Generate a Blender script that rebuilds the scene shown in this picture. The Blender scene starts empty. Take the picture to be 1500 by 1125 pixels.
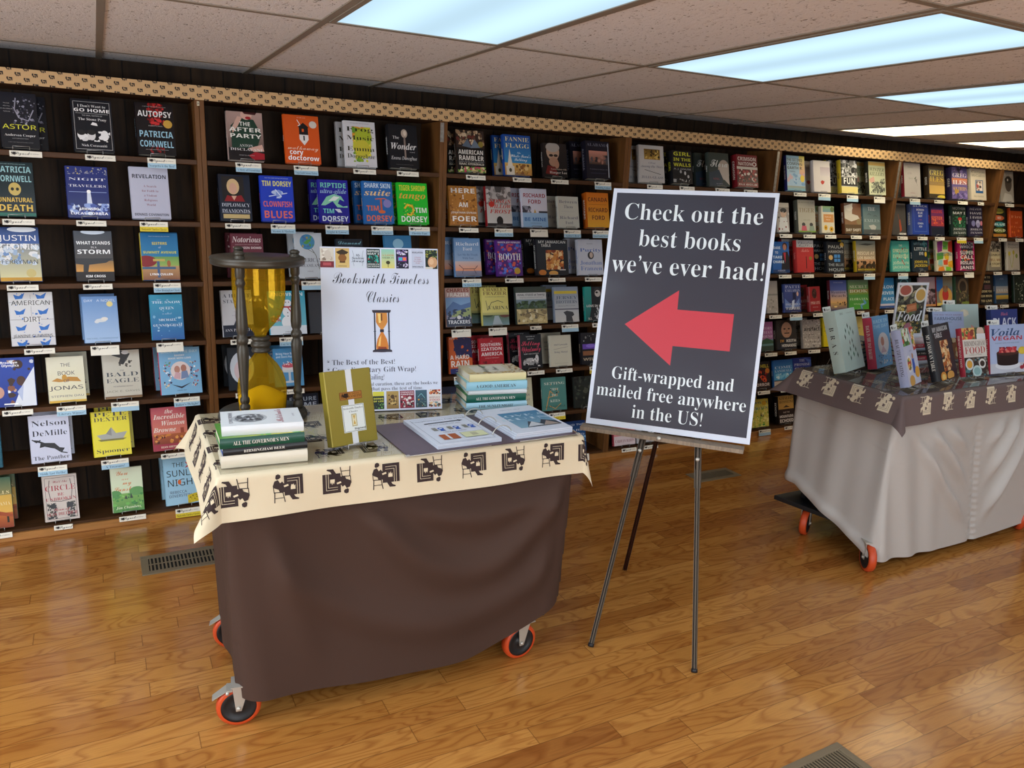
# Bookshop scene: wall of face-out books, two draped rolling carts, easel sign.
import bpy, bmesh, math, random
from mathutils import Vector, Matrix
sc = bpy.context.scene
col = sc.collection
R = math.radians
SQ = math.sin, math.cos

def lin(h):
    h = h.lstrip('#')
    if len(h) == 3: h = ''.join(c*2 for c in h)
    o = []
    for i in (0, 2, 4):
        c = int(h[i:i+2], 16)/255
        o.append(c/12.92 if c <= .04045 else ((c+.055)/1.055)**2.4)
    return (o[0], o[1], o[2], 1.0)

# ------------------------------------------------------------------ camera
CAM_Z = 1.6288
cam = bpy.data.cameras.new('camera'); cam.sensor_fit = 'HORIZONTAL'; cam.sensor_width = 36.0
cam.lens = 1140.1/1500*36.0; cam.clip_start = .05
camo = bpy.data.objects.new('camera', cam); col.objects.link(camo)
yaw, pitch, roll = .4894, .2425, .0444
fw = Vector((math.sin(yaw)*math.cos(pitch), math.cos(yaw)*math.cos(pitch), -math.sin(pitch)))
rt = Vector((math.cos(yaw), -math.sin(yaw), 0)); up = rt.cross(fw)
r2 = rt*math.cos(roll)+up*math.sin(roll); u2 = -rt*math.sin(roll)+up*math.cos(roll)
camo.matrix_world = Matrix(((r2.x, u2.x, -fw.x, 0), (r2.y, u2.y, -fw.y, 0), (r2.z, u2.z, -fw.z, CAM_Z), (0, 0, 0, 1)))
sc.camera = camo

# ------------------------------------------------------------------ world and exposure
w = bpy.data.worlds.new('world'); sc.world = w; w.use_nodes = True
w.node_tree.nodes['Background'].inputs[0].default_value = (.75, .85, 1, 1)
w.node_tree.nodes['Background'].inputs[1].default_value = .05
sc.view_settings.view_transform = 'Standard'; sc.view_settings.look = 'None'
sc.view_settings.gamma = 1.0; sc.view_settings.use_curve_mapping = False
sc.view_settings.exposure = EXPOSURE = 0.78
LIGHT_COOL = ((.60, .84, 1.0), .62)     # colour and strength of the cool troffer diffusers
LIGHT_WARM = ((1.0, .88, .62), 2.4)     # the warm ones further along the wall
def area(name, loc, rot, sx, sy, power, c):
    l = bpy.data.lights.new(name, 'AREA'); l.shape = 'RECTANGLE'; l.size = sx; l.size_y = sy; l.energy = power; l.color = c
    o = bpy.data.objects.new(name, l); col.objects.link(o); o.location = loc; o.rotation_euler = rot; return o
# lamps added at unseen windows: one lifts the room, one lights the left faces
area('window_daylight', (.6, -3.16, 1.15), (R(90), 0, 0), 2.4, 1.5, 60, (.86, .93, 1.0))
area('window_daylight', (-3.16, 1.2, 1.15), (R(90), 0, R(-90)), 2.4, 1.5, 60, (.84, .92, 1.0))
try:
    sc.cycles.use_denoising = True; sc.cycles.denoiser = 'OPENIMAGEDENOISE'
    sc.cycles.max_bounces = 6; sc.cycles.diffuse_bounces = 4; sc.cycles.glossy_bounces = 3
    sc.cycles.transparent_max_bounces = 12; sc.cycles.caustics_reflective = False; sc.cycles.caustics_refractive = False
    sc.cycles.use_adaptive_sampling = True; sc.cycles.adaptive_threshold = .02
except Exception: pass

# ------------------------------------------------------------------ materials
def newmat(name):
    m = bpy.data.materials.new(name); m.use_nodes = True
    return m, m.node_tree, m.node_tree.nodes['Principled BSDF']
def pr(name, c, rough=.5, metal=0.0, spec=.5, coat=0.0, noise=0.0, nscale=40.0, bump=0.0, bscale=200.0, trans=0.0, stretch=(1, 1, 1)):
    m, nt, b = newmat(name)
    b.inputs['Base Color'].default_value = lin(c) if isinstance(c, str) else c
    b.inputs['Roughness'].default_value = rough; b.inputs['Metallic'].default_value = metal
    b.inputs['Specular IOR Level'].default_value = spec; b.inputs['Coat Weight'].default_value = coat
    tc = nt.nodes.new('ShaderNodeTexCoord')
    mp = nt.nodes.new('ShaderNodeMapping'); mp.inputs['Scale'].default_value = stretch
    nt.links.new(tc.outputs['Object'], mp.inputs['Vector'])
    if noise:
        n = nt.nodes.new('ShaderNodeTexNoise'); n.inputs['Scale'].default_value = nscale; n.inputs['Detail'].default_value = 6
        nt.links.new(mp.outputs['Vector'], n.inputs['Vector'])
        hs = nt.nodes.new('ShaderNodeHueSaturation'); hs.inputs['Color'].default_value = lin(c) if isinstance(c, str) else c
        mr = nt.nodes.new('ShaderNodeMapRange'); mr.inputs[1].default_value = .25; mr.inputs[2].default_value = .75
        mr.inputs[3].default_value = 1-noise; mr.inputs[4].default_value = 1+noise
        nt.links.new(n.outputs['Fac'], mr.inputs[0]); nt.links.new(mr.outputs[0], hs.inputs['Value'])
        nt.links.new(hs.outputs['Color'], b.inputs['Base Color'])
    if bump:
        n2 = nt.nodes.new('ShaderNodeTexNoise'); n2.inputs['Scale'].default_value = bscale; n2.inputs['Detail'].default_value = 4
        nt.links.new(mp.outputs['Vector'], n2.inputs['Vector'])
        bp = nt.nodes.new('ShaderNodeBump'); bp.inputs['Strength'].default_value = bump; bp.inputs['Distance'].default_value = .002
        nt.links.new(n2.outputs['Fac'], bp.inputs['Height']); nt.links.new(bp.outputs['Normal'], b.inputs['Normal'])
    return m
def attrmat(name, rough, coat=0.0, bump=0.0, bscale=900.0, sheen=0.0):
    m, nt, b = newmat(name)
    a = nt.nodes.new('ShaderNodeAttribute'); a.attribute_name = 'Col'
    nt.links.new(a.outputs['Color'], b.inputs['Base Color'])
    b.inputs['Roughness'].default_value = rough; b.inputs['Specular IOR Level'].default_value = .3; b.inputs['Coat Weight'].default_value = coat; b.inputs['Coat Roughness'].default_value = .12
    if sheen: b.inputs['Sheen Weight'].default_value = sheen
    if bump:
        tc = nt.nodes.new('ShaderNodeTexCoord')
        n2 = nt.nodes.new('ShaderNodeTexNoise'); n2.inputs['Scale'].default_value = bscale; n2.inputs['Detail'].default_value = 3
        nt.links.new(tc.outputs['Object'], n2.inputs['Vector'])
        bp = nt.nodes.new('ShaderNodeBump'); bp.inputs['Strength'].default_value = bump; bp.inputs['Distance'].default_value = .001
        nt.links.new(n2.outputs['Fac'], bp.inputs['Height']); nt.links.new(bp.outputs['Normal'], b.inputs['Normal'])
    return m
M = {}
M['jacket'] = attrmat('printed_book_jacket', .4, .1)
M['matte'] = attrmat('printed_card', .55)
M['poster'] = attrmat('printed_poster', .38, .15, .25, 9)
M['cloth'] = attrmat('printed_cotton', .85, 0, .3, 900, .05)
M['pages'] = pr('book_pages', 'd8d0bc', .8, noise=.08, nscale=30, stretch=(1, 40, 1))
M['wire'] = pr('clear_wire', 'b8b8b4', .25, .6)
M['brown_cloth'] = pr('brown_cotton_skirt', '463229', .8, spec=.3, bump=.25, bscale=900)
M['grey_cloth'] = pr('pale_grey_satin', 'bdb9b4', .42, spec=.5, bump=.2, bscale=900)
M['metal_dark'] = pr('bronze_hourglass_paint', '3e382e', .4, .3, noise=.08)
M['sand'] = pr('yellow_sand', 'f6d638', .9, noise=.08, nscale=300, bump=.4, bscale=900)
M['rubber'] = pr('black_rubber', '17171a', .5)
M['orange'] = pr('orange_tread', 'c8491e', .45)
M['zinc'] = pr('zinc_steel', 'c0bcb2', .4, .5)
M['deck'] = pr('black_deck_board', '1a1a1c', .5)
M['bronze'] = pr('bronze_easel_channel', '564b3e', .45, .3)
M['redbrown'] = pr('dark_redbrown_leg', '3a1c14', .4, .2)
M['tray'] = pr('weathered_tray_wood', '8c7c6a', .7, noise=.3, nscale=30, stretch=(6, 1, 1))
M['gold'] = pr('gold_wrapping_paper', '93842e', .35, .35, spec=.6)
M['white_frame'] = pr('white_sign_frame', 'd8dce4', .3)
M['foam'] = pr('white_foam_board', 'dadde6', .5)
M['vent'] = pr('vent_metal', '84745c', .5, .3)
M['ventdark'] = pr('vent_dark_duct', '0c0a08', .9)
M['shelf'] = pr('dark_stained_shelf_wood', '4a2e16', .55, spec=.3, noise=.3, nscale=6, stretch=(.8, 6, 6), bump=.15, bscale=40)
M['stile'] = pr('dark_stained_stile_wood', '68431f', .55, spec=.3, noise=.3, nscale=6, stretch=(6, 6, .8), bump=.15, bscale=40)
M['oak_trim'] = pr('light_oak_trim', 'a8743c', .5, noise=.22, nscale=8, stretch=(.6, 8, 8))
M['tape'] = pr('worn_silver_tape', '9a948c', .35, .8, noise=.35, nscale=60)
M['tbar'] = pr('ceiling_grid_bar', '8d8273', .55)
M['wallpaint'] = pr('cream_wall_paint', 'b8ad9c', .8)
M['white_plastic'] = pr('white_plastic', 'd4d4d0', .4)
M['maroon'] = pr('maroon_binder_vinyl', '54404a', .38, noise=.05)

def glassy(name, tint, gloss=.06, rough=.02):
    m = bpy.data.materials.new(name); m.use_nodes = True; nt = m.node_tree; nt.nodes.clear()
    o = nt.nodes.new('ShaderNodeOutputMaterial'); mx = nt.nodes.new('ShaderNodeMixShader')
    t = nt.nodes.new('ShaderNodeBsdfTransparent'); t.inputs[0].default_value = lin(tint)
    g = nt.nodes.new('ShaderNodeBsdfGlossy'); g.inputs['Roughness'].default_value = rough
    f = nt.nodes.new('ShaderNodeFresnel'); f.inputs[0].default_value = 1.45
    mt = nt.nodes.new('ShaderNodeMath'); mt.operation = 'ADD'; mt.inputs[1].default_value = gloss; mt.use_clamp = True
    geo = nt.nodes.new('ShaderNodeNewGeometry'); fr = nt.nodes.new('ShaderNodeMath'); fr.operation = 'SUBTRACT'; fr.inputs[0].default_value = 1.0
    ml = nt.nodes.new('ShaderNodeMath'); ml.operation = 'MULTIPLY'
    nt.links.new(geo.outputs['Backfacing'], fr.inputs[1]); nt.links.new(f.outputs[0], mt.inputs[0]); nt.links.new(mt.outputs[0], ml.inputs[0]); nt.links.new(fr.outputs[0], ml.inputs[1]); nt.links.new(ml.outputs[0], mx.inputs[0])
    nt.links.new(t.outputs[0], mx.inputs[1]); nt.links.new(g.outputs[0], mx.inputs[2]); nt.links.new(mx.outputs[0], o.inputs[0])
    return m
M['acrylic'] = glassy('clear_acrylic', 'f6f6f4', 0.02)
def amber():
    m = glassy('amber_glass', 'f8e898', .14, .03); nt = m.node_tree
    g = [n for n in nt.nodes if n.type == 'BSDF_GLOSSY'][0]; g.inputs[0].default_value = lin('ffe0a0')
    t = [n for n in nt.nodes if n.type == 'BSDF_TRANSPARENT'][0]; mx = [n for n in nt.nodes if n.type == 'MIX_SHADER'][0]
    d = nt.nodes.new('ShaderNodeBsdfTranslucent'); d.inputs[0].default_value = lin('e8c030')
    d2 = nt.nodes.new('ShaderNodeBsdfDiffuse'); d2.inputs[0].default_value = lin('dcb830')
    m1 = nt.nodes.new('ShaderNodeMixShader'); m1.inputs[0].default_value = .5; nt.links.new(d.outputs[0], m1.inputs[1]); nt.links.new(d2.outputs[0], m1.inputs[2])
    m2 = nt.nodes.new('ShaderNodeMixShader'); m2.inputs[0].default_value = .26; nt.links.new(t.outputs[0], m2.inputs[1]); nt.links.new(m1.outputs[0], m2.inputs[2])
    nt.links.new(m2.outputs[0], mx.inputs[1])
    return m
M['amber'] = amber()
def emis(name, c, s):
    m = bpy.data.materials.new(name); m.use_nodes = True; nt = m.node_tree; nt.nodes.clear()
    o = nt.nodes.new('ShaderNodeOutputMaterial'); e = nt.nodes.new('ShaderNodeEmission')
    tc = nt.nodes.new('ShaderNodeTexCoord'); wv = nt.nodes.new('ShaderNodeTexWave'); wv.bands_direction = 'X'
    wv.inputs['Scale'].default_value = 26; wv.inputs['Distortion'].default_value = 0
    sp = nt.nodes.new('ShaderNodeSeparateXYZ'); nt.links.new(tc.outputs['Object'], sp.inputs[0])
    a = nt.nodes.new('ShaderNodeMath'); a.operation = 'MULTIPLY'; a.inputs[1].default_value = 20.0; nt.links.new(sp.outputs['X'], a.inputs[0])
    b = nt.nodes.new('ShaderNodeMath'); b.operation = 'COSINE'; nt.links.new(a.outputs[0], b.inputs[0])
    k = nt.nodes.new('ShaderNodeMath'); k.operation = 'MULTIPLY_ADD'; k.inputs[1].default_value = -.12*s; k.inputs[2].default_value = s
    nt.links.new(b.outputs[0], k.inputs[0]); nt.links.new(k.outputs[0], e.inputs[1])
    e.inputs[0].default_value = (*c, 1); nt.links.new(e.outputs[0], o.inputs[0])
    return m
M['cool'] = emis('cool_fluorescent_diffuser', *LIGHT_COOL)
M['bright'] = emis('bright_fluorescent_diffuser', (.78, .90, 1.0), 3.6)  # stronger than the visible panels, only on unseen ones, to brighten the room
M['warm'] = emis('warm_fluorescent_diffuser', *LIGHT_WARM)

def mathn(nt, op, a, b=None, clamp=False):
    n = nt.nodes.new('ShaderNodeMath'); n.operation = op; n.use_clamp = clamp
    for i, v in enumerate((a, b)):
        if v is None: continue
        if isinstance(v, (int, float)): n.inputs[i].default_value = v
        else: nt.links.new(v, n.inputs[i])
    return n.outputs[0]
def floor_mat():
    m, nt, bs = newmat('oak_plank_floor')
    tc = nt.nodes.new('ShaderNodeTexCoord'); sp = nt.nodes.new('ShaderNodeSeparateXYZ'); nt.links.new(tc.outputs['Object'], sp.inputs[0])
    x, y = sp.outputs['X'], sp.outputs['Y']
    PW, PL = .079, .78
    yr = mathn(nt, 'DIVIDE', y, PW); row = mathn(nt, 'FLOOR', yr)
    wn = nt.nodes.new('ShaderNodeTexWhiteNoise'); wn.noise_dimensions = '1D'; nt.links.new(row, wn.inputs['W'])
    xs = mathn(nt, 'ADD', mathn(nt, 'DIVIDE', x, PL), mathn(nt, 'MULTIPLY', wn.outputs['Value'], 7.3)); cl = mathn(nt, 'FLOOR', xs)
    cb = nt.nodes.new('ShaderNodeCombineXYZ'); nt.links.new(row, cb.inputs[0]); nt.links.new(cl, cb.inputs[1])
    w2 = nt.nodes.new('ShaderNodeTexWhiteNoise'); w2.noise_dimensions = '2D'; nt.links.new(cb.outputs[0], w2.inputs['Vector'])
    rnd = w2.outputs['Value']
    # grain coordinates: stretched along the board and shifted per board
    gx = mathn(nt, 'ADD', mathn(nt, 'MULTIPLY', x, 1.5), mathn(nt, 'MULTIPLY', rnd, 37.0))
    gy = mathn(nt, 'ADD', mathn(nt, 'MULTIPLY', y, 7.0), mathn(nt, 'MULTIPLY', rnd, 91.0))
    gc = nt.nodes.new('ShaderNodeCombineXYZ'); nt.links.new(gx, gc.inputs[0]); nt.links.new(gy, gc.inputs[1])
    n1 = nt.nodes.new('ShaderNodeTexNoise'); n1.inputs['Scale'].default_value = 1.25; n1.inputs['Detail'].default_value = 2.5; n1.inputs['Roughness'].default_value = .45; n1.inputs['Distortion'].default_value = .5
    nt.links.new(gc.outputs[0], n1.inputs['Vector'])
    rings = mathn(nt, 'FRACT', mathn(nt, 'MULTIPLY', n1.outputs['Fac'], 13.0))
    r0 = nt.nodes.new('ShaderNodeValToRGB')
    e = r0.color_ramp.elements; e[0].position = 0.0; e[0].color = (.25, .25, .25, 1); e[1].position = .34; e[1].color = (1, 1, 1, 1)
    e2 = r0.color_ramp.elements.new(.82); e2.color = (.85, .85, .85, 1); e3 = r0.color_ramp.elements.new(1.0); e3.color = (.25, .25, .25, 1)
    nt.links.new(rings, r0.inputs[0])
    n2 = nt.nodes.new('ShaderNodeTexNoise'); n2.inputs['Scale'].default_value = 1.0; n2.inputs['Detail'].default_value = 6
    fc = nt.nodes.new('ShaderNodeCombineXYZ'); nt.links.new(mathn(nt, 'MULTIPLY', x, 14.0), fc.inputs[0]); nt.links.new(mathn(nt, 'ADD', mathn(nt, 'MULTIPLY', y, 260.0), mathn(nt, 'MULTIPLY', rnd, 50.0)), fc.inputs[1])
    nt.links.new(fc.outputs[0], n2.inputs['Vector'])
    base = nt.nodes.new('ShaderNodeValToRGB'); be = base.color_ramp.elements
    be[0].position = 0; be[0].color = lin('a0652e'); be[1].position = 1; be[1].color = lin('c88c46')
    b3 = base.color_ramp.elements.new(.35); b3.color = lin('b37636'); b4 = base.color_ramp.elements.new(.7); b4.color = lin('ba7e3b')
    nt.links.new(rnd, base.inputs[0])
    dk = nt.nodes.new('ShaderNodeMix'); dk.data_type = 'RGBA'; dk.blend_type = 'MULTIPLY'
    nt.links.new(base.outputs[0], dk.inputs[6])
    gr = nt.nodes.new('ShaderNodeMix'); gr.data_type = 'RGBA'; gr.inputs[6].default_value = lin('a8744a'); gr.inputs[7].default_value = (1, 1, 1, 1)
    nt.links.new(r0.outputs[0], gr.inputs[0]); nt.links.new(gr.outputs[2], dk.inputs[7]); dk.inputs[0].default_value = .62
    hs = nt.nodes.new('ShaderNodeHueSaturation'); nt.links.new(dk.outputs[2], hs.inputs['Color'])
    nt.links.new(mathn(nt, 'ADD', mathn(nt, 'MULTIPLY', n2.outputs['Fac'], .5), .75), hs.inputs['Value'])
    # seams
    fy = mathn(nt, 'FRACT', yr); ey = mathn(nt, 'MINIMUM', fy, mathn(nt, 'SUBTRACT', 1.0, fy)); sy = mathn(nt, 'LESS_THAN', ey, .016)
    fx = mathn(nt, 'FRACT', xs); ex = mathn(nt, 'MINIMUM', fx, mathn(nt, 'SUBTRACT', 1.0, fx)); sx = mathn(nt, 'LESS_THAN', ex, .0018)
    seam = mathn(nt, 'MAXIMUM', sy, sx)
    mx = nt.nodes.new('ShaderNodeMix'); mx.data_type = 'RGBA'; nt.links.new(mathn(nt, 'MULTIPLY', seam, .55), mx.inputs[0])
    nt.links.new(hs.outputs[0], mx.inputs[6]); mx.inputs[7].default_value = lin('4a2a12')
    nt.links.new(mx.outputs[2], bs.inputs['Base Color'])
    bs.inputs['Roughness'].default_value = .22; bs.inputs['Coat Weight'].default_value = .25; bs.inputs['Coat Roughness'].default_value = .1
    h = mathn(nt, 'ADD', mathn(nt, 'MULTIPLY', seam, -1.0), mathn(nt, 'MULTIPLY', r0.outputs[0], .12))
    bp = nt.nodes.new('ShaderNodeBump'); bp.inputs['Strength'].default_value = .35; bp.inputs['Distance'].default_value = .0012
    nt.links.new(h, bp.inputs['Height']); nt.links.new(bp.outputs['Normal'], bs.inputs['Normal'])
    return m
M['floor'] = floor_mat()
def tile_mat():
    m, nt, b = newmat('fissured_ceiling_tile')
    tc = nt.nodes.new('ShaderNodeTexCoord')
    n = nt.nodes.new('ShaderNodeTexNoise'); n.inputs['Scale'].default_value = 90; n.inputs['Detail'].default_value = 2; n.inputs['Distortion'].default_value = 1.2
    mp = nt.nodes.new('ShaderNodeMapping'); mp.inputs['Scale'].default_value = (1, .55, 1)
    nt.links.new(tc.outputs['Object'], mp.inputs[0]); nt.links.new(mp.outputs[0], n.inputs['Vector'])
    r = nt.nodes.new('ShaderNodeValToRGB'); e = r.color_ramp.elements; e[0].position = .30; e[0].color = lin('7c766e'); e[1].position = .37; e[1].color = lin('e8e8ea')
    nt.links.new(n.outputs['Fac'], r.inputs[0]); nt.links.new(r.outputs[0], b.inputs['Base Color'])
    b.inputs['Roughness'].default_value = .95
    bp = nt.nodes.new('ShaderNodeBump'); bp.inputs['Strength'].default_value = .5; bp.inputs['Distance'].default_value = .003
    nt.links.new(n.outputs['Fac'], bp.inputs['Height']); nt.links.new(bp.outputs['Normal'], b.inputs['Normal'])
    return m
M['tile'] = tile_mat()
def panel_mat():
    m, nt, b = newmat('dark_wood_panelling')
    tc = nt.nodes.new('ShaderNodeTexCoord'); sp = nt.nodes.new('ShaderNodeSeparateXYZ'); nt.links.new(tc.outputs['Object'], sp.inputs[0])
    xs = mathn(nt, 'DIVIDE', sp.outputs['X'], .145)
    fl = mathn(nt, 'FLOOR', xs); wn = nt.nodes.new('ShaderNodeTexWhiteNoise'); wn.noise_dimensions = '1D'; nt.links.new(fl, wn.inputs['W'])
    fr = mathn(nt, 'FRACT', mathn(nt, 'ADD', xs, mathn(nt, 'MULTIPLY', wn.outputs['Value'], .0)))
    g = mathn(nt, 'LESS_THAN', fr, .05)
    mp = nt.nodes.new('ShaderNodeMapping'); mp.inputs['Scale'].default_value = (9, 9, 1.2); nt.links.new(tc.outputs['Object'], mp.inputs[0])
    n = nt.nodes.new('ShaderNodeTexNoise'); n.inputs['Scale'].default_value = 4; n.inputs['Detail'].default_value = 6; nt.links.new(mp.outputs[0], n.inputs['Vector'])
    r = nt.nodes.new('ShaderNodeValToRGB'); e = r.color_ramp.elements; e[0].position = .3; e[0].color = lin('221710'); e[1].position = .75; e[1].color = lin('3a2918')
    nt.links.new(n.outputs['Fac'], r.inputs[0])
    hs = nt.nodes.new('ShaderNodeHueSaturation'); nt.links.new(r.outputs[0], hs.inputs['Color']); nt.links.new(mathn(nt, 'MULTIPLY_ADD', wn.outputs['Value'], .4), hs.inputs['Value'])
    hs.inputs['Value'].default_value = 1
    for l in list(nt.links):
        if l.to_node == hs and l.to_socket.name == 'Value': nt.links.remove(l)
    nt.links.new(mathn(nt, 'ADD', mathn(nt, 'MULTIPLY', wn.outputs['Value'], .4), .8), hs.inputs['Value'])
    mx = nt.nodes.new('ShaderNodeMix'); mx.data_type = 'RGBA'; nt.links.new(g, mx.inputs[0]); nt.links.new(hs.outputs[0], mx.inputs[6]); mx.inputs[7].default_value = lin('120c08')
    nt.links.new(mx.outputs[2], b.inputs['Base Color']); b.inputs['Roughness'].default_value = .7; b.inputs['Specular IOR Level'].default_value = .2
    return m
M['panel'] = panel_mat()

# ------------------------------------------------------------------ mesh helpers
class MB:
    def __init__(s): s.v = []; s.f = []; s.m = []; s.c = []; s.s = []
    def add(s, vs, fs, mat=0, c=None, smooth=False):
        o = len(s.v); s.v.extend(vs)
        if c is None: c = (1, 1, 1, 1)
        if isinstance(c, list): s.c.extend(c)
        else: s.c.extend([c]*len(vs))
        for f in fs: s.f.append(tuple(i+o for i in f)); s.m.append(mat); s.s.append(smooth)
    def box(s, a, b, mat=0, c=None):
        x0, y0, z0 = a; x1, y1, z1 = b
        s.add([(x0, y0, z0), (x1, y0, z0), (x1, y1, z0), (x0, y1, z0), (x0, y0, z1), (x1, y0, z1), (x1, y1, z1), (x0, y1, z1)],
              [(0, 3, 2, 1), (4, 5, 6, 7), (0, 1, 5, 4), (1, 2, 6, 5), (2, 3, 7, 6), (3, 0, 4, 7)], mat, c)
    def tube(s, pts, r, n=6, mat=0, c=None, closed=False):
        pts = [Vector(p) for p in pts]; vs = []; N = len(pts); prev = None
        for i, p in enumerate(pts):
            a = pts[i-1] if (i > 0 or closed) else p; b = pts[(i+1) % N] if (i < N-1 or closed) else p
            t = (b-a).normalized()
            if prev is None:
                q = Vector((0, 0, 1)) if abs(t.z) < .9 else Vector((1, 0, 0)); e1 = t.cross(q).normalized()
            else: e1 = (prev-t*prev.dot(t)).normalized()
            prev = e1; e2 = t.cross(e1)
            for k in range(n):
                an = 2*math.pi*k/n; vs.append(tuple(p+e1*(r*math.cos(an))+e2*(r*math.sin(an))))
        fs = []
        for i in range(N if closed else N-1):
            j = (i+1) % N
            for k in range(n): fs.append((i*n+k, i*n+(k+1) % n, j*n+(k+1) % n, j*n+k))
        if not closed: fs.append(tuple(range(n-1, -1, -1))); fs.append(tuple((N-1)*n+k for k in range(n)))
        s.add(vs, fs, mat, c, True)
    def lathe(s, prof, n=40, mat=0, c=None, center=(0, 0), smooth=True, axis='z', off=(0, 0, 0), cap=True):
        vs = []
        for r, z in prof:
            for k in range(n):
                an = 2*math.pi*k/n; a, b = r*math.cos(an), r*math.sin(an)
                if axis == 'z': p = (center[0]+a, center[1]+b, z)
                elif axis == 'y': p = (a, z, b)
                else: p = (z, a, b)
                vs.append((p[0]+off[0], p[1]+off[1], p[2]+off[2]))
        fs = []
        for i in range(len(prof)-1):
            for k in range(n): fs.append((i*n+k, i*n+(k+1) % n, (i+1)*n+(k+1) % n, (i+1)*n+k))
        s.add(vs, fs, mat, c, smooth)
        m = len(prof)
        if cap and prof[0][0] > 1e-5: s.add(vs[:n], [tuple(range(n-1, -1, -1))], mat, c)
        if cap and prof[-1][0] > 1e-5: s.add(vs[-n:], [tuple(range(n))], mat, c)
    def grid(s, P, nu, nv, mat=0, c=None, smooth=True, wrap=False):
        vs = [P(i/nu, j/nv) for j in range(nv+1) for i in range(nu+(0 if wrap else 1))]
        W_ = nu if wrap else nu+1; fs = []
        for j in range(nv):
            for i in range(nu):
                a = j*W_+i; b = j*W_+(i+1) % W_
                fs.append((a, b, b+W_, a+W_))
        s.add(vs, fs, mat, c, smooth)
    def mesh(s, name, mats):
        me = bpy.data.meshes.new(name); me.from_pydata([tuple(p) for p in s.v], [], s.f)
        for m in mats: me.materials.append(m)
        me.polygons.foreach_set('material_index', s.m); me.polygons.foreach_set('use_smooth', s.s)
        at = me.color_attributes.new('Col', 'FLOAT_COLOR', 'POINT')
        at.data.foreach_set('color', [x for q in s.c for x in q])
        me.update(); return me
    def build(s, name, mats, parent=None, loc=(0, 0, 0), rotz=0):
        if not isinstance(mats, (list, tuple)): mats = [mats]
        o = bpy.data.objects.new(name, s.mesh(name, mats)); col.objects.link(o)
        o.location = loc; o.rotation_euler = (0, 0, rotz)
        if parent: o.parent = parent
        return o
def thing(name, label, cat, loc=(0, 0, 0), rot=(0, 0, 0), group=None):
    o = bpy.data.objects.new(name, None); col.objects.link(o); o.empty_display_size = .05
    o.location = loc; o.rotation_euler = rot; o['label'] = label; o['category'] = cat
    if group: o['group'] = group
    return o
def tag(o, label, cat, group=None):
    o['label'] = label; o['category'] = cat
    if group: o['group'] = group
    return o
def struct(o): o['kind'] = 'structure'; return o
def bevel(o, w_, seg=2):
    b = o.modifiers.new('bevel', 'BEVEL'); b.width = w_; b.segments = seg; b.limit_method = 'ANGLE'; b.angle_limit = R(40); return o
def copy_thing(root, loc, rot, label, group=None):
    r = root.copy(); col.objects.link(r); r.location = loc; r.rotation_euler = rot; r['label'] = label
    if group: r['group'] = group
    for ch in list(root.children):
        c = ch.copy(); col.objects.link(c); c.parent = r
        for g in list(ch.children):
            d = g.copy(); col.objects.link(d); d.parent = c
    return r

# ------------------------------------------------------------------ lettering (outlines taken from the built-in font and its fallbacks)
STY = {'R': (0x1D400, 0x1D41A, 0x1D7CE), 'I': (0x1D434, 0x1D44E, None), 'BI': (0x1D468, 0x1D482, None), 'X': (0x1D4D0, 0x1D4EA, None), 'BX': (0x1D4D0, 0x1D4EA, None),
       'B': (0x1D5D4, 0x1D5EE, 0x1D7EC), 'S': (0x1D5A0, 0x1D5BA, 0x1D7E2)}
def uni(ch, st):
    c = ord(ch); b = STY[st]
    if 65 <= c <= 90: return chr(b[0]+c-65)
    if 97 <= c <= 122: return '\u210e' if (st == 'I' and ch == 'h') else chr(b[1]+c-97)
    if 48 <= c <= 57 and b[2]: return chr(b[2]+c-48)
    return ch
GL = {}
def load_glyphs(st, chars, res=2, key=''):
    """one text object with a character per widely spaced line; a second one with a capital I behind each gives the advance"""
    out = []
    for tail in ('', uni('I', st)):
        cu = bpy.data.curves.new('glyph', 'FONT'); cu.body = '\n'.join(uni(c, st)+tail for c in chars); cu.size = 1; cu.resolution_u = res; cu.space_line = 4
        if st == 'X': cu.offset = -.009
        if st == 'R': cu.offset = -.011
        if key == 'sign': cu.offset = -.010
        ob = bpy.data.objects.new('glyph', cu); col.objects.link(ob)
        bpy.context.view_layer.update(); ev = ob.evaluated_get(bpy.context.evaluated_depsgraph_get()); me = ev.to_mesh()
        vs = [(v.co.x, v.co.y) for v in me.vertices]; fs = [tuple(p.vertices) for p in me.polygons]; ev.to_mesh_clear()
        bpy.data.objects.remove(ob); bpy.data.curves.remove(cu); out.append((vs, fs))
    per = []
    for vs, fs in out:
        d = [([], [], {}) for _ in chars]
        ln = [int(round((.3-y)/4)) for x, y in vs]
        for i, (x, y) in enumerate(vs):
            q = d[ln[i]]; q[2][i] = len(q[0]); q[0].append((x, y+4*ln[i]))
        for f in fs:
            q = d[ln[f[0]]]; q[1].append(tuple(q[2][i] for i in f))
        per.append(d)
    for k, ch in enumerate(chars):
        GL[(key, st, ch)] = [per[0][k][0], per[0][k][1], max([v[0] for v in per[1][k][0]] or [0])]
CAPX, CAPH = {}, {}
def need(st, txt, key=''):
    """fetch the outlines of any characters not met before in this style"""
    if (key, st) not in CAPH:
        load_glyphs(st, 'I', 6 if key else 2, key); g = GL[(key, st, 'I')]
        CAPX[(key, st)] = max(v[0] for v in g[0]); CAPH[(key, st)] = max(v[1] for v in g[0]); g[2] -= CAPX[(key, st)]
    miss = [c for c in dict.fromkeys(txt) if c != ' ' and (key, st, c) not in GL]
    if miss:
        load_glyphs(st, miss, 6 if key else 2, key)
        for c in miss: GL[(key, st, c)][2] -= CAPX[(key, st)]
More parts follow.
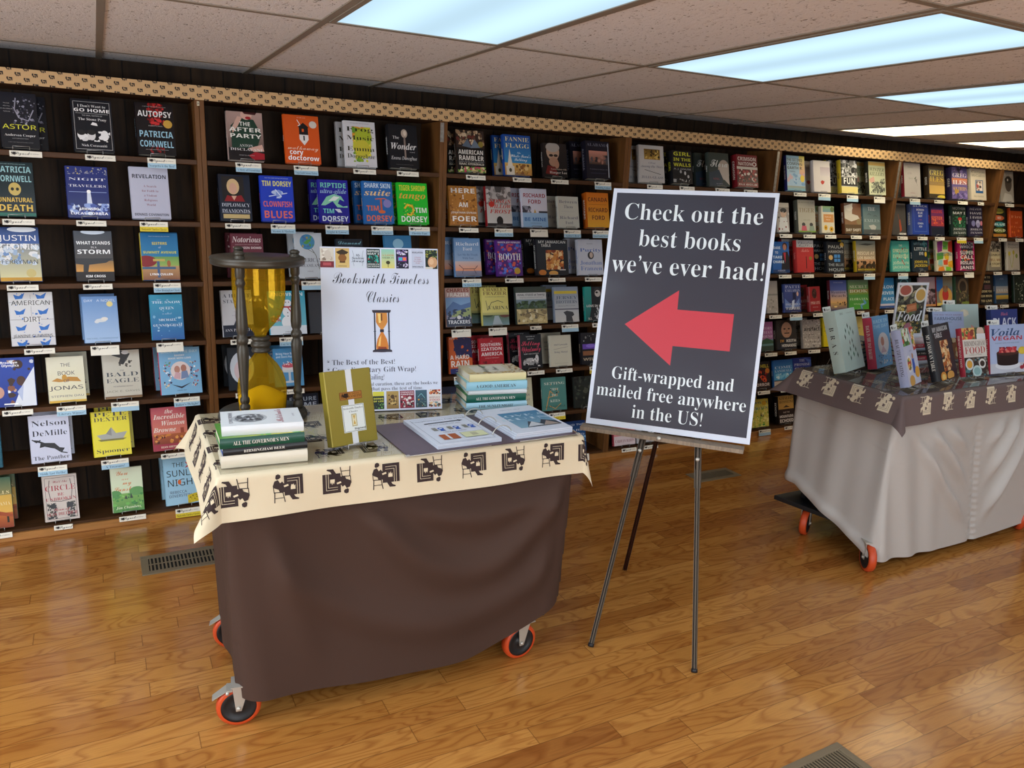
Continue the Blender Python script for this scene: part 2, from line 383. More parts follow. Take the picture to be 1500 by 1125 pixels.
def text2d(txt, st, h, maxw=None, fit=False, key='', xs=1.0, track=0.0):
    """returns (verts, faces, width) with cap height h, baseline at 0, centred on x"""
    need(st, txt, key); k = h/CAPH[(key, st)]; x = 0; V = []; F = []
    for ch in txt:
        if ch == ' ': x += .28+track; continue
        g = GL.get((key, st, ch))
        if g is None: continue
        o = len(V); V.extend([(vx+x, vy) for vx, vy in g[0]]); F.extend([tuple(i+o for i in f) for f in g[1]])
        x += g[2]+track
    wd = x*k*xs; sx = k*xs
    if maxw and (wd > maxw or fit): sx *= maxw/wd; wd = maxw
    return [(vx*sx-wd/2, vy*k) for vx, vy in V], F, wd

# ------------------------------------------------------------------ flat printed art:  u to the side 0..1, v downwards 0..1
def paint(art, w_, h_):
    """yields (verts2d in metres from bottom-left, faces, colours per vertex)"""
    cx = lambda u: min(1, max(0, u))*w_
    cy = lambda v: (1-min(1, max(0, v)))*h_
    for op in art.split(';'):
        p = op.split(':'); k = p[0]
        if k == 'b':
            a = lin(p[1]); b = lin(p[2]) if len(p) > 2 else a
            yield [(0, h_), (w_, h_), (w_, 0), (0, 0)], [(3, 2, 1, 0)], [a, a, b, b]
        elif k == 'r':
            x0, y0, x1, y1 = map(float, p[1].split(',')); a = lin(p[2]); b = lin(p[3]) if len(p) > 3 else a
            yield [(cx(x0), cy(y0)), (cx(x1), cy(y0)), (cx(x1), cy(y1)), (cx(x0), cy(y1))], [(3, 2, 1, 0)], [a, a, b, b]
        elif k == 'e':
            x, y, rx, ry = map(float, p[1].split(',')); a = lin(p[2]); n = 22
            yield [(cx(x+rx*math.cos(-2*math.pi*i/n)), cy(y+ry*math.sin(-2*math.pi*i/n))) for i in range(n)], [tuple(range(n))], [a]*n
        elif k == 'p':
            q = list(map(float, p[1].split(','))); a = lin(p[2]); n = len(q)//2
            vs = [(cx(q[2*i]), cy(q[2*i+1])) for i in range(n)]
            ar = sum(vs[i-1][0]*vs[i][1]-vs[i][0]*vs[i-1][1] for i in range(n))
            yield vs, [tuple(range(n)) if ar > 0 else tuple(range(n-1, -1, -1))], [a]*n
        elif k == 'l':
            lw = float(p[1])*w_/2; q = list(map(float, p[2].split(','))); a = lin(p[3])
            pts = [(cx(q[2*i]), cy(q[2*i+1])) for i in range(len(q)//2)]
            for (x0, y0), (x1, y1) in zip(pts, pts[1:]):
                L = math.hypot(x1-x0, y1-y0) or 1; nx, ny = -(y1-y0)/L*lw, (x1-x0)/L*lw; ex, ey = (x1-x0)/L*lw*.5, (y1-y0)/L*lw*.5
                yield [(x0-nx-ex, y0-ny-ey), (x1-nx+ex, y1-ny+ey), (x1+nx+ex, y1+ny+ey), (x0+nx-ex, y0+ny-ey)], [(0, 1, 2, 3)], [a]*4
        elif k == 's':
            sd, n, sz = p[1].split(','); x0, y0, x1, y1 = map(float, p[2].split(',')); cs = [lin(c) for c in p[3].split(',')]
            rg = random.Random(int(sd)); sz = float(sz)
            for _ in range(int(n)):
                x = rg.uniform(x0, x1); y = rg.uniform(y0, y1); a = cs[rg.randrange(len(cs))]; m = rg.randint(5, 7); ph = rg.random()*6
                st_ = rg.uniform(.6, 1.5); rr = sz*rg.uniform(.35, 1)
                lo = lambda t, a_, b_: min(b_, max(a_, t))
                yield [(cx(lo(x+rr*st_*rg.uniform(.6, 1)*math.cos(-ph-2*math.pi*i/m), x0, x1)), cy(lo(y+rr*w_/h_*rg.uniform(.6, 1)*math.sin(-ph-2*math.pi*i/m), y0, y1))) for i in range(m)], [tuple(range(m))], [a]*m
        elif k == 't':
            st = p[1]; fit = st.endswith('!'); st = st.rstrip('!'); v = float(p[2]); hh = float(p[3])*h_; a = lin(p[4])
            ux = float(p[6]) if len(p) > 6 else .5
            mw = min(.9, 2*min(ux, 1-ux)-.04)*w_
            V, F, wd = text2d(p[5], st, hh*(.95 if p[5] != p[5].upper() else .93), mw, fit and len(p[5]) > 3)
            yield [(x+ux*w_, y+(1-v)*h_-hh*.45) for x, y in V], F, [a]*len(V)
def art_on(mb, art, w_, h_, put, step=.00006, base=.0003, mat=0):
    """put(x, y, d): 3D point for 2D (x, y) lifted by d"""
    d = base
    for op in art.split(';'):
        for V, F, C in paint(op, w_, h_):
            if V: mb.add([put(x, y, d) for x, y in V], F, mat, C)
            d += .000008 if op[0] == 's' else step
    return d

# the reading-man-by-the-fire mark printed on the shop's cloths and tags; unit box, y up
LOGO = [('d', [(.40, .22), (1.0, .22), (1.0, .93), (.40, .93)]), ('c', [(.875, .22), (.89, .22), (.89, .82), (.5, .82), (.5, .806), (.875, .806)]), ('c', [(.80, .22), (.815, .22), (.815, .73), (.5, .73), (.5, .716), (.80, .716)]),
        ('c', [(.6, .5), (.63, .6), (.66, .53), (.69, .62), (.72, .52), (.75, .58), (.75, .42), (.6, .42)]), ('d', [(.63, .36), (.78, .36), (.73, .24), (.66, .24)]),
        ('d', [(.05, .62), (.10, .76), (.22, .80), (.33, .74), (.42, .62), (.42, .5), (.2, .46), (.08, .52)]), ('d', [(.2, .5), (.46, .54), (.6, .46), (.66, .3), (.74, .14), (.86, .08), (.84, .04), (.64, .05), (.56, .2), (.46, .34), (.25, .36)]),
        ('c', [(.2, .82), (.3, .84), (.33, .72), (.27, .68)]), ('d', [(.13, .86), (.15, .97), (.22, 1.0), (.29, .96), (.30, .88), (.24, .82), (.17, .81)]), ('c', [(.38, .58), (.52, .62), (.54, .56), (.4, .52)]),
        ('d', [(.04, .62), (.065, .62), (.085, .36), (.06, .36)]), ('d', [(.06, .38), (.36, .36), (.36, .33), (.06, .35)]), ('d', [(.08, .36), (.11, .36), (.09, 0), (.06, 0)]), ('d', [(.33, .36), (.36, .36), (.42, 0), (.39, 0)]), ('d', [(.08, .17), (.36, .17), (.36, .145), (.08, .145)])]
def logo_polys(flip=False):
    for k, q in LOGO:
        q2 = [(1-x, 1-y) for x, y in q] if flip else q
        ar = sum(q2[i-1][0]*q2[i][1]-q2[i][0]*q2[i-1][1] for i in range(len(q2)))
        yield k, (q2 if ar > 0 else q2[::-1])

# ------------------------------------------------------------------ room
CEIL = 2.1285; WALL_Y = 4.18; FRONT = 3.90; PITCH = .6096*1.03
GX, GY = .054*1.03, 3.8011*1.03
X0, X1, Y0 = -3.2, 9.6, -3.2
def quad_obj(name, pts, m):
    b = MB(); b.add(pts, [(0, 1, 2, 3)]); return struct(b.build(name, m))
b = MB(); b.box((X0, Y0, -.05), (X1, WALL_Y+.1, 0)); struct(b.build('floor', M['floor']))
b = MB(); b.box((X0, Y0, CEIL), (X1, WALL_Y+.1, CEIL+.05)); struct(b.build('ceiling', M['tile']))
b = MB(); b.box((X0, WALL_Y, 0), (X1, WALL_Y+.1, CEIL)); struct(b.build('wall_back', M['panel']))
b = MB(); wy0, wy1 = 0.0, 2.4
b.box((X0-.1, Y0, 0), (X0, wy0, CEIL)); b.box((X0-.1, wy1, 0), (X0, WALL_Y+.1, CEIL)); b.box((X0-.1, wy0, 0), (X0, wy1, .4)); b.box((X0-.1, wy0, 1.9), (X0, wy1, CEIL)); struct(b.build('wall_left', M['wallpaint']))
b = MB()
for p, q in (((wy0, .4), (wy1, .45)), ((wy0, 1.85), (wy1, 1.9)), ((wy0, .45), (wy0+.05, 1.85)), ((wy1-.05, .45), (wy1, 1.85)), ((1.175, .45), (1.225, 1.85))): b.box((X0-.08, p[0], p[1]), (X0-.02, q[0], q[1]))
b.box((X0-.052, wy0+.05, .45), (X0-.048, wy1-.05, 1.85), 1); struct(b.build('window_2', [M['white_frame'], M['acrylic']]))  # unseen window, added to go with the cool lamp from the left
b = MB(); b.box((X1, Y0, 0), (X1+.1, WALL_Y+.1, CEIL)); struct(b.build('wall_right', M['wallpaint']))
b = MB(); xs_ = [X0, -.6, 1.8, X1]
for a, c in ((0, 1), (2, 3)): b.box((xs_[a], Y0-.1, 0), (xs_[c], Y0, CEIL))
for a in (1,): b.box((xs_[a], Y0-.1, 0), (xs_[a+1], Y0, .4)); b.box((xs_[a], Y0-.1, 1.9), (xs_[a+1], Y0, CEIL))
struct(b.build('wall_front', M['wallpaint']))
for k, a in enumerate((1,)):
    b = MB(); x0, x1 = xs_[a], xs_[a+1]
    for p, q in (((x0, .4), (x1, .45)), ((x0, 1.85), (x1, 1.9)), ((x0, .45), (x0+.05, 1.85)), ((x1-.05, .45), (x1, 1.85)), (((x0+x1)/2-.025, .45), ((x0+x1)/2+.025, 1.85))): b.box((p[0], Y0-.08, p[1]), (q[0], Y0-.02, q[1]))
    b.box((x0+.05, Y0-.052, .45), (x1-.05, Y0-.048, 1.85), 1); struct(b.build('window_%d' % (k+1), [M['white_frame'], M['acrylic']]))  # unseen window, added as the opening for the front fill lamp
# suspended grid: main bars run out from the wall every 0.63 m, cross bars every second module
b = MB()
for i in range(-5, 16):
    x = GX+PITCH*i; b.box((x-.012, Y0, CEIL-.004), (x+.012, WALL_Y, CEIL+.01))
for j in range(0, 12, 2):
    y = GY-PITCH*j
    if y > Y0: b.box((X0, y-.012, CEIL-.0035), (X1, y+.012, CEIL+.01))
struct(b.build('trim_1', M['tbar']))
# recessed fluorescent panels in the grid
def ceiling_light(i, j0, j1, m, label):
    x0, x1 = GX+PITCH*i+.012, GX+PITCH*(i+1)-.012; y0, y1 = GY-PITCH*j1+.012, GY-PITCH*j0-.012
    cx_, cy_ = (x0+x1)/2, (y0+y1)/2; hx, hy = (x1-x0)/2, (y1-y0)/2
    t = thing('ceiling_light', label, 'ceiling light', (cx_, cy_, CEIL), group='fluorescent ceiling panels')
    d = MB(); d.box((-hx+.018, -hy+.018, -.004), (hx-.018, hy-.018, .0)); d.build('diffuser', m, t)
    f = MB()
    for a, c in (((-hx, -hy), (hx, -hy+.018)), ((-hx, hy-.018), (hx, hy)), ((-hx, -hy+.018), (-hx+.018, hy-.018)), ((hx-.018, -hy+.018), (hx, hy-.018))):
        f.box((a[0], a[1], -.007), (c[0], c[1], .0))
    f.build('frame', M['tbar'], t)
ceiling_light(1, 2, 4, M['cool'], 'cool white ceiling panel over the hourglass cart, smooth diffuser')
ceiling_light(3, 2, 4, M['cool'], 'cool white ribbed ceiling panel above the easel sign')
ceiling_light(5, 2, 4, M['cool'], 'cool white ceiling panel above the cookbook cart')
ceiling_light(7, 0, 2, M['warm'], 'warm yellow ceiling panel close to the book wall')
ceiling_light(9, 0, 2, M['warm'], 'farthest warm yellow ceiling panel along the book wall')
for k, (i, j0) in enumerate([(-1, 2), (1, 6), (3, 6), (5, 6), (-1, 6), (7, 6), (-3, 2), (-3, 6), (9, 4)]):  # unseen panels carrying on the grid, boosted to lift the room light
    ceiling_light(i, j0, j0+2, M['bright'], 'cool white ceiling panel in the room behind the viewer')

# ------------------------------------------------------------------ bookcases along the wall
DIV = [-.727, .438, 1.615, 2.778, 3.981, 5.181, 6.412, 7.6]
SH = [1.6941, 1.4178, 1.1434, .8651, .5963, .3227]
ROWZ = [z+.011 for z in SH]+[.047]
BAYL = ['first bookcase bay, beside the pale wall end, three books a shelf', 'bookcase bay behind the hourglass and white poster', 'bookcase bay between the white poster and the easel sign', 'bookcase bay mostly hidden by the easel sign',
        'bookcase bay between the easel sign and the cookbook cart', 'bookcase bay behind the framed food sign on the cart', 'farthest bookcase bay in view, beyond the cookbook cart']
for k in range(7):
    x0, x1 = DIV[k], DIV[k+1]; t = thing('bookcase', 'dark stained wooden '+BAYL[k], 'bookcase', (x0, FRONT, 0), group='bookcases along the wall'); L = x1-x0; dp = WALL_Y-FRONT-.002
    for a in (0.0005, L-.0205):
        s = MB(); s.box((a, 0, .0), (a+.02, dp, 1.962)); bevel(s.build('side_panel', M['stile'], t), .002)
    for z in SH:
        s = MB(); s.box((.0207, .002, z-.011), (L-.0207, dp, z+.011)); bevel(s.build('shelf', M['shelf'], t), .002)
    s = MB(); s.box((.0207, .003, .012), (L-.0207, dp, .045)); s.build('bottom_shelf', M['shelf'], t)
    s = MB(); s.box((.0, -.014, .0), (L, -.0005, .034)); s.build('plinth_strip', M['oak_trim'], t)
    s = MB(); s.box((.0, .004, 1.963), (L, .024, 2.021)); s.build('header_board', M['shelf'], t)
    s = MB(); s.box((.0, .0245, 1.963), (L, dp, 1.975)); s.build('top_board', M['shelf'], t)
    if k == 0:
        s = MB(); s.box((L-.0095, -.0012, 1.938), (L+.0005, -.0002, 1.956), 0, lin('d8ccb0')); V, F, _ = text2d('8', 'B', .009)
        s.add([(x+L-.0045, -.0014, 1.9425+y) for x, y in V], F, 0, lin('222222')); s.build('number_sticker', M['matte'], t)
    if k in (1, 3, 4):
        s = MB(); s.box((L-.0205, -.0015, 1.70 if k != 1 else 1.86), (L-.0005, -.0002, 1.955)); s.build('silver_edge_tape', M['tape'], t)
# patterned paper border on the header, in lengths with visible joints
def paper_border(xa, xb, label):
    m = MB(); z0, z1 = 1.9625, 2.0235; y = FRONT+.0015
    m.box((xa, y-.0012, z0), (xb, y, z1), 0, lin('c9a677'))
    p = .0595; n = int((xb-xa)/p)+2; dk = lin('2a211d')
    for r_, (zz, off) in enumerate([(z1-.002, 0), (z1-.023, .5), (z0+.018, 0), (z0-.002, .5)]):
        for i in range(n):
            cx_ = xa+(i+off)*p; s_ = .017
            for q in ([(-.55, .5), (-.2, .5), (-.3, .1), (-.1, -.1), (-.2, -.5), (-.45, -.1), (-.6, .1)], [(-.1, .45), (.6, .45), (.6, -.3), (.35, -.3), (.35, .1), (-.1, .15)], [(-.05, -.0), (.25, .02), (.2, -.45), (-.05, -.35)]):
                pts = [(cx_+a*s_, zz+c*s_) for a, c in q]
                pts = [(min(xb, max(xa, a)), min(z1, max(z0, c))) for a, c in pts]
                if max(a for a, c in pts)-min(a for a, c in pts) < .002 or max(c for a, c in pts)-min(c for a, c in pts) < .001: continue
                ar = sum(pts[j-1][0]*pts[j][1]-pts[j][0]*pts[j-1][1] for j in range(len(pts)))
                if ar < 0: pts = pts[::-1]
                m.add([(a, y-.0016, c) for a, c in pts], [tuple(range(len(pts)))], 0, dk)
    tag(m.build('paper_border', M['matte']), label, 'shelf border', 'patterned paper borders over the shelves')
paper_border(-.75, .612, 'tan paper border with black marks over the first bookcase bay')
paper_border(.613, 1.98, 'tan paper border with black marks above the hourglass')
paper_border(1.981, 3.28, 'tan paper border with black marks above the easel sign')
paper_border(3.281, 7.6, 'tan paper border with black marks running past the warm panels')

# ------------------------------------------------------------------ floor vents
def floor_vent(x, y, lx, ly, rz, n, along, label, fr=.03):
    t = thing('floor_vent', label, 'floor vent', (x, y, 0), (0, 0, rz), group='floor registers')
    f = MB(); hx, hy = lx/2, ly/2
    for a, c in (((-hx, -hy), (hx, -hy+fr)), ((-hx, hy-fr), (hx, hy)), ((-hx, -hy+fr), (-hx+fr, hy-fr)), ((hx-fr, -hy+fr), (hx, hy-fr))): f.box((*a, .0003), (*c, .005))
    bevel(f.build('frame', M['vent'], t), .0015)
    d = MB(); d.box((-hx+fr, -hy+fr, .0003), (hx-fr, hy-fr, .001)); d.build('duct', M['ventdark'], t)
    g = MB(); wx, wy = lx-2*fr, ly-2*fr
    for i in range(n):
        u = -.5+(i+.5)/n
        if along == 'x': g.box((u*wx-wx/n*.22, -wy/2, .001), (u*wx+wx/n*.22, wy/2, .0042))
        else: g.box((-wx/2, u*wy-wy/n*.12, .001), (wx/2, u*wy+wy/n*.12, .0042))
    if along == 'x': g.box((-wx/2, -.003, .0012), (wx/2, .003, .0044))
    else: g.box((-.003, -wy/2, .0012), (.003, wy/2, .0044))
    g.build('grille', M['vent'], t)
floor_vent(.235, 3.405, .36, .185, 0, 20, 'x', 'bronze floor register by the first bookcase, beside the hourglass cart')
floor_vent(3.22, 3.377, .32, .142, 0, 12, 'y', 'bronze floor register behind the easel legs')
floor_vent(1.755, 1.17, .36, .36, R(2), 26, 'x', 'brown floor register nearest the viewer, cut by the picture edge', .025)

BOOKS = [
(1, 1, -0.258, 0.133, 0.225, 0.026, 0, 1, 0.045, '', 'w', 'near-black book with grey wave swirl and yellow lettering', 'b:1a1b26:121218;s:3,60,.05:.35,.05,.95,.6:889,556,aab,334;l:.03:.45,.1,.4,.3,.5,.45,.75,.5,.9,.3:99a;t:S!:.62:.09:dd4:ASTOR;t:R:.77:.045:ddd:Anderson Cooper;t:S:.83:.02:aaa:and Katherine Howe;t:S:.9:.015:888:A NEW YORK TIMES BESTSELLING AUTHOR;t:S:.2:.018:bbb:THE RISE:.2;t:S:.25:.018:bbb:AND FALL:.2;t:S:.3:.018:bbb:OF AN AMERICAN:.2;t:S:.35:.018:bbb:FORTUNE:.2'),
(1, 1, 0.011, 0.152, 0.222, 0.026, 0, 0, 0, '', 'w', 'black book with white lettering and four sketched faces', "b:14161f:101118;l:.008:.05,.05,.95,.05,.95,.95,.05,.95,.05,.05:ccc;t:R:.13:.05:eee:I Don't Want to;t:B!:.21:.065:fff:GO HOME;l:.006:.1,.27,.9,.27:ddd;t:S:.31:.025:ccc:THE ORAL HISTORY OF;t:R:.38:.05:eee:The Stone Pony;p:.45,.48,.5,.43,.6,.45,.62,.5,.5,.49:eee;s:5,26,.09:.08,.6,.92,.8:eee,222,ddd,111,eee;e:.2,.68,.1,.09:eee;e:.45,.68,.1,.1:ddd;e:.78,.68,.1,.1:eee;e:.2,.64,.1,.05:222;e:.45,.63,.1,.05:222;r:.1,.83,.9,.92:14161f;t:R:.88:.045:eee:Nick Corasaniti"),
(1, 1, 0.257, 0.153, 0.226, 0.035, 0, 0, 0, '', 'b:Scarpetta is the Best!', 'black thriller with red smear and tall white capitals', 'b:1a1214:120e10;s:8,50,.07:.3,.0,.75,.45:a22,c33,711;s:9,20,.06:.3,.8,.7,.98:822,611;t:S:.07:.016:bbb:A NEW YORK TIMES BESTSELLING AUTHOR;t:B!:.21:.12:eee:AUTOPSY;e:.83,.39,.12,.08:c9a044;t:S:.44:.02:ccc:A SCARPETTA NOVEL;t:B!:.6:.13:9cc8dd:PATRICIA;t:B!:.79:.13:9cc8dd:CORNWELL;l:.005:.2,.9,.8,.9:ccc'),
(1, 2, -0.299, 0.14, 0.225, 0.026, 0, 0, 0, '', 'w', 'dark teal thriller with golden skull and tall lettering', 'b:14282c:0d1618;t:S:.04:.02:9bb:INSTANT BESTSELLING AUTHOR;t:B!:.14:.12:9cc8cc:PATRICIA;t:B!:.31:.12:9cc8cc:CORNWELL;e:.5,.5,.16,.12:c9b060;e:.44,.5,.04,.03:221;e:.57,.5,.04,.03:221;t:B!:.7:.09:ddb84a:UNNATURAL;t:B!:.85:.13:ddb84a:DEATH;r:0,.94,1,1:265'),
(1, 2, -0.03, 0.16, 0.22, 0.026, 0, 0, 0, '', 'w', 'navy night-sky book with white lighthouse and waves', 'b:23307a:1a2360;s:4,40,.03:.02,.02,.98,.16:c8b060,aaa,889;t:I:.12:.04:ddd:the;t:R!:.25:.05:e6e6ee:NIGHT;t:R!:.38:.05:e6e6ee:TRAVELERS;p:.46,.75,.48,.5,.56,.5,.59,.75:d8e0f0;r:.05,.495,.95,.505:99a8d8;e:.52,.49,.05,.035:fff;s:6,50,.1:.0,.72,1,.95:8aa0d8,4458a8,d0dcf0,33448a;t:B:.83:.05:fff:ARMANDO;t:B!:.92:.05:fff:LUCAS CORREA'),
(1, 2, 0.218, 0.157, 0.229, 0.03, 0, 0, 0, '', 'y:Booksmith Timeless Classics', 'pale lilac book with plain dark capitals', 'b:c4c6d8:bcbed2;t:B!:.18:.08:223:REVELATION;t:R:.37:.042:845:A Search;t:R:.46:.042:845:for Faith in;t:R:.55:.042:845:a Violent;t:R:.64:.042:845:Religious;t:R:.73:.042:845:World;t:B:.92:.05:334:DENNIS COVINGTON'),
(1, 3, -0.307, 0.151, 0.229, 0.035, 0, 0, 0, '', 'w', 'blue-and-gold seascape book in glossy plastic wrap', 'b:2b4a86:d8d2a0;r:0,.0,1,.3:1d3a70:35589c;s:7,40,.12:.0,.3,1,.7:6d8fc0,c8d4e0,e6e6e6,9db4d0;e:.6,.04,.35,.05:e6eef6;t:S!:.2:.11:f4f4f4:JUSTIN;t:S!:.36:.11:f4f4f4:CRONIN;t:S!:.64:.08:333a44:FERRYMAN;e:.75,.85,.12,.08:c8b878;r:0,.93,1,1:c89838'),
(1, 3, -0.026, 0.148, 0.219, 0.03, 0, 0, 0, '', 'w', 'storm-cloud book with dark tornado over orange horizon', 'b:3a3f4a:55483a;r:0,.6,1,.82:8a6a40:d89a48;e:.5,.02,.32,.05:d0dcea;p:.0,.55,1,.55,.8,.64,.35,.68,.3,.86,.18,.86,.2,.68,.0,.66:2c2a2c;r:0,.82,1,1:221a18;t:B!:.24:.07:f4f4f4:WHAT STANDS;t:S:.33:.04:ddd:IN A;t:B!:.42:.09:f4f4f4:STORM;t:B:.91:.05:eee:KIM CROSS'),
(1, 3, 0.241, 0.156, 0.213, 0.03, 0, 1, 0.012, 'd9c030', 'b:Yellow Birmingham Classic', 'blue-sky book with seated woman at a porch railing', 'b:1f6fa8:3f90b8;r:0,.5,1,.7:6fa05a:9ab860;r:0,.7,1,1:c49a6a:8a5a44;e:.12,.6,.28,.12:8a2a30;r:.0,.72,.9,.77:446688;r:.4,.55,.47,.95:44608a;e:.72,.65,.05,.07:a8653a;r:.3,.55,.62,.6:c8b060;t:S:.07:.02:cde:FROM THE BESTSELLING AUTHOR;t:B:.22:.06:e8d840:SISTERS;t:I:.3:.04:dde:of;t:B!:.41:.055:d8d850:SUMMIT AVENUE;t:B:.88:.05:fff:LYNN CULLEN'),
(1, 4, -0.286, 0.163, 0.232, 0.026, 0, 0, 0, '', 'w', 'white book patterned with bright blue birds', 'b:dcdcdc:d0d0d4;p:0.11,0.04,0.23,0.07,0.37,0.01,0.31,0.12,0.15,0.13:2f6fc0;p:0.61,0.04,0.73,0.07,0.87,0.01,0.81,0.12,0.65,0.13:2f6fc0;p:0.11,0.33,0.23,0.36,0.37,0.3,0.31,0.41,0.15,0.42:2f6fc0;p:0.64,0.33,0.76,0.36,0.9,0.3,0.84,0.41,0.68,0.42:2f6fc0;p:0.11,0.63,0.23,0.66,0.37,0.6,0.31,0.71,0.15,0.72:2f6fc0;p:0.64,0.63,0.76,0.66,0.9,0.6,0.84,0.71,0.68,0.72:2f6fc0;p:0.11,0.92,0.23,0.95,0.37,0.89,0.31,1,0.15,1.01:2f6fc0;p:0.64,0.92,0.76,0.95,0.9,0.89,0.84,1,0.68,1.01:2f6fc0;s:11,30,.035:.1,.02,.9,.98:2a50a0,3b7bd0,2f6fc0;r:.0,.185,1,.19:333;r:.0,.51,1,.515:333;r:.0,.845,1,.85:333;r:.49,.05,.495,.45:333;r:.22,.13,.78,.26:dcdcdc;t:S!:.2:.09:222:AMERICAN;r:.3,.45,.7,.57:dcdcdc;t:S:.51:.1:333:DIRT;t:S!:.82:.06:444:JEANINE CUMMINS'),
(1, 4, -0.02, 0.141, 0.208, 0.026, 0, 1, -0.015, '', 'W', 'plain sky-blue book with one small white cloud', 'b:6d96cc:a8c4e6;t:S!:.09:.055:dfe8f2:DAY   A NOVEL;e:.78,.17,.09,.06:e8d890;e:.5,.52,.16,.04:d8dcde;e:.6,.49,.1,.04:e8e4dc;e:.38,.55,.07,.03:d8dcde;t:S!:.91:.035:6a84a8:MICHAEL CUNNINGHAM'),
(1, 4, 0.254, 0.138, 0.21, 0.026, 0, 0, 0, '', 'W', 'blue-to-turquoise book with pale snowflake dots', 'b:3fa0c0:2d62a8;s:12,24,.06:.05,.1,.95,.95:7fb8d8,9cc8e0,5f98c8;t:R!:.17:.055:dfeef4:THE SNOW;t:R:.3:.06:dfeef4:QUEEN;t:X:.42:.04:cfe0ee:a novel;t:R:.56:.055:e8f0f4:MICHAEL;t:R!:.68:.055:e8f0f4:CUNNINGHAM'),
(1, 5, -0.387, 0.173, 0.215, 0.026, 0, 0, 0, '', 'w', 'royal-blue wide book showing athletes in white', 'b:3552b0:24388a;s:13,24,.12:.4,.05,1,.95:dde4f0,c0a090,46342e,e8ecf4,8a5a48;e:.66,.14,.1,.09:463028;e:.7,.48,.1,.1:503830;e:.2,.7,.12,.12:c89a88;p:.7,.6,1,.2,1,1,.5,1:e0e6f0;p:.6,.7,.75,.55,.7,.9:b8c4e0;t:B:.1:.05:fff:from Brooklyn:.35;t:B:.16:.05:fff:to the Olympics:.35;r:.3,.93,.6,.955:fff'),
(1, 5, -0.178, 0.145, 0.206, 0.035, 0, 1, 0.02, '', 'b:Literary Winner!', 'ivory book with leopards between spaced dark letters', 'b:e8e4cc:e2dcb8;r:0,.95,1,1:d8b040;t:S:.18:.08:334:THE;t:S:.36:.09:334:BOOK;p:.1,.52,.25,.46,.4,.5,.55,.44,.8,.46,.9,.56,.6,.54,.3,.55:c08a3a;e:.45,.46,.07,.07:c8963c;t:S:.53:.07:445:OF;t:S!:.68:.09:334:JONAS;t:S!:.86:.045:667:STEPHEN DAU'),
(1, 5, 0.048, 0.154, 0.223, 0.035, 0, 0, 0, '', 'b:', 'cream book with landing eagle above grey capitals', 'b:ccc8ba:c4bfae;p:.25,.1,.5,.0,.75,.08,.65,.2,.55,.3,.42,.28,.48,.16:2c2a2a;e:.62,.05,.1,.04:ddd;s:14,10,.07:.4,.2,.8,.35:3a3632,5a5248;t:R:.42:.03:556:THE;t:R!:.5:.09:4a5058:BALD;t:R!:.63:.09:4a5058:EAGLE;t:S:.75:.022:556:THE IMPROBABLE JOURNEY;t:S!:.85:.04:887:JACK E. DAVIS;r:0,.95,1,1:6a4a30:8a6a40'),
(1, 5, 0.298, 0.181, 0.223, 0.035, 0, 1, -0.03, 'd05068', "b:Baker's Delight!", 'light-blue cookbook with couple in oval and pink spine', 'b:7db4dc:86bce0;t:B!:.09:.06:b8d4e4:BACK IN THE DAY;t:B:.17:.04:eee:BAKERY;t:B:.23:.04:eee:MADE WITH LOVE;e:.5,.5,.24,.2:e8d8d4;e:.42,.47,.07,.08:c08a78;e:.58,.45,.07,.08:b07a68;p:.32,.66,.38,.52,.5,.55,.48,.68:d8b0b8;p:.5,.68,.52,.52,.66,.5,.7,.65:7c90b8;s:15,40,.035:.08,.3,.28,.85:446,e8d8b0,c66,6a8,fff;s:16,40,.035:.74,.3,.95,.85:446,e8d8b0,c66,68a,fff;p:.25,.78,.5,.84,.75,.76,.5,.88:334;t:S:.92:.025:446:CHERYL DAY'),
(1, 6, -0.513, 0.116, 0.241, 0.026, 0, 0, 0, '', 'n', 'teal book edge beside the lilac panther book', 'b:1d6a80:145060'),
(1, 6, -0.265, 0.156, 0.215, 0.03, 0, 1, 0.015, '', 'b:Middle East Thriller!', 'pale lilac book with prowling black panther', 'b:d0d4e8:c8ccdf;t:R!:.17:.12:223:Nelson;t:R!:.38:.12:223:DeMille;p:.05,.5,.2,.52,.35,.58,.6,.6,.72,.7,.85,.72,.78,.8,.65,.73,.5,.7,.35,.66,.22,.68,.25,.58,.1,.54:1c1c22;l:.03:.05,.5,.15,.56,.25,.52:1c1c22;l:.03:.55,.68,.75,.8,.9,.83:1c1c22;t:R!:.9:.085:223:The Panther'),
(1, 6, -0.016, 0.156, 0.211, 0.03, 0, 1, 0.025, '', 'b:A Treasure!', 'bright yellow book with folded paper boat', 'b:ecdf1c:e6d818;t:R!:.07:.09:222:PETE;t:R!:.18:.09:222:DEXTER;p:.1,.52,.35,.5,.5,.36,.62,.5,.92,.48,.8,.63,.25,.65:a8a8a0;p:.35,.5,.5,.36,.5,.55:8a8a84;p:.12,.62,.9,.62,.8,.66,.2,.66:777020;t:R!:.88:.09:1c1c10:Spooner'),
(1, 6, 0.236, 0.154, 0.209, 0.026, 0, 0, 0, '', 'w', 'sunset-pink book with brushed white script over storefronts', 'b:c85a6a:e8966a;t:BI:.1:.1:f4e8dc:the;t:BI!:.22:.11:f4e8dc:Incredible;t:BI:.37:.11:f4e8dc:Winston:.6;t:BI:.52:.11:f4e8dc:Browne:.35;r:0,.62,1,.85:b8643c:8a4030;s:17,26,.07:.0,.62,1,.85:d88a40,5a2a28,e8a050,4a2020;r:.8,.5,.9,.62:a04a38;r:0,.85,1,1:a83a4c;t:B:.92:.045:f0d8c0:SEAN DIETRICH'),
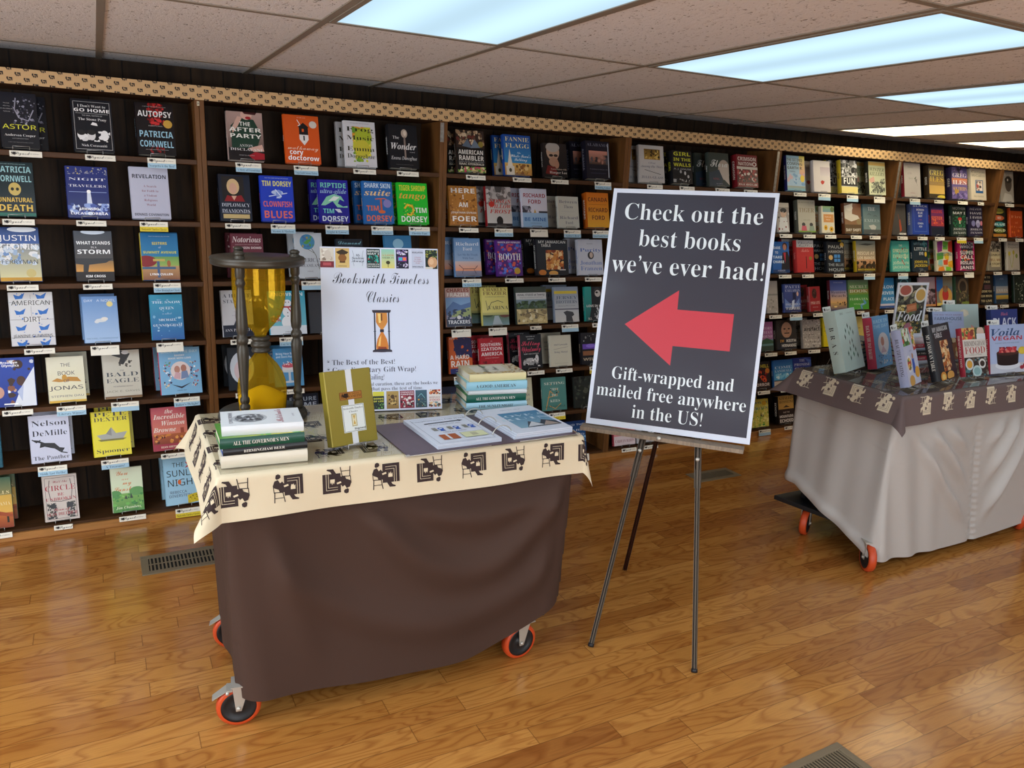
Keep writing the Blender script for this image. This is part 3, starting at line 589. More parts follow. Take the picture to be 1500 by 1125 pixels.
(1, 7, -0.505, 0.134, 0.229, 0.026, 0, 1, 0.012, '', 'w', 'golden desert book with lone dark figure', 'b:3f6a50:d0a040;r:0,.35,1,.7:d0a84a:e0b050;r:0,.7,1,1:c06a28:8a3a20;t:R!:.3:.07:e8d8a0:ANTHILLS;t:R!:.52:.07:e8d8a0:OF ALABAMA;e:.85,.78,.03,.05:221;r:.82,.8,.88,.9:221;p:.3,.7,.6,.66,1,.74,1,.8:a04a24'),
(1, 7, -0.246, 0.137, 0.211, 0.026, 0, 0, 0, '', 's', 'cream book with ornate red lettering and black ravens', 'b:d0c4ba:c8bcb2;l:.012:.06,.05,.94,.05,.94,.95,.06,.95,.06,.05:443a3a;l:.02:.2,.1,.15,.3,.2,.55,.5,.58,.8,.55,.85,.3,.8,.1:554444;t:BX:.14:.05:a33a44:Will the;t:R!:.28:.12:a8303c:CIRCLE;t:R:.42:.07:a8303c:BE;t:R!:.52:.07:a8303c:UNBROKEN;s:18,60,.05:.08,.6,.35,.95:222,333,554;s:19,60,.05:.65,.6,.92,.95:222,333,554;p:.12,.65,.3,.6,.36,.72,.2,.72:1c1c20;p:.88,.65,.7,.6,.64,.72,.8,.72:1c1c20;t:BX:.75:.06:a8303c:Sean of;t:R:.85:.07:a8303c:SEAN DIETRICH'),
(1, 7, 0.031, 0.134, 0.212, 0.026, 0, 0, 0, '', 'w', 'pale green book with orange script over leafy hills', 'b:dde4c4:c8dcb0;t:BX:.12:.1:d0782c:You:.35;t:X:.25:.07:d0782c:are:.45;t:BX:.34:.09:d0782c:my:.5;t:BX!:.48:.1:d0782c:Sunshine;r:0,.58,1,1:7ab04a:4a8a3a;e:.8,.55,.25,.1:5a9a48;e:.1,.6,.2,.1:4a9040;s:20,50,.08:.0,.6,1,.98:3a8a34,6ab848,2f7030,8cc860;p:.38,.7,.44,.62,.48,.72:1c2a1c;p:.56,.7,.6,.58,.66,.7:1c2a1c;t:BI:.9:.06:dde8c0:Jim Chambers'),
(1, 7, 0.279, 0.163, 0.232, 0.026, 0, 1, -0.02, '', 'y:Booksmith Timeless Classics', 'sky-blue book with hand-lettered title and red star', 'b:9ccbe4:a8d2e8;p:.72,.05,.76,.12,.86,.1,.79,.17,.86,.24,.76,.21,.72,.29,.69,.21,.58,.23,.66,.17,.59,.1,.69,.12:c43040;t:S:.15:.1:2a3038:THE:.4;t:S!:.33:.14:2a3038:SUNLIT;t:S!:.53:.15:2a3038:NIGHT;e:.4,.52,.05,.05:e06a30;t:S:.73:.06:446:REBECCA:.35;t:S:.81:.06:446:DINERSTEIN:.4;p:.6,.82,.88,.78,.92,.97,.6,.99:d8c030;s:21,20,.03:.62,.82,.9,.96:8a7a10,e8d840'),
(2, 1, 0.637, 0.159, 0.222, 0.03, 0, 0, 0, '', 'b:A Story of Friendship!', 'dark book of woman in green dress with red clutch', 'b:c0a8a0:1c1414;r:0,.0,1,1:b89a90:1a1616;p:.1,.3,.35,.12,.75,.15,.95,.45,.8,.75,.1,.8:1c3a2c;e:.55,.06,.16,.1:d8b0a0;e:.6,.12,.08,.03:a02028;p:.45,.0,.85,.0,.8,.05,.5,.04:401818;p:.3,.1,.45,.1,.3,.3,.15,.45,.12,.35:d0a898;r:0,.75,1,1:1a1416;p:.55,.9,.75,.82,1,.85,1,.97,.7,.99:a01c28;p:.55,.75,.95,.66,1,.8,.7,.82:d0a898;t:B:.25:.09:e8e8e0:THE;t:B!:.37:.09:e8e8e0:AFTER;t:B!:.5:.09:e8e8e0:PARTY;t:R:.7:.055:ddd:ANTON;t:R!:.78:.055:ddd:DISCLAFANI;t:S:.9:.018:bbb:THE BEST-SELLING AUTHOR'),
(2, 1, 0.9, 0.166, 0.229, 0.026, 0, 0, 0, '', 'b:Yuga South Science Fiction', 'bright orange book with black house on white arrow', 'b:d8591c:d4541a;r:.42,.24,.68,.4:1c1a1a;p:.38,.25,.55,.15,.72,.25:1c1a1a;r:.5,.28,.56,.34:d8591c;p:.42,.4,.68,.4,.68,.5,.55,.62,.42,.5:e8e4e0;r:.53,.42,.57,.52:333;e:.83,.18,.11,.075:d8d0c8;l:.02:.38,.1,.46,.2,.4,.22:eee;t:BX!:.68:.08:f0c8b0:walkaway;t:B:.77:.1:fff:cory:.3;t:B!:.89:.1:fff:doctorow;t:S:.05:.02:fcb:the new novel'),
(2, 1, 1.185, 0.158, 0.223, 0.026, 0, 1, -0.022, '', 'w', 'white book with green and yellow leafy splash', 'b:d8d8dc:d0d0d4;s:22,90,.14:.25,.12,.85,.9:c8c83a,8aa82c,d89a2a,e0d850,6a9a30;e:.6,.35,.28,.2:a8b832;e:.55,.6,.25,.2:c8c03c;t:R!:.18:.1:222418:Frog;t:R!:.37:.1:222418:Music;t:R!:.61:.1:333428:Emma;t:R!:.77:.1:444538:Donoghue;t:S:.05:.02:889:THE NEW YORK TIMES BESTSELLER'),
(2, 1, 1.41, 0.154, 0.219, 0.045, 0, 0, 0, '', 'w', 'black thick book with a silver spoon', 'b:17181e:121318;e:.55,.2,.11,.1:b8a898;e:.57,.19,.05,.06:ddd0c0;r:.52,.28,.58,.8:8a7a70;t:R:.3:.07:d8d8d8:The:.25;t:BI!:.5:.15:e4e4e4:Wonder;t:I:.62:.03:ccc:a novel:.8;t:I!:.77:.08:d8d8d8:Emma Donoghue;l:.004:.2,.92,.8,.92:888'),
(2, 2, 0.581, 0.141, 0.215, 0.026, 0, 0, 0, '', 'w', 'navy memoir with woman in red on its cover', 'b:1d2436:161c2c;r:.1,.04,.8,.58:2a2422:1c1818;e:.45,.26,.2,.17:d8b888;e:.45,.3,.12,.12:d8a890;p:.15,.58,.25,.45,.45,.48,.7,.44,.8,.58:8a1c20;p:.38,.46,.55,.46,.46,.56:d8a890;t:R!:.66:.08:c8ccd8:DIPLOMACY;t:R!:.79:.08:c8ccd8:DIAMONDS;r:.08,.86,.92,.95:c8b078;t:S:.83:.02:aab:MY WARS FROM THE BALLROOM TO THE BATTLEFIELD'),
(2, 2, 0.774, 0.153, 0.217, 0.03, 0, 0, 0, '', 'b:Mystery & Mayhem!', 'cobalt-blue paperback with knotted fish and red lettering', 'b:1f3fc0:1c38b4;t:S:.05:.02:cde:NEW YORK TIMES BESTSELLING AUTHOR;t:B!:.17:.12:e8e060:TIM DORSEY;e:.5,.36,.18,.05:b8c8e8;l:.03:.25,.45,.8,.37:c8d4f0;e:.55,.4,.09,.1:8098d8;l:.03:.45,.3,.62,.45,.48,.48:d8e0f8;t:B!:.62:.13:e06a5a:CLOWNFISH;t:B!:.85:.17:e06a5a:BLUES'),
(2, 2, 1.049, 0.148, 0.211, 0.03, 0, 1, -0.034, '', 'b:Light & Loose!', 'indigo paperback with curling green-white wave', 'b:24209a:201c88;t:B!:.13:.12:7ad0b8:RIPTIDE;t:BI!:.27:.1:9ab8d8:ultra-glide;p:.05,.6,.25,.4,.5,.33,.75,.38,.85,.5,.7,.45,.62,.55,.8,.62,.95,.6,.95,.64,.6,.64,.45,.5,.2,.6:8ad0b0;p:.3,.5,.5,.38,.7,.4,.55,.48:e8f0e8;p:.5,.68,.68,.68,.75,.76,.62,.76:d8dce8;t:B!:.73:.11:7ad8c8:TIM:.3;t:B!:.91:.13:d8e4f0:DORSEY'),
(2, 2, 1.278, 0.156, 0.213, 0.032, 0, 1, -0.03, '', 'b:Sunshine & Suckers!', 'mid-blue paperback with orange surgical table drawing', 'b:2a6cb4:2462a4;t:B!:.1:.12:d8e8f4:SHARK SKIN;t:BI!:.27:.15:e8c890:suite;l:.03:.4,.42,.7,.4,.85,.45:e0703a;r:.56,.42,.62,.72:c8603a;e:.8,.52,.14,.1:8a84c0;e:.6,.72,.12,.04:d86a38;t:B!:.64:.13:e07048:TIM:.3;t:B!:.88:.15:e07048:DORSEY'),
(2, 2, 1.466, 0.164, 0.214, 0.032, 0, 1, -0.03, '', 'b:Florida Fun!', 'lime-green paperback with yellow shrimp', 'b:28c830:20b428;t:B!:.13:.14:e8e040:TIGER SHRIMP;t:BI!:.31:.16:e8b040:tango;l:.06:.2,.62,.3,.53,.45,.56,.5,.68,.4,.78,.28,.76:e8c030;s:23,30,.03:.15,.5,.55,.8:c86a20,f0e060,333;t:B!:.66:.13:f0f4e8:TIM:.75;t:B!:.88:.15:f0f4e8:DORSEY'),
(2, 3, 0.628, 0.148, 0.217, 0.026, 0, 1, -0.015, '', 'n', 'maroon book top showing above the hourglass plate', 'b:6a2a38:5a2230;t:BI!:.13:.13:e0d0d0:Notorious;t:S:.24:.02:caa:PORTRAITS OF STARS FROM HOLLYWOOD;t:B!:.31:.05:e8d8d8:MAUREEN DOWD'),
(2, 3, 0.922, 0.132, 0.225, 0.03, 0, 1, -0.02, '', 'b:', 'white book with globe and bare tree branch', 'b:ccd4dc:c4ccd4;e:.45,.2,.28,.17:4a90b8;s:24,20,.09:.25,.06,.68,.32:5aa04a,a8a04a,4a7ab0;l:.02:.6,.35,.75,.5,.85,.8:554;l:.015:.45,.36,.7,.45:554;t:R!:.6:.09:556:AMERICAN;t:R!:.72:.07:667:DREAMLAND;t:S:.85:.025:667:A NOVEL'),
(2, 3, 1.129, 0.135, 0.197, 0.03, 0, 0, 0, '', 'n', "dark blue-black book peeping over the poster's top edge", 'b:1a2430:141c26;t:BX!:.1:.09:7ab0c0:Diamond;t:S:.22:.04:9ab:A NOVEL'),
(2, 3, 1.391, 0.147, 0.219, 0.026, 0, 0, 0, '', 'n', 'sea-blue book with pale dome peeping above the poster', 'b:3a7aa8:2a6090;e:.5,.2,.2,.12:8ab8d0'),
(2, 4, 0.57, 0.143, 0.225, 0.026, 0, 0, 0, '', 'w', 'white book with dark lower band behind hourglass pillar', 'b:c8c8cc:c4c4c8;t:R!:.12:.08:334:A HEART;t:R!:.24:.08:334:STANDING;s:25,1,.01:.1,.4,.2,.5:aaa;t:S:.38:.02:889:a collection of;t:S:.46:.02:889:stories about;t:S:.54:.02:889:books and reading;p:.35,.75,.5,.55,.62,.75:2a2e3a;r:0,.75,1,1:242a3a;t:R!:.86:.06:d8d8e0:ANN PATCHETT'),
(2, 4, 0.808, 0.178, 0.217, 0.026, 0, 0, 0, '', 'b:Cozy for the Holidays', "turquoise children's book with smiling snowman and scarf", 'b:3fa8c4:7cc4d4;t:B!:.08:.08:e8f4f4:SNOWMAN;e:.5,.28,.11,.08:f0f4f8;e:.5,.48,.14,.12:eef2f6;e:.5,.72,.18,.15:f0f4f8;l:.04:.36,.37,.64,.37:b83038;l:.03:.5,.37,.58,.47:b83038;l:.015:.36,.45,.2,.4:443;l:.015:.64,.45,.8,.4:443;e:.46,.26,.015,.012:222;e:.54,.26,.015,.012:222;e:.5,.5,.015,.012:222;e:.5,.58,.015,.012:222;r:0,.8,1,1:dfe8f0;e:.15,.66,.1,.06:c88a7a;s:26,20,.05:.02,.55,.3,.7:c06a5a,e8e8e8,889;t:S:.94:.03:567:A NOVEL'),
(2, 4, 0.995, 0.154, 0.207, 0.026, 0, 0, 0, '', 'n', 'plain charcoal book half hidden by the white poster', 'b:3a3c42:2c2e34'),
(2, 5, 0.58, 0.129, 0.21, 0.026, 0, 1, -0.02, '', 'w', 'dark book with large pale disc behind hourglass pillar', 'b:2a3038:20262e;e:.5,.48,.44,.38:d0d8e0;e:.5,.55,.3,.25:d8c4c8'),
(2, 5, 0.808, 0.14, 0.194, 0.026, 0, 1, -0.02, '', 'w', 'sky-blue book with candle-topped cake on a stand', "b:4a8ec0:5a9cca;t:B!:.14:.06:d8e8f4:Bring Your Baggage;t:B!:.22:.06:d8e8f4:and Don't Pack Light;r:.25,.45,.75,.58:e8e0e0;e:.5,.45,.25,.06:d05a6a;s:27,24,.03:.28,.33,.72,.45:e8e8e8,c83848,fff;e:.5,.6,.32,.03:d0dce4;r:.46,.62,.54,.85:c8d4dc;e:.5,.88,.2,.03:c8d4dc"),
(2, 6, 0.878, 0.159, 0.221, 0.026, 0, 0, 0, '', 'n', 'black book with grey capitals low beside the poster', 'b:1c2030:161a28;t:B!:.12:.1:9aa4b0:FUTURE;t:B!:.25:.1:a8b0bc:HOME'),
(3, 1, 1.787, 0.164, 0.223, 0.03, 0, 1, -0.02, '', 'w', 'black travel book with worn shoes and floral edge', 'b:3a2c24:14100e;s:28,60,.1:.0,.0,1,.35:a88a6a,5a4030,d0b898,6a3028,8a7a60;p:.2,.38,.4,.2,.55,.42:5a6878;p:.5,.42,.65,.2,.85,.4:6a7888;e:.87,.32,.09,.07:8a7a34;r:0,.42,1,.84:14110f;t:B!:.52:.11:e0dcd4:AMERICAN;t:B!:.66:.12:e0dcd4:RAMBLER;t:S:.75:.025:bbb:WALKING THE TRAIL OF JOHNNY APPLESEED;t:B!:.8:.05:d8d0c0:ISAAC FITZGERALD;s:29,60,.09:.0,.86,1,1:6a9a3a,c8b878,b84a60,4a7a34,d8d0a0'),
(3, 1, 2.069, 0.167, 0.218, 0.03, 0, 1, -0.025, '', 'w', 'blue-sky book with white church steeple', "b:1f4898:3f9ac8;r:0,.7,1,1:d8b060:a87838;s:30,30,.08:.4,.72,1,.98:8a5a30,e0c080,6a4a2c,c89048;t:R!:.11:.11:f0e0a0:FANNIE;t:R!:.27:.11:f0e0a0:FLAGG;p:.1,.8,.2,.35,.3,.8:e0d8c8;r:.05,.78,.35,1:d8d0c0;e:.2,.88,.05,.05:443;t:BX:.44:.05:d8ecf4:the:.55;t:BX!:.52:.07:e8f4f8:Whole Town's:.6;t:BX:.61:.07:e8f4f8:Talking:.6"),
(3, 1, 2.308, 0.149, 0.189, 0.03, 0, 0, 0, '', 'w', 'dark portrait book of grey-haired person in glasses', 'b:2a2220:141112;e:.4,.25,.28,.26:b89880;e:.4,.12,.3,.14:a8a098;e:.32,.36,.09,.04:2c2420;e:.52,.36,.09,.04:2c2420;e:.42,.55,.2,.14:a88068;p:.05,.9,.15,.65,.5,.72,.6,.95:6a1c18;e:.55,.62,.1,.12:a87c64;t:R:.76:.045:c8b8a8:Conversations with:.62;t:R!:.86:.07:d8d0c8:Harper Lee:.6'),
(3, 1, 2.596, 0.163, 0.216, 0.05, 0, 1, -0.05, '', 'b:Founding Fathers', 'black plastic-wrapped book with dusk landscape picture', 'b:1c1a26:17151f;t:R!:.1:.08:7a7a88:ALABAMA;r:.12,.26,.9,.62:c88a78:3a3028;s:31,24,.1:.12,.36,.9,.62:2a2a2e,8a5a48,4a4a50,a87868;l:.03:.95,.05,.93,.95:c8ccd4;t:S:.75:.025:778:THE MAKING OF AN AMERICAN STATE;r:.15,.85,.8,.855:557'),
(3, 2, 1.752, 0.165, 0.209, 0.035, 0, 1, -0.02, '', 'w', 'tan brick-wall book with bold white words', 'b:b87c34:a86c2c;s:32,110,.045:.02,.02,.98,.98:c89048,8a5420,d8a050,704418;t:B!:.12:.13:eee8e0:HERE;t:B:.28:.11:eee8e0:I;t:B:.48:.13:eee8e0:AM;t:B!:.68:.05:e8e0d4:JONATHAN SAFRAN;t:B!:.84:.14:f0ece4:FOER'),
(3, 2, 1.967, 0.154, 0.216, 0.03, 0, 1, -0.02, '8a1c20', 'b:Love Between Two Worlds', 'grey misty book with red painted title and black figure', 'b:a8a09c:c8c4be;s:33,40,.14:.0,.0,1,.45:8a8480,6a6260,c0b8b4;p:.35,.0,.65,.0,.6,.15,.4,.15:4a4644;e:.2,.45,.12,.07:b83028;t:BI!:.37:.1:b8341f:SONGS:.55;t:BI!:.5:.1:b8341f:WILLOW:.55;t:BI!:.63:.1:b8341f:FROST:.55;e:.5,.87,.13,.12:1c1818;r:0,.93,1,1:2a2626'),
(3, 2, 2.192, 0.161, 0.215, 0.026, 0, 1, -0.035, '', 'W', 'pale lilac book with snowy street and blue base', 'b:d0d0e0:d8d8e4;t:B!:.18:.11:9a2a38:RICHARD;t:B:.34:.11:9a2a38:FORD;s:34,30,.09:.0,.45,.35,.65:5a5868,8a8a98,3c3c48;r:0,.63,1,1:9cbcdc:8ab0d4;p:.45,.63,.5,.53,.55,.63:c8a048;r:.65,.58,1,.63:3c3c44;t:B!:.8:.1:2f64a4:BE MINE;t:S:.9:.02:446:a FRANK BASCOMBE novel'),
(3, 2, 2.415, 0.139, 0.179, 0.026, 0, 1, -0.035, '', "b:Author's Best!", 'plain grey-cream book with light serif lettering', 'b:c8c8bc:c0c0b4;t:R!:.17:.1:667:Between;t:R:.33:.1:667:Them;l:.005:.15,.48,.85,.48:99a;t:R!:.68:.1:667:Richard;t:R:.84:.1:667:Ford'),
(3, 2, 2.618, 0.154, 0.203, 0.05, 0, 0, 0, 'b85a14', 'b:Great Family Drama', 'orange-yellow thick book with dark stencil capitals', 'b:d8741c:dca020;t:B!:.2:.12:5a2416:CANADA;l:.01:.1,.34,.9,.34:8a4a18;t:B!:.5:.13:5a2416:RICHARD;t:B:.72:.13:5a2416:FORD'),
(3, 3, 1.787, 0.157, 0.209, 0.026, 0, 1, -0.035, '', 'b:The Hilarious Fellow!', 'sunset seaside book with empty deck chairs', 'b:6a94c4:a8b8cc;r:0,.6,1,.85:c8b8b8:e89a70;r:0,.85,1,1:8a8498:6a7488;t:R!:.15:.09:e8ecf0:Richard;t:R:.28:.09:e8ecf0:Ford;t:R:.43:.055:4a6a94:Let Me Be Frank;t:R:.52:.055:4a6a94:With You;l:.02:.15,.7,.3,.8,.75,.8,.85,.72:443a44;l:.015:.3,.8,.25,.92:443a44;l:.015:.7,.8,.78,.92:443a44'),
(3, 3, 2.045, 0.158, 0.2, 0.03, 0, 1, -0.03, '', 'w', 'purple book with coral birds and white capitals', 'b:5a2a84:4a2070;s:35,70,.09:.02,.1,.98,.95:3a6ac8,d0584a,5a7ad8,c84860,8a4ab0;t:B!:.06:.05:e8dcec:KAREN JOY FOWLER;t:R!:.47:.2:f0f0f0:BOOTH;e:.78,.86,.12,.09:c09a30'),
(3, 3, 2.326, 0.207, 0.205, 0.04, 0, 1, -0.03, '', 'w', 'charcoal cookbook with orange seafood dish', 'b:26262c:1e1e22;t:B!:.07:.08:d8d8d4:MY JAMAICAN;t:B:.17:.08:d8d8d4:TABLE:.3;s:36,110,.1:.28,.3,.85,.85:d08a40,e8b870,b86428,f0d098,8a3c1c;e:.15,.93,.12,.08:c87a30;e:.5,.95,.15,.07:d8a050;r:.7,.84,.9,.87:ccc'),
(3, 3, 2.59, 0.17, 0.209, 0.035, 0, 1, -0.03, '', 'w', 'white book with blue serif title and small portrait', 'b:c8ccd8:c4c8d4;l:.01:.35,.12,.6,.12:556;t:R!:.3:.1:4a6ab4:Purity;e:.5,.45,.13,.11:3a3a40;e:.52,.44,.07,.08:c8b4a8;t:R!:.66:.12:5a78bc:Jonathan;t:R!:.82:.12:5a78bc:Franzen'),
(3, 4, 1.738, 0.149, 0.216, 0.03, 0, 0, 0, '', 'W', 'blue mountain book with pine silhouettes and pale cover type', 'b:c8a090:8a94b8;r:0,.25,1,.6:7a9cc8:8ab0d0;p:.0,.55,.3,.35,.6,.45,1,.38,1,.7,0,.7:5a78a8;p:.3,.62,1,.5,1,.75,.2,.75:9aa870;s:37,40,.09:.05,.55,.95,.9:2c3850,3a4860,34405a;r:0,.8,1,1:343c50;t:B!:.07:.1:8a3c30:CHARLES;t:B!:.18:.1:e8e0d8:FRAZIER;e:.5,.76,.08,.05:e0e0e0;t:B!:.88:.1:e0e4e8:TRACKERS'),
(3, 4, 1.967, 0.165, 0.215, 0.026, 0, 1, -0.04, '', 'W', 'butter-yellow book with misty green landscape', 'b:d8cc70:e0d88a;t:R!:.06:.09:6a4a30:CHARLES;t:R!:.16:.09:6a4a30:FRAZIER;t:S:.25:.03:665:AUTHOR OF COLD MOUNTAIN;l:.02:.15,.35,.2,.6,.35,.4,.6,.35,.8,.4:555a48;t:R!:.54:.1:4a5040:VARINA:.6;r:0,.72,1,1:5a7048:7a98a0;e:.2,.72,.2,.06:3a4a34;e:.85,.74,.2,.06:6a4038;p:.35,1,.45,.75,.6,.75,.75,1:a8b8c0;r:.0,.66,1,.73:c8c078:a8ac70'),
(3, 4, 2.203, 0.201, 0.215, 0.026, 0, 0, 0, '', 's', 'architecture book with farm photo under white title band', 'b:3c4640:6a7460;r:0,.16,1,.34:ccd0d0;t:B!:.22:.055:445:RURAL STUDIO at Twenty;t:S:.29:.03:667:Designing and Building in Hale County;r:0,.34,1,.6:8aa0b0:3a5034;s:38,50,.09:.0,.38,1,.6:2c4028,4a6440,3a5030;r:0,.6,1,1:a89a6a:c8b478;s:39,40,.1:.0,.6,1,.95:d8c890,8a7a50,e0d8b0,6a6048;l:.02:.2,.75,.5,.68,.9,.8:5a4a38'),
(3, 4, 2.44, 0.163, 0.21, 0.03, 0, 1, -0.025, '', 'b:', 'grey-blue history book with officer and yellow banner', 'b:8a98ac:c4c4c0;r:.0,.12,.95,.2:d8c040;t:R!:.31:.09:4a5a70:JERSEY;t:R!:.43:.09:4a5a70:BROTHERS;t:S:.54:.025:556:A Missing Naval Officer in the Pacific;r:0,.62,1,.65:556;p:.35,.72,.5,.68,.75,.72,.8,.8,.7,.85,.75,1,.45,1,.45,.82:2c2a2c'),
(3, 4, 2.649, 0.152, 0.208, 0.026, 0, 0, 0, '', 'w', 'teal-and-black book of saxophone player', 'b:2a9a90:1c5a58;p:.3,.0,1,.0,1,1,.15,1,.3,.5:1c1c20;e:.6,.16,.18,.14:3a3634;e:.6,.2,.13,.1:c8c0b8;e:.56,.17,.06,.03:111;t:B!:.56:.07:d8d8d4:LOVE IN KEYS;l:.07:.55,.62,.65,.75,.5,.92:c8ccd0;s:40,24,.05:.4,.65,.8,.98:d8dce0,8a8c90,333;t:R:.93:.07:d8d4c8:KL:.2'),
(3, 5, 1.761, 0.139, 0.208, 0.035, 0, 0, 0, 'c0582c', 'b:', 'orange book with navy oak silhouette and white title', 'b:d8642c:c85a28;p:.2,.1,.5,.0,1,.05,1,.6,.6,.5,.35,.6,.25,.4:2a2650;s:41,20,.09:.2,.05,.95,.5:2a2650,342c60,d8642c;t:B:.05:.05:e8d8c8:FRYE:.15;t:B!:.56:.12:eee8e0:A HARD:.45;t:B!:.74:.18:eee8e0:RAIN:.45;r:0,.86,1,1:28306a;t:S:.91:.025:ccd:AMERICA IN THE 1960S'),
(3, 5, 1.956, 0.15, 0.192, 0.03, 0, 1, -0.02, '', 'n', 'scarlet book with stacked white lettering above the pile', 'b:b82430:a81c28;t:S:.1:.03:e8c8c8:THE;t:B!:.2:.1:f0e0e0:SOUTHERN-;t:B!:.33:.1:f0e0e0:IZATION;t:B!:.48:.11:f0e8e8:AMERICA;t:S:.6:.03:e0c0c0:A STORY OF DEMOCRACY;s:42,20,.08:.0,.68,1,1:8a1420,c83440,6a1018'),
(3, 5, 2.215, 0.145, 0.2, 0.03, 0, 1, -0.035, 'c85a6c', 'w', 'black book with pink neon script and vintage car', 'b:22242a:1c1e22;t:S:.06:.035:d8d8d8:THE STORY OF;t:S:.13:.035:d8d8d8:MARY KAY;t:BX!:.26:.13:e04a6a:Selling;t:BX!:.42:.13:e04a6a:Opportunity;l:.015:.3,.5,.8,.47:e04a6a;t:S:.57:.04:d8d8d8:MARY LISA GAVENAS;e:.45,.78,.34,.09:c0c0c0;r:.15,.78,.75,.9:a8a8a8;e:.75,.72,.08,.12:d8d8d8;s:43,24,.06:.1,.7,.9,.95:e8e8e8,333,888;e:.25,.9,.07,.05:222;e:.65,.9,.07,.05:222'),
(3, 5, 2.419, 0.147, 0.188, 0.026, 0, 1, -0.02, '', 'w', 'plain cream book with thin pen stroke', 'b:d4d0bc:ccc8b4;t:R:.3:.06:667:Atul Gawande;l:.008:.15,.45,.85,.38:445;t:R:.54:.06:667:Being Mortal;t:S:.9:.02:998:Medicine and What Matters in the End'),
(3, 5, 2.647, 0.162, 0.194, 0.03, 0, 0, 0, '', 'y:Booksmith Timeless Classics', 'black book with violet stripe beside the easel poster', 'b:1e1c22:18161c;s:44,20,.06:.1,.05,.95,.28:888,bbb,555;r:.05,.36,1,.52:6a4ab0;e:.4,.42,.2,.06:8a70d0;r:.05,.58,1,.72:8a5a3c;t:B!:.84:.09:b8a890:WILLIE'),
(3, 6, 1.727, 0.144, 0.196, 0.026, 0, 0, 0, '', 'n', 'navy book behind the five-book pile', 'b:1e2440:181c34;t:B!:.3:.1:8a94b8:FOR'),
(3, 6, 2.168, 0.144, 0.212, 0.026, 0, 0, 0, '', 'n', 'cream book standing behind the stacked books', 'b:cfccae:c8c4a4;t:S:.3:.07:667:TO:.75;t:S:.48:.07:667:LEAN:.7;t:S:.62:.06:667:RICHT:.7'),
(3, 6, 2.393, 0.161, 0.201, 0.026, 0, 0, 0, '', 'y:Booksmith Timeless Classics', 'teal-green book with gold kite strings and white words', 'b:5a9088:4a8078;l:.03:.1,.95,.3,.4,.5,.55,.2,.6:d09a4a;l:.025:.25,.85,.5,.95,.75,.8:d09a4a;t:R!:.18:.08:e8ecdc:SETTING;t:R:.36:.08:e8ecdc:FREE;t:R:.54:.08:e8ecdc:THE;t:R:.71:.08:e8ecdc:KITES;t:R!:.88:.06:3a4a44:ALEX GEORGE;s:45,10,.05:.3,.2,.7,.6:2c3c38,c88a40'),
(3, 6, 2.621, 0.168, 0.193, 0.026, 0, 0, 0, '', 'n', "dark camouflage book at the poster's lower corner", 'b:2c302c:1c201c;s:46,50,.13:.0,.0,1,1:3c4238,1a1c1a,4a4c40,24281f'),
(3, 7, 2.563, 0.153, 0.193, 0.026, 0, 0, 0, '', 'W', "deep blue book below the easel tray's end", 'b:1c3464:2a6aa0;t:S!:.12:.06:c8d0e0:AND THE;t:S!:.3:.07:c8d0e0:DARK;t:S!:.45:.07:c8d0e0:SACRED;s:47,20,.12:.3,.5,1,.9:4a90c8,8ab8d8,204878;r:0,.75,1,1:184878;t:S!:.85:.07:b8c8d8:JUSTIN'),
(4, 1, 2.983, 0.181, 0.222, 0.03, 0, 1, -0.025, '', 'w', 'light grey book with small gilt picture panel', 'b:c0bcb8:b8b4b0;r:.2,.1,.85,.38:6a5020:a8843c;s:48,40,.07:.22,.11,.83,.37:3a2c18,d0b060,8a6a30,1c1810;t:I:.47:.05:667:A House;t:I!:.57:.06:556:Among the Trees;l:.015:.2,.66,.85,.77:333;t:R!:.86:.07:667:JULIA GLASS'),
(4, 1, 3.217, 0.155, 0.2, 0.05, 0, 1, -0.03, '', 'w', 'black book with yellow hand-cut capitals', 'b:1c1c20:18181b;t:B!:.1:.12:c8c83a:GIRL;t:B!:.27:.1:c8c83a:IN THE;t:B!:.43:.11:c8c83a:WALLS;t:S!:.56:.05:b8b8b8:A. J. GNUSE;e:.4,.64,.05,.05:aaa;e:.62,.68,.05,.06:bbb;e:.78,.78,.05,.05:bbb;s:49,16,.05:.1,.85,.95,.95:888,bbb;r:.0,.87,.15,.97:999'),
(4, 1, 3.512, 0.169, 0.21, 0.03, 0, 1, -0.035, '', 'w', 'dark misty book with pale face and flowing script', 'b:38403a:2a3438;e:.75,.5,.3,.3:a89a8c;p:.5,.45,.95,.3,1,.95,.6,.7:b8aca0;p:.0,.6,.5,.5,.7,.8,.5,1,.0,1:2c3a48;t:BX!:.32:.22:d0d4d0:Flora;t:S:.78:.06:8a3c44:NOVEL:.35;t:S:.92:.03:99a:GAIL GODWIN'),
(4, 1, 3.751, 0.182, 0.207, 0.05, 0, 0, 0, '', 'w', 'maroon football book with white ring in title', 'b:7a1c24:2c1416;t:B!:.13:.12:d8ccc4:CRIMSON;t:B:.28:.11:d8ccc4:NATION:.4;e:.85,.28,.11,.07:d8ccc4;e:.85,.28,.06,.04:7a1c24;r:0,.37,1,.45:c8c0b4;s:50,50,.09:.0,.45,1,.85:8a2c30,c8b8a8,3c1c1c,a84040,dcd0c4;r:0,.85,1,1:7a1820;t:B!:.92:.05:d8c8c0:ELI GOLD'),
(4, 7, 2.936, 0.164, 0.201, 0.03, 0, 0, 0, '', 'w', 'coral-pink book under the easel tray', 'b:d8586a:e0a0a8;e:.6,.3,.2,.14:2a2028;e:.6,.32,.1,.08:e0b8a8;r:0,.7,1,1:e0d0d4;t:R!:.86:.1:8a3040:CAROLYN MASON'),
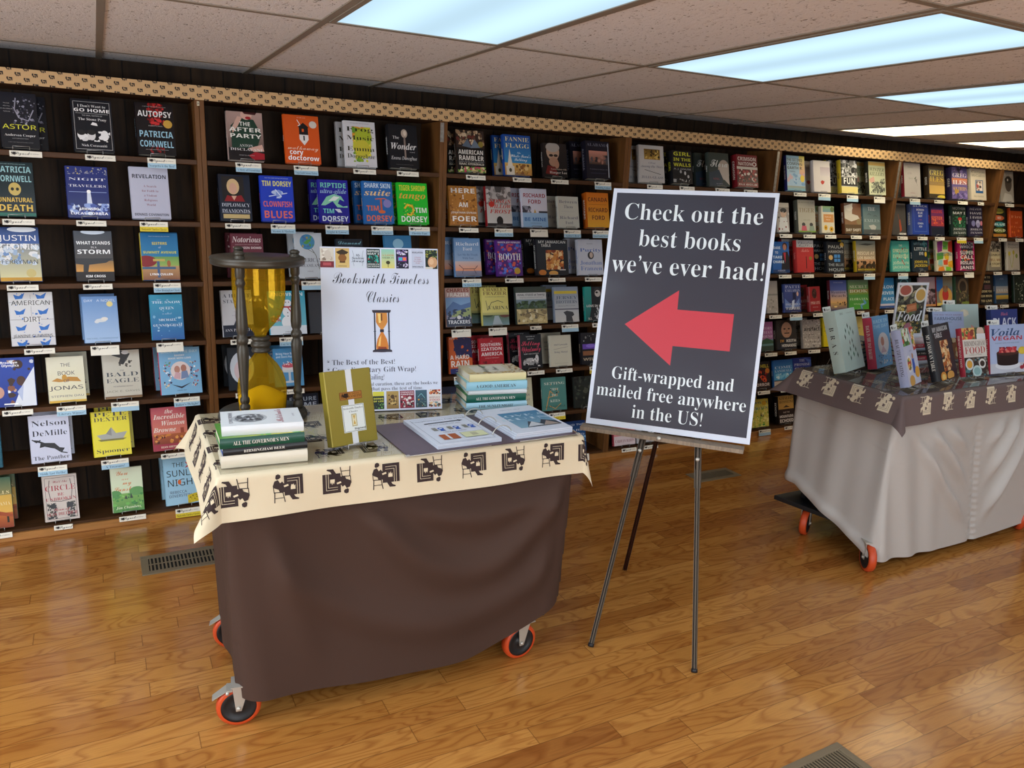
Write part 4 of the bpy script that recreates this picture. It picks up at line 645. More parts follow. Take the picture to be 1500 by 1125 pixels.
(4, 7, 3.107, 0.136, 0.195, 0.026, 0, 0, 0, '', 'w', 'white-and-black book between the easel legs', 'b:c8c8cc:bcbcc0;s:51,20,.14:.1,.1,.9,.7:333,888,222;t:R!:.84:.1:445:NOVEL'),
(5, 1, 4.188, 0.165, 0.232, 0.03, 0, 0, 0, '2a2c6a', 'w', 'light-blue book with bold black title and yellow seal', 'b:8ab4cc:9cbcd4;r:.7,.0,1,.6:d8cc60:e09a8a;s:52,20,.12:.0,.5,1,.85:6a98c0,a8c0d8,c8a8b0;r:0,.87,1,1:9a9a80:6ab0c8;t:B!:.12:.09:1c1c20:THE SECOND:.45;t:B!:.23:.09:1c1c20:COMING:.45;t:B!:.35:.09:1c1c20:GARTH R.:.45;t:S:.45:.05:446:Tommy:.3;e:.85,.65,.12,.1:e8c820'),
(5, 1, 4.436, 0.159, 0.213, 0.03, 0, 1, -0.035, '', 'b:', 'off-white book with tiny red bird', 'b:d0c8c4:d8d0cc;r:.4,.2,1,.48:b8a8b0:d0c8c8;p:.4,.68,.5,.62,.65,.66,.58,.74,.48,.76:b83424'),
(5, 1, 4.709, 0.166, 0.231, 0.035, 0, 1, -0.03, 'c8b030', 'b:', 'black-and-white newsprint book with yellow base', 'b:8a8a88:c0c0bc;s:53,60,.13:.0,.0,1,.5:333,ccc,666,e0e0e0,222;r:0,.52,1,.78:2a2a2a;t:B!:.63:.2:e8e8e0:FUN;r:0,.8,1,1:d8c878'),
(5, 1, 5.001, 0.179, 0.237, 0.035, 0, 1, -0.04, '2a2a20', 'W', 'pale green book with black ink illustration', 'b:b8bc98:c4c8a4;r:0,.02,1,.12:c8a860;t:BI!:.24:.11:6a7058:WINTER;t:BI!:.37:.11:6a7058:KILLERS;s:54,50,.11:.1,.5,.95,.95:3c4034,5a6050,8a9078,2a2c24;p:.0,.55,.3,.45,.35,.6,.1,.65:c89888'),
(5, 2, 4.116, 0.114, 0.198, 0.03, 0, 0, 0, '', 'w', "baseball photo book at the poster's upper corner", 'b:8a8078:b8b0a8;r:0,.0,1,.15:c8c0b0;e:.55,.35,.25,.15:c8a890;e:.55,.26,.26,.08:2a2a2c;p:.1,1,.25,.5,.8,.5,.95,1:d8d8d4;s:55,16,.1:.0,.3,1,1:3a3634,c8c4bc,8a3030'),
(5, 2, 4.341, 0.165, 0.222, 0.04, 0, 0, 0, '5a5c50', 'w', 'grey golf book with two figures in pink', 'b:b0aa98:b8b4a4;t:S!:.08:.04:776:A NOVEL OF;t:R!:.32:.14:8a7a5c:TIGER;t:S:.62:.04:887:BOB HARIG;e:.3,.76,.1,.06:3a3a3c;p:.15,1,.2,.8,.45,.8,.5,1:c85a6a;e:.75,.76,.1,.06:3a3a3c;p:.6,1,.65,.8,.9,.8,.95,1:8a9a88;r:0,.95,1,1:7a9a3c'),
(5, 2, 4.55, 0.123, 0.188, 0.03, 0, 1, -0.04, '', 'w', 'small white book with sunflowers and orange label', 'b:d0c8b0:d8d0b8;r:.1,.0,1,.22:8ab070:6a90a0;e:.85,.12,.15,.1:5a6a38;r:.15,.3,.95,.6:c88a4a;t:S:.4:.05:f0e4d0:Poems on;t:S:.5:.05:f0e4d0:Nature;e:.3,.8,.14,.1:d8a820;e:.75,.85,.16,.1:d8a820;e:.3,.8,.05,.04:6a4010;e:.75,.85,.06,.04:6a4010'),
(5, 2, 4.807, 0.178, 0.216, 0.03, 0, 0, 0, '6a3a20', 'w', 'sepia book with white hat shape and brown sky', 'b:7a4a30:8a6a48;p:.0,.1,.5,.0,.45,.35,.8,.4,.9,.5,.4,.6,.0,.5:d0c8b8;e:.3,.15,.2,.1:e0d8c8;r:0,.7,1,1:5a4428;e:.85,.6,.15,.1:8a7850;t:B!:.88:.1:e0d8c8:DAY SHIFT'),
(5, 2, 5.007, 0.183, 0.215, 0.03, 0, 0, 0, '', 'w', 'grey-teal book with gulls over a horse', 'b:4a6a74:7a8a84;t:R!:.16:.13:c8d0d0:THE;l:.015:.25,.35,.35,.32,.45,.36:2c3438;l:.015:.6,.4,.7,.37,.8,.4:2c3438;t:R!:.55:.1:a8b8b8:EXILES;p:.3,.72,.6,.68,.75,.75,.65,.9,.45,.85:b8b8b0;r:0,.85,1,1:4a5050'),
(5, 3, 4.145, 0.158, 0.213, 0.03, 0, 0, 0, '', 'w', 'blue book of smiling woman in dark jacket', 'b:2a6ab4:2458a0;e:.75,.15,.15,.12:4a2c24;e:.74,.18,.1,.1:b88068;p:.5,.9,.6,.35,.9,.32,1,.5,1,.95:1c1a22;p:.65,.35,.8,.35,.75,.7:b83040;t:B:.2:.09:d8e8f4:DARE:.28;t:B:.35:.08:d8e8f4:TO:.25;t:B!:.5:.09:d8e8f4:TAKE:.3;t:B!:.65:.09:d8e8f4:CHARGE:.35;r:0,.9,1,1:1c3a6a;t:S:.93:.05:ccd:A MEMOIR'),
(5, 3, 4.38, 0.168, 0.224, 0.035, 0, 1, -0.045, '', 'w', 'red book with white scrawled top and thin line', 'b:c83838:b83030;r:0,.0,1,.22:d0ccc8;t:X!:.08:.09:445:Charlie;t:X!:.17:.08:445:Trotter;t:BX:.32:.1:e89a90:Table;r:.53,.5,.57,.88:2a1818;e:.8,.56,.09,.06:8a7a30'),
(5, 3, 4.686, 0.17, 0.218, 0.03, 0, 1, -0.045, '', 'w', 'charcoal book with small blue window and gold seal', 'b:1e2228:1a1e24;e:.88,.1,.11,.08:c8a03c;t:S!:.17:.1:c8c8c4:PAULA;t:S!:.33:.09:c8c8c4:HAWKINS;e:.2,.52,.12,.08:d0a868;r:.4,.42,.75,.66:4a8ac8;r:.57,.42,.6,.66:1e2228;r:.4,.53,.75,.56:1e2228;t:S!:.76:.09:b8c0c4:THE BLUE;t:S!:.92:.1:b8c0c4:HOUR'),
(5, 3, 5.006, 0.204, 0.227, 0.03, 0, 1, -0.05, 'c8a820', 'b:', 'war book with plane above orange jungle and yellow spine', 'b:8a9488:c89a68;p:.1,.12,.5,.08,.95,.1,.6,.15:4a4c44;t:B!:.4:.11:e8d8b8:RESCUE AT;t:B!:.55:.1:e8d8b8:LOS BANOS;r:0,.6,1,1:c89a70:8a5a30;s:56,40,.11:.0,.65,1,.95:3a3020,6a4a28,2c2418;r:0,.88,1,1:4a3a20;t:B!:.93:.06:d8c040:BRUCE HENDERSON'),
(5, 4, 4.11, 0.104, 0.223, 0.026, 0, 0, 0, '', 'w', 'pale grey book edge beside the poster frame', 'b:b8b0a4:a8a098;r:0,.4,1,.45:8a8880;s:57,20,.14:.0,.5,1,1:c8c0b4,8a847a,a09890'),
(5, 4, 4.307, 0.155, 0.199, 0.026, 0, 0, 0, '', 'b:', 'indigo book with lit wardrobe door and snowy figures', 'b:4a5a9c:2c3464;t:R!:.1:.1:c8d0e8:PATTI;t:R!:.23:.09:c8d0e8:CALLAHAN;r:.5,.3,.7,.55:24284a;e:.8,.35,.06,.08:e0b8a0;p:.0,.5,.5,.8,.9,.5,.9,.8,0,.85:6a84c0;p:.45,.6,.6,.55,.55,.85,.4,.9:c8d4e8;t:R:.72:.08:d8dce8:ONCE UPON A;t:R!:.86:.11:e8ecf0:WARDROBE'),
(5, 4, 4.531, 0.125, 0.178, 0.026, 8.0, 1, -0.03, '', 'w', 'small dark-red book with black cameo shape', 'b:a02c30:901f26;e:.45,.28,.22,.2:3a2020;s:58,14,.08:.25,.12,.7,.5:2a1818,5a3a30,7a5a3c;t:R!:.66:.12:d8b8b0:PIRATE;t:S:.83:.05:d0a8a4:SUSAN HILL'),
(5, 4, 4.771, 0.167, 0.219, 0.03, 0, 0, 0, '6a2430', 'W', 'sunset book with people silhouetted on the shore', 'b:4a5a9c:6a74ac;r:0,.35,1,.75:8a8ab0:d8a868;r:0,.75,1,1:c8a060:4a4a6a;t:S:.08:.04:b8c0d8:STORIES INSPIRED;t:R!:.4:.09:3c3448:Reunion;t:R!:.52:.09:3c3448:Beach;s:59,18,.05:.1,.72,.95,.85:2a2430,3a2c30;e:.3,.88,.1,.03:e8c880'),
(5, 4, 4.988, 0.218, 0.22, 0.026, 0, 0, 0, '', 's', 'green book with winding blue river', 'b:5a7a58:4aa038;r:0,.0,1,.3:6a8068:6a9a5a;r:0,.32,1,.5:a87a58:6a9a3c;t:R!:.23:.1:d8dcc8:SECRET;t:R!:.38:.11:d0dcc8:BOOK;t:R!:.65:.08:e0ecd0:FLORA LEA;l:.07:.75,.7,.85,.78,.6,.86,.65,.98:5a98c8;t:S:.82:.05:d8e8c8:PATTI CALLAHAN'),
(5, 5, 4.105, 0.118, 0.205, 0.026, 0, 0, 0, '', 'w', 'pink-sky book with island beside the poster edge', 'b:b46a9c:8a6a90;r:0,.6,1,1:6a8a9c:5a7a5c;t:R!:.22:.09:e0c8dc:STORY;t:R!:.36:.09:e0c8dc:THAT;t:R!:.5:.09:e0c8dc:BOUND;p:.0,.65,.5,.55,1,.66,1,.75,0,.75:3c5a44;r:0,.82,1,1:3c4a40'),
(5, 5, 4.295, 0.188, 0.208, 0.04, 0, 0, 0, '', 'w', 'portrait book of dark-haired man with moustache', "b:3a342e:24211f;e:.5,.2,.36,.2:2a201a;e:.5,.34,.27,.27:b88c70;e:.4,.3,.06,.025:2a201c;e:.62,.3,.06,.025:2a201c;r:.38,.43,.64,.465:2c201a;e:.51,.37,.04,.05:a87858;p:.0,.75,.3,.6,.7,.6,1,.75,1,1,0,1:2a2a30;t:B:.71:.09:d89a28:I'M:.25;t:B!:.71:.1:e8e4dc:KEITH:.72;t:B!:.87:.1:e8e4dc:HERNANDEZ:.6"),
(5, 5, 4.548, 0.18, 0.206, 0.026, 0, 1, -0.04, '', 'w', 'speckled grey book with torn black lettering', 'b:a8a098:b0a8a0;s:60,130,.05:.0,.0,1,1:c8c0b8,8a827c,6a6460,d0ccc4;t:B!:.34:.13:1c1a1c:artifact;l:.015:.45,.52,.6,.52:333;t:R!:.72:.08:e4e0d8:Arlene;t:R!:.85:.08:e4e0d8:Heyman'),
(5, 5, 4.773, 0.205, 0.213, 0.03, 0, 0, 0, '', 'b:', 'vivid yellow book behind the mint cookbook', 'b:e0cc20:d8c418;t:B!:.3:.1:333:FUTURE;t:B!:.5:.1:333:TENSE'),
(5, 5, 5.012, 0.191, 0.211, 0.026, 0, 0, 0, '', 'w', 'straw-yellow book with small house at dusk', 'b:c8b868:d0bc6a;t:R:.28:.06:6a5a34:Leaving:.4;t:R:.4:.06:6a5a34:Short Home:.55;r:0,.82,1,1:8a7434;p:.5,.85,.65,.74,.9,.74,1,.85,1,.95,.5,.95:5a3a28;e:.3,.82,.12,.05:4a4a28'),
(5, 6, 4.094, 0.172, 0.194, 0.026, 0, 0, 0, '', 'w', 'black-and-red book with flames and yellow title', 'b:1e1c20:2a1c1c;t:B!:.17:.13:d8cc40:JOE HILL;e:.85,.35,.12,.1:c87a2c;s:61,40,.12:.1,.3,.9,.75:b82c20,5a1818,d8542c,301414;t:B!:.85:.12:d8c8c0:HORROR'),
(5, 6, 4.312, 0.193, 0.195, 0.026, 0, 0, 0, '', 'w', 'beach book with bright blue sky and pale sand', 'b:2a6ab4:58b0dc;t:R!:.28:.1:c8e0f0:COME;t:R!:.41:.09:c8e0f0:LANDFALL;s:62,20,.1:.05,.5,.95,.7:a8d4e8,d0e8f0,7cc4e4;r:0,.74,1,.78:3a4c5c;r:0,.78,1,1:c8b8a8:b8b0a8'),
(5, 6, 4.503, 0.178, 0.199, 0.026, 0, 0, 0, '', 'n', 'royal-blue book just beyond the brown table cover', 'b:2a3c90:24327c;t:R!:.1:.1:c8d0e0:THE;t:R!:.25:.1:c8d0e0:PROMISE;t:R!:.4:.1:c8d0e0:OF A;t:R!:.55:.1:c8d0e0:PENCIL;p:.6,.0,1,.1,1,.3:4a6ab8'),
(5, 7, 4.131, 0.162, 0.201, 0.026, 0, 1, -0.02, '', 'b:', 'pale yellow meadow book with small walking pair', 'b:d8cc50:c8c060;s:63,90,.09:.0,.2,1,1:e0d870,a8b850,d0c048,8aa840,e8e090;t:B!:.12:.08:3c5a6a:TAYLOR;t:R!:.32:.1:3a7a8a:GRAYES;p:.5,.62,.55,.45,.6,.62:2c3424;p:.62,.64,.66,.52,.7,.64:2c3424;e:.75,.15,.14,.08:d8a82c;r:.6,.9,.75,.95:3a8a3c'),
(5, 7, 4.389, 0.155, 0.199, 0.05, 0, 0, 0, '1c1614', 'w', 'thick dark book with amber skyline and white title', 'b:c8a050:b8823c;t:R!:.08:.1:3a2818:KHALED;t:R!:.22:.1:3a2818:HOSSEINI;p:.3,.42,.5,.34,.75,.42:3a2c1c;r:0,.48,1,1:2a1a18:201413;t:S:.6:.06:d8ccc0:AND THE;t:B!:.75:.1:e8e0d8:MOUNTAINS;t:B!:.91:.13:e8e0d8:ECHOED'),
(5, 7, 4.566, 0.16, 0.19, 0.026, 0, 0, 0, '', 'n', 'black book with ghostly figure by the grey skirt', 'b:1c1418:181014;e:.4,.35,.12,.16:8a8488;e:.7,.75,.2,.15:5a5458'),
(6, 1, 5.391, 0.185, 0.25, 0.03, 0, 1, -0.035, '7a1c2c', 'b:', 'off-white book with small bird and maroon spine', 'b:ccc4bc:c4bcb4;t:I:.12:.06:998:Matters:.4;t:I:.3:.06:a99:of the:.35;t:I:.45:.06:998:Heart:.4;p:.65,.5,.8,.45,.75,.6,.9,.72:8a8480;p:.6,.45,.75,.38,.7,.5:776;t:S:.88:.04:a77:RUSSELL'),
(6, 1, 5.674, 0.185, 0.246, 0.045, 0, 0, 0, '3a2c1c', 'w', 'thick gold-and-brown sunset book', 'b:4a3c2c:c89a48;r:0,.1,1,.4:3c3224:6a5430;t:R!:.24:.17:e0c840:GREG;t:R!:.43:.16:d8b838:ILES;t:S!:.56:.07:a8905c:NATCHEZ;r:0,.62,1,.88:d0a858:e0b860;r:0,.88,1,1:3a3018;e:.8,.97,.3,.06:d8c040'),
(6, 1, 5.951, 0.185, 0.245, 0.05, 0, 1, -0.03, '3c3458', 'w', 'thick violet book with orange glow and gold seal', 'b:4a4478:6a5a94;s:64,30,.14:.0,.0,1,.3:2c2438,5a4a70,7a6aa0;r:0,.35,1,.55:c87a4a:8a5a70;t:R!:.26:.14:d8d0dc:GREG;t:R!:.48:.14:e8e4e8:ILES;t:R!:.68:.12:d8b060:SOUTHERN;e:.3,.78,.14,.09:a8843c;s:65,20,.12:.0,.8,1,1:8a7ab0,4a4070'),
(6, 1, 6.191, 0.195, 0.245, 0.05, 0, 0, 0, '', 's', 'ivory book with blue-framed photograph', 'b:cfc4b0:c8bca8;t:I!:.1:.08:776:Carson;t:I!:.22:.08:776:McCullers;r:.3,.36,.8,.78:2a5a8a;r:.35,.38,.76,.7:c8b8ac;s:66,20,.1:.36,.4,.75,.7:3a3030,a85048,e0d4cc,5a6a7a;t:I:.88:.06:887:Mary Dearborn'),
(6, 2, 5.306, 0.154, 0.233, 0.026, 0, 0, 0, '', 'w', 'dim grey book with red guitar neck', 'b:4c4844:44403c;p:.5,.55,.6,.5,.7,.85,.55,.92:a84a2c;l:.03:.45,.35,.55,.6:8a5030;r:.5,.94,1,1:d0ccc4;r:0,.0,1,.05:8a8880'),
(6, 2, 5.553, 0.187, 0.234, 0.045, 0, 0, 0, '5a6a9c', 'w', 'blue leaning book with white centred words', 'b:2a409c:2444a0;l:.02:.12,.05,.88,.05,.88,.9,.12,.9,.12,.05:5a74b8;t:B!:.08:.06:c8d0e0:BLACK;t:B:.2:.07:d8dce8:WOMAN;t:B:.3:.07:d8dce8:BLUE;t:B:.4:.07:d8dce8:BOY;t:S:.52:.03:c86a6a:POEMS;t:B:.64:.06:c8d4e8:EDWIN;t:B:.74:.06:c8d4e8:ROY'),
(6, 2, 5.76, 0.152, 0.241, 0.03, 0, 0, 0, '', 'w', 'purple-orange book with glowing title', 'b:2a2450:3a2440;r:0,.15,1,.7:4a2a74:a8403c;t:B!:.24:.11:e0503c:MISSING:.45;t:B!:.45:.11:e87040:SISTER:.45;s:67,20,.1:.1,.5,1,.7:c83c50,8a2c48,e06a3c;r:0,.75,1,1:1e2434'),
(6, 2, 6.028, 0.181, 0.239, 0.03, 0, 0, 0, '', 'y:Booksmith Timeless Classics', 'dark green ferny book with red toadstool', 'b:1c3028:182a22;s:68,60,.08:.05,.3,.95,.75:2a6a4a,1f4a38,3c8058;t:S!:.1:.09:b8bcb8:MOTHER;t:B!:.25:.09:e0e4e0:MAY I;e:.55,.45,.14,.06:b83c38;r:.5,.48,.58,.6:d8c8b0;t:R!:.78:.08:d0d4d0:JOSHILYN;t:R!:.9:.08:d0d4d0:JACKSON'),
(6, 2, 6.242, 0.168, 0.239, 0.035, 0, 0, 0, '', 'b:', 'plum-black book with cups and spaced capitals', 'b:2a2840:24203a;t:S!:.1:.08:c0c0cc:NEVER;t:S!:.24:.08:c8c8d4:HAVE;t:S!:.38:.08:c8c8d4:I EVER;e:.3,.58,.14,.1:7a7aa8;e:.65,.58,.16,.12:a8a8c8;e:.9,.57,.08,.08:c87a8a;e:.65,.64,.12,.08:8a88b0;t:R!:.78:.07:c8c8d4:JOSHILYN;t:R!:.89:.07:c8c8d4:JACKSON'),
(6, 3, 5.396, 0.198, 0.231, 0.026, 0, 1, -0.03, '', 'b:', 'seafoam-green book with diving figure', 'b:4ab4a4:6ac0ac;t:B:.15:.07:c8e0c8:THE:.5;t:B!:.32:.12:d0d8a8:OPPOSITE OF;t:B!:.5:.12:c8dcb0:EVERYONE;s:69,16,.06:.2,.2,.8,.7:a85a3c,c8d8b8,e8e0c0;p:.5,.55,.6,.65,.75,.8,.6,.75:b84a30;t:B!:.72:.09:c8dcc0:JOSHILYN;t:B!:.86:.09:c8dcc0:JACKSON'),
(6, 3, 5.63, 0.176, 0.238, 0.03, 0, 0, 0, '', 'w', 'dark slate book with leaf shapes and yellow author lines', 'b:1e3440:26303a;s:70,30,.1:.0,.0,1,.35:2a5a64,3a8a8c,1c4450;t:S!:.12:.08:9ab8c0:WITH MY;t:B!:.28:.1:d8dcdc:LITTLE;t:B:.43:.1:d8dcdc:EYE:.55;e:.85,.45,.08,.08:d8b83c;t:B!:.7:.09:d0b83c:JOSHILYN;t:B!:.82:.09:d0b83c:JACKSON;t:S:.93:.04:b8c0c4:A NOVEL'),
(6, 3, 5.923, 0.195, 0.241, 0.026, 0, 1, -0.045, '', 'w', 'patchwork book of orange, green and yellow leaves', 'b:e0d8b8:d8d0b0;p:.05,.05,.4,.0,.35,.35,.05,.4:8a3a80;p:.42,.02,.75,.05,.7,.3,.4,.3:6ab03c;p:.75,.05,1,.0,1,.4,.72,.35:c8402c;p:.0,.42,.45,.4,.4,.6,.0,.65:5a9a34;p:.45,.45,.8,.4,.75,.65,.5,.6:e0b82c;p:.1,.65,.35,.62,.35,.85,.05,.8:8ac0b8;p:.4,.65,.7,.62,.68,.8,.42,.8:d8502c;p:.7,.7,1,.65,1,.9,.72,.85:e8a82c;p:.1,.88,.4,.85,.5,1,.05,1:e0882c;p:.55,.85,.9,.88,.9,1,.55,1:7ac03c;t:B!:.45:.12:3a6a70:INTERESTING;t:B:.2:.08:3a5a60:THE;t:S!:.83:.08:c88a1c:WOLITZER'),
(6, 3, 6.207, 0.195, 0.238, 0.035, 0, 0, 0, 'd02c6a', 'W', 'hot-pink book with stacked white capitals', 'b:c8286a:b82460;p:.15,.0,.9,.05,.85,1,.1,.95:3a2c3c;t:B!:.08:.1:d8d8dc:WITCH;t:B!:.2:.1:d8d8dc:WHICH;s:71,20,.09:.15,.3,.85,.7:e07a2c,c83c50,4a8a5a;t:B!:.4:.13:f0e8e8:SUPER;t:B!:.55:.13:f0e8e8:CALL;t:B!:.74:.12:f0e8ec:ROSLAN;t:B!:.9:.11:f0e8ec:JANIS'),
(6, 4, 5.306, 0.169, 0.231, 0.026, 0, 0, 0, '', 'w', 'azure book with white capitals beside the framed food sign', 'b:2f8ac8:4a90c8;t:B!:.3:.11:d8ecf4:SLOW:.55;t:B!:.5:.11:d8ecf4:RIVER:.55;t:B!:.7:.11:d8ecf4:PLACE:.6;r:0,.85,1,.92:c8c8d8;r:0,.92,1,1:3c5a9c'),
(6, 4, 5.509, 0.163, 0.229, 0.026, 0, 0, 0, '', 'n', 'teal book with pale ring behind the framed food sign', 'b:1c3c48:1a3440;e:.5,.15,.3,.12:4a8a98;e:.5,.15,.22,.09:1c3c48'),
(6, 4, 5.792, 0.187, 0.231, 0.026, 0, 0, 0, '', 'w', 'mauve-grey book with motorcycle shapes', 'b:a89098:8a7880;s:72,50,.14:.0,.4,1,1:2a2428,c8b4b4,4a3c40,705860;r:0,.93,1,1:c88a50'),
(6, 4, 5.999, 0.195, 0.23, 0.03, 0, 0, 0, '8a2420', 'W', 'storybook with red-coated mouse beside a basket', 'b:3a5a80:8a8a70;r:.0,.1,.4,.5:2c64a8;r:.4,.0,1,.35:8a7450:6a7470;e:.55,.65,.42,.3:c89a4c;e:.55,.62,.2,.22:b83a34;e:.55,.42,.16,.12:8a6a4c;e:.44,.36,.06,.05:7a5a40;e:.66,.36,.06,.05:7a5a40;r:0,.9,1,1:d8c060'),
(6, 4, 6.227, 0.166, 0.229, 0.04, 0, 0, 0, '3a5a40', 'w', 'mossy dark book with stone arch and green spine', 'b:38342c:4a4438;e:.55,.35,.38,.28:7a6850;e:.55,.38,.26,.22:3c342c;s:73,40,.11:.0,.5,1,1:5a5440,6a7a3c,8a7a58,2c2a20;r:.5,.9,1,1:7a8a3c'),
(6, 5, 5.807, 0.155, 0.2, 0.026, 0, 0, 0, '', 'n', 'cream book with jumbled black letters behind the cookbooks', 'b:c8bc94:c0b48a;t:B!:.2:.14:1c1a18:TRUE;t:B!:.65:.14:1c1a18:BOOK;s:74,14,.1:.1,.3,.9,.55:b87a3c,8a4a2c,c89a50'),
(7, 1, 6.571, 0.17, 0.25, 0.03, 0, 0, 0, '', 'w', "dim white book of capped ballplayer's portrait", 'b:8a847c:a09a90;e:.6,.4,.26,.26:4a4038;e:.6,.28,.28,.1:24221f;e:.55,.28,.05,.04:c8c0b4;t:R!:.12:.08:b8b0a4:WILLIE;p:.1,1,.3,.7,.8,.75,1,1:b8b4ac'),
(7, 2, 6.556, 0.17, 0.241, 0.026, 0, 0, 0, '', 'w', 'black book with coloured oval seed labels', 'b:1f241c:1a1e16;e:.45,.13,.42,.09:b8b04a;e:.45,.36,.42,.09:c0603a;e:.5,.58,.42,.09:3a8a8c;e:.5,.78,.42,.09:6a7a30;r:0,.9,1,1:b87a30;t:B!:.13:.08:3a3a1c:GREEN;t:B!:.36:.08:e8d0c0:RED;t:B!:.58:.08:d8e8e8:BLUE;t:B!:.78:.08:e8e8c8:GOLD'),
(7, 2, 6.793, 0.17, 0.241, 0.026, 0, 0, 0, '', 'w', 'burnt-orange book with faint pale title', 'b:c8501c:a83c14;r:0,.0,1,.1:3a2018;t:R!:.3:.09:e89a6a:Fire;t:R:.5:.07:e08a5c:and;t:R!:.65:.08:e08a5c:Flood;s:75,20,.14:.0,.6,1,1:b84818,d86a2c'),
(7, 3, 6.581, 0.17, 0.241, 0.026, 0, 0, 0, '', 'w', 'grey crosshatched book with boxed woodcut letters', 'b:a89e88:8a8272;s:76,50,.1:.0,.0,1,.35:5a5448,c8bea8,3a342c;r:.2,.38,.88,.88:d0c49c;t:B!:.2:.14:2c2824:Pat;t:B!:.47:.09:4a3c2c:CONROY;t:B!:.64:.09:8a5a2c:TELL ME;t:B!:.78:.09:4a3c2c:A STORY'),
(7, 3, 6.844, 0.17, 0.241, 0.026, 0, 0, 0, '', 'w', 'white book with yellow daffodils', 'b:c4bcac:bcb4a4;t:I!:.1:.07:665:Barbara;t:I!:.2:.07:665:Kingsolver;e:.15,.42,.1,.08:c8b83c;e:.5,.38,.09,.08:b8a838;e:.75,.5,.1,.08:8a9a4c;l:.04:.5,.45,.45,.65,.35,.9:a8a83c;l:.03:.15,.5,.3,.9:8a9a48'),
(7, 4, 6.559, 0.17, 0.241, 0.026, 0, 0, 0, '', 'w', 'black book with cream stacked slogan and flag', 'b:22201f:1c1a1a;t:B!:.08:.08:c8b88a:HOW TO:.4;t:B!:.24:.08:c8b88a:REPAIR:.4;r:.3,.34,.8,.5:5a3c40;t:B!:.57:.08:d0c090:BEFORE YOU:.45;t:B!:.73:.08:d0c090:CAN BEGIN:.45;t:B!:.9:.08:d0c090:TO LIVE:.45'),
(7, 4, 6.77, 0.17, 0.241, 0.026, 0, 0, 0, '', 'w', 'twilight-blue landscape book with golden field', 'b:2c4a6c:5a7a94;r:0,.4,1,.65:8a98a4:b8a48c;t:R!:.55:.1:c8d0d4:EXILES;r:0,.72,1,.86:c8a84a:a88838;r:0,.86,1,1:24303c;t:S:.15:.04:a8b4c0:A NOVEL'),
(7, 4, 7.033, 0.17, 0.241, 0.026, 0, 0, 0, '', 'w', 'bottle-green book with dotted swirls', 'b:1c2c20:18261c;s:77,26,.05:.1,.1,.9,.9:b8c0a8,8a9a80,d0d4c0;l:.02:.3,.4,.6,.35,.7,.55,.45,.65:8a9a80'),
(7, 5, 6.831, 0.17, 0.241, 0.026, 0, 0, 0, '', 'n', 'black book with tall white capitals behind the cookbooks', 'b:161414:121010;t:S!:.14:.2:c8c4bc:SOUL;s:78,20,.08:.1,.3,.9,.9:444,666,222'),
]

# ------------------------------------------------------------------ books
LEAN = R(13)
def put_front(w_, x0=None, z0=0.0, y=0.0):
    return lambda x, z, d: (x-w_/2, y-d, z+z0)
def book_meshes(w_, h_, t, art, spine=None, spine_text=None):
    first = art.split(';')[0].split(':'); bg = lin(first[1])
    sc_ = lin(spine) if spine else bg
    m = MB(); b_ = .0028
    m.box((-w_/2, 0, 0), (w_/2, b_, h_), 0, bg)
    m.box((-w_/2, t-b_, 0), (w_/2, t, h_), 0, bg)
    n = 6; arc = []
    for i in range(n+1):
        a = i/n; arc.append((-w_/2-.0035*math.sin(math.pi*a), t*a))
    vs = [(x, y, z) for z in (0, h_) for x, y in arc]
    fs = [(i+1, i, n+1+i, n+2+i) for i in range(n)]
    m.add(vs, fs, 0, sc_, True)
    vs2 = [(-w_/2+.002, y, z) for z in (0, h_) for x, y in arc]
    m.add(vs2, [(i, i+1, n+2+i, n+1+i) for i in range(n)], 0, sc_)
    art_on(m, art, w_, h_, put_front(w_))
    tx = spine_text or ''; tc = lin('e8e4da') if sum(sc_[:3]) < 1.0 else lin('3a3430')
    if not tx:
        ts = [o.split(':') for o in art.split(';') if o.startswith('t:')]
        if ts:
            best = max(ts, key=lambda p: float(p[3])); tx = best[5]; tc = lin(best[4])
            if spine: tc = lin('e8e4da') if sum(sc_[:3]) < 1.0 else lin('3a3430')
    if tx.strip() and t > .02:
        V, F, wd = text2d(tx, 'R' if spine_text else 'B', t*.36, h_*.66)
        m.add([(-w_/2-.0041, t/2-y+t*.18, h_*.52-x) for x, y in V], F, 0, tc)
    p = MB(); p.box((-w_/2+.001, b_+.0002, .003), (w_/2-.004, t-b_-.0002, h_-.003))
    return m.mesh('cover', [M['jacket']]), p.mesh('page_block', [M['pages']])
def make_book(meshes, label, loc, rot, group=None, cat='book', name='book'):
    t_ = thing(name, label, cat, loc, rot, group)
    for nm, me in zip(('cover', 'page_block'), meshes):
        o = bpy.data.objects.new(nm, me); col.objects.link(o); o.parent = t_
    return t_
def stand_mesh(t, lean=LEAN):
    m = MB(); bk = t/math.cos(lean)+.004; hh = .105
    yk = lambda z: bk+z*math.tan(lean)
    r_ = .0013
    for s in (-1, 1):
        m.tube([(s*.03, -.013, .016), (s*.03, -.014, .0018), (s*.03, bk+.002, .0018), (s*.027, yk(.05), .05), (s*.022, yk(hh), hh), (s*.026, yk(hh)+.02, .05), (s*.03, yk(hh)+.036, .0018)], r_, 5)
    m.tube([(-.022, yk(hh), hh), (.022, yk(hh), hh)], r_, 5)
    m.tube([(-.03, -.013, .016), (.03, -.013, .016)], r_, 5)
    m.tube([(-.03, yk(hh)+.036, .0018), (.03, yk(hh)+.036, .0018)], r_, 5)
    return m.mesh('book_stand', [M['wire']])
STANDS = {}
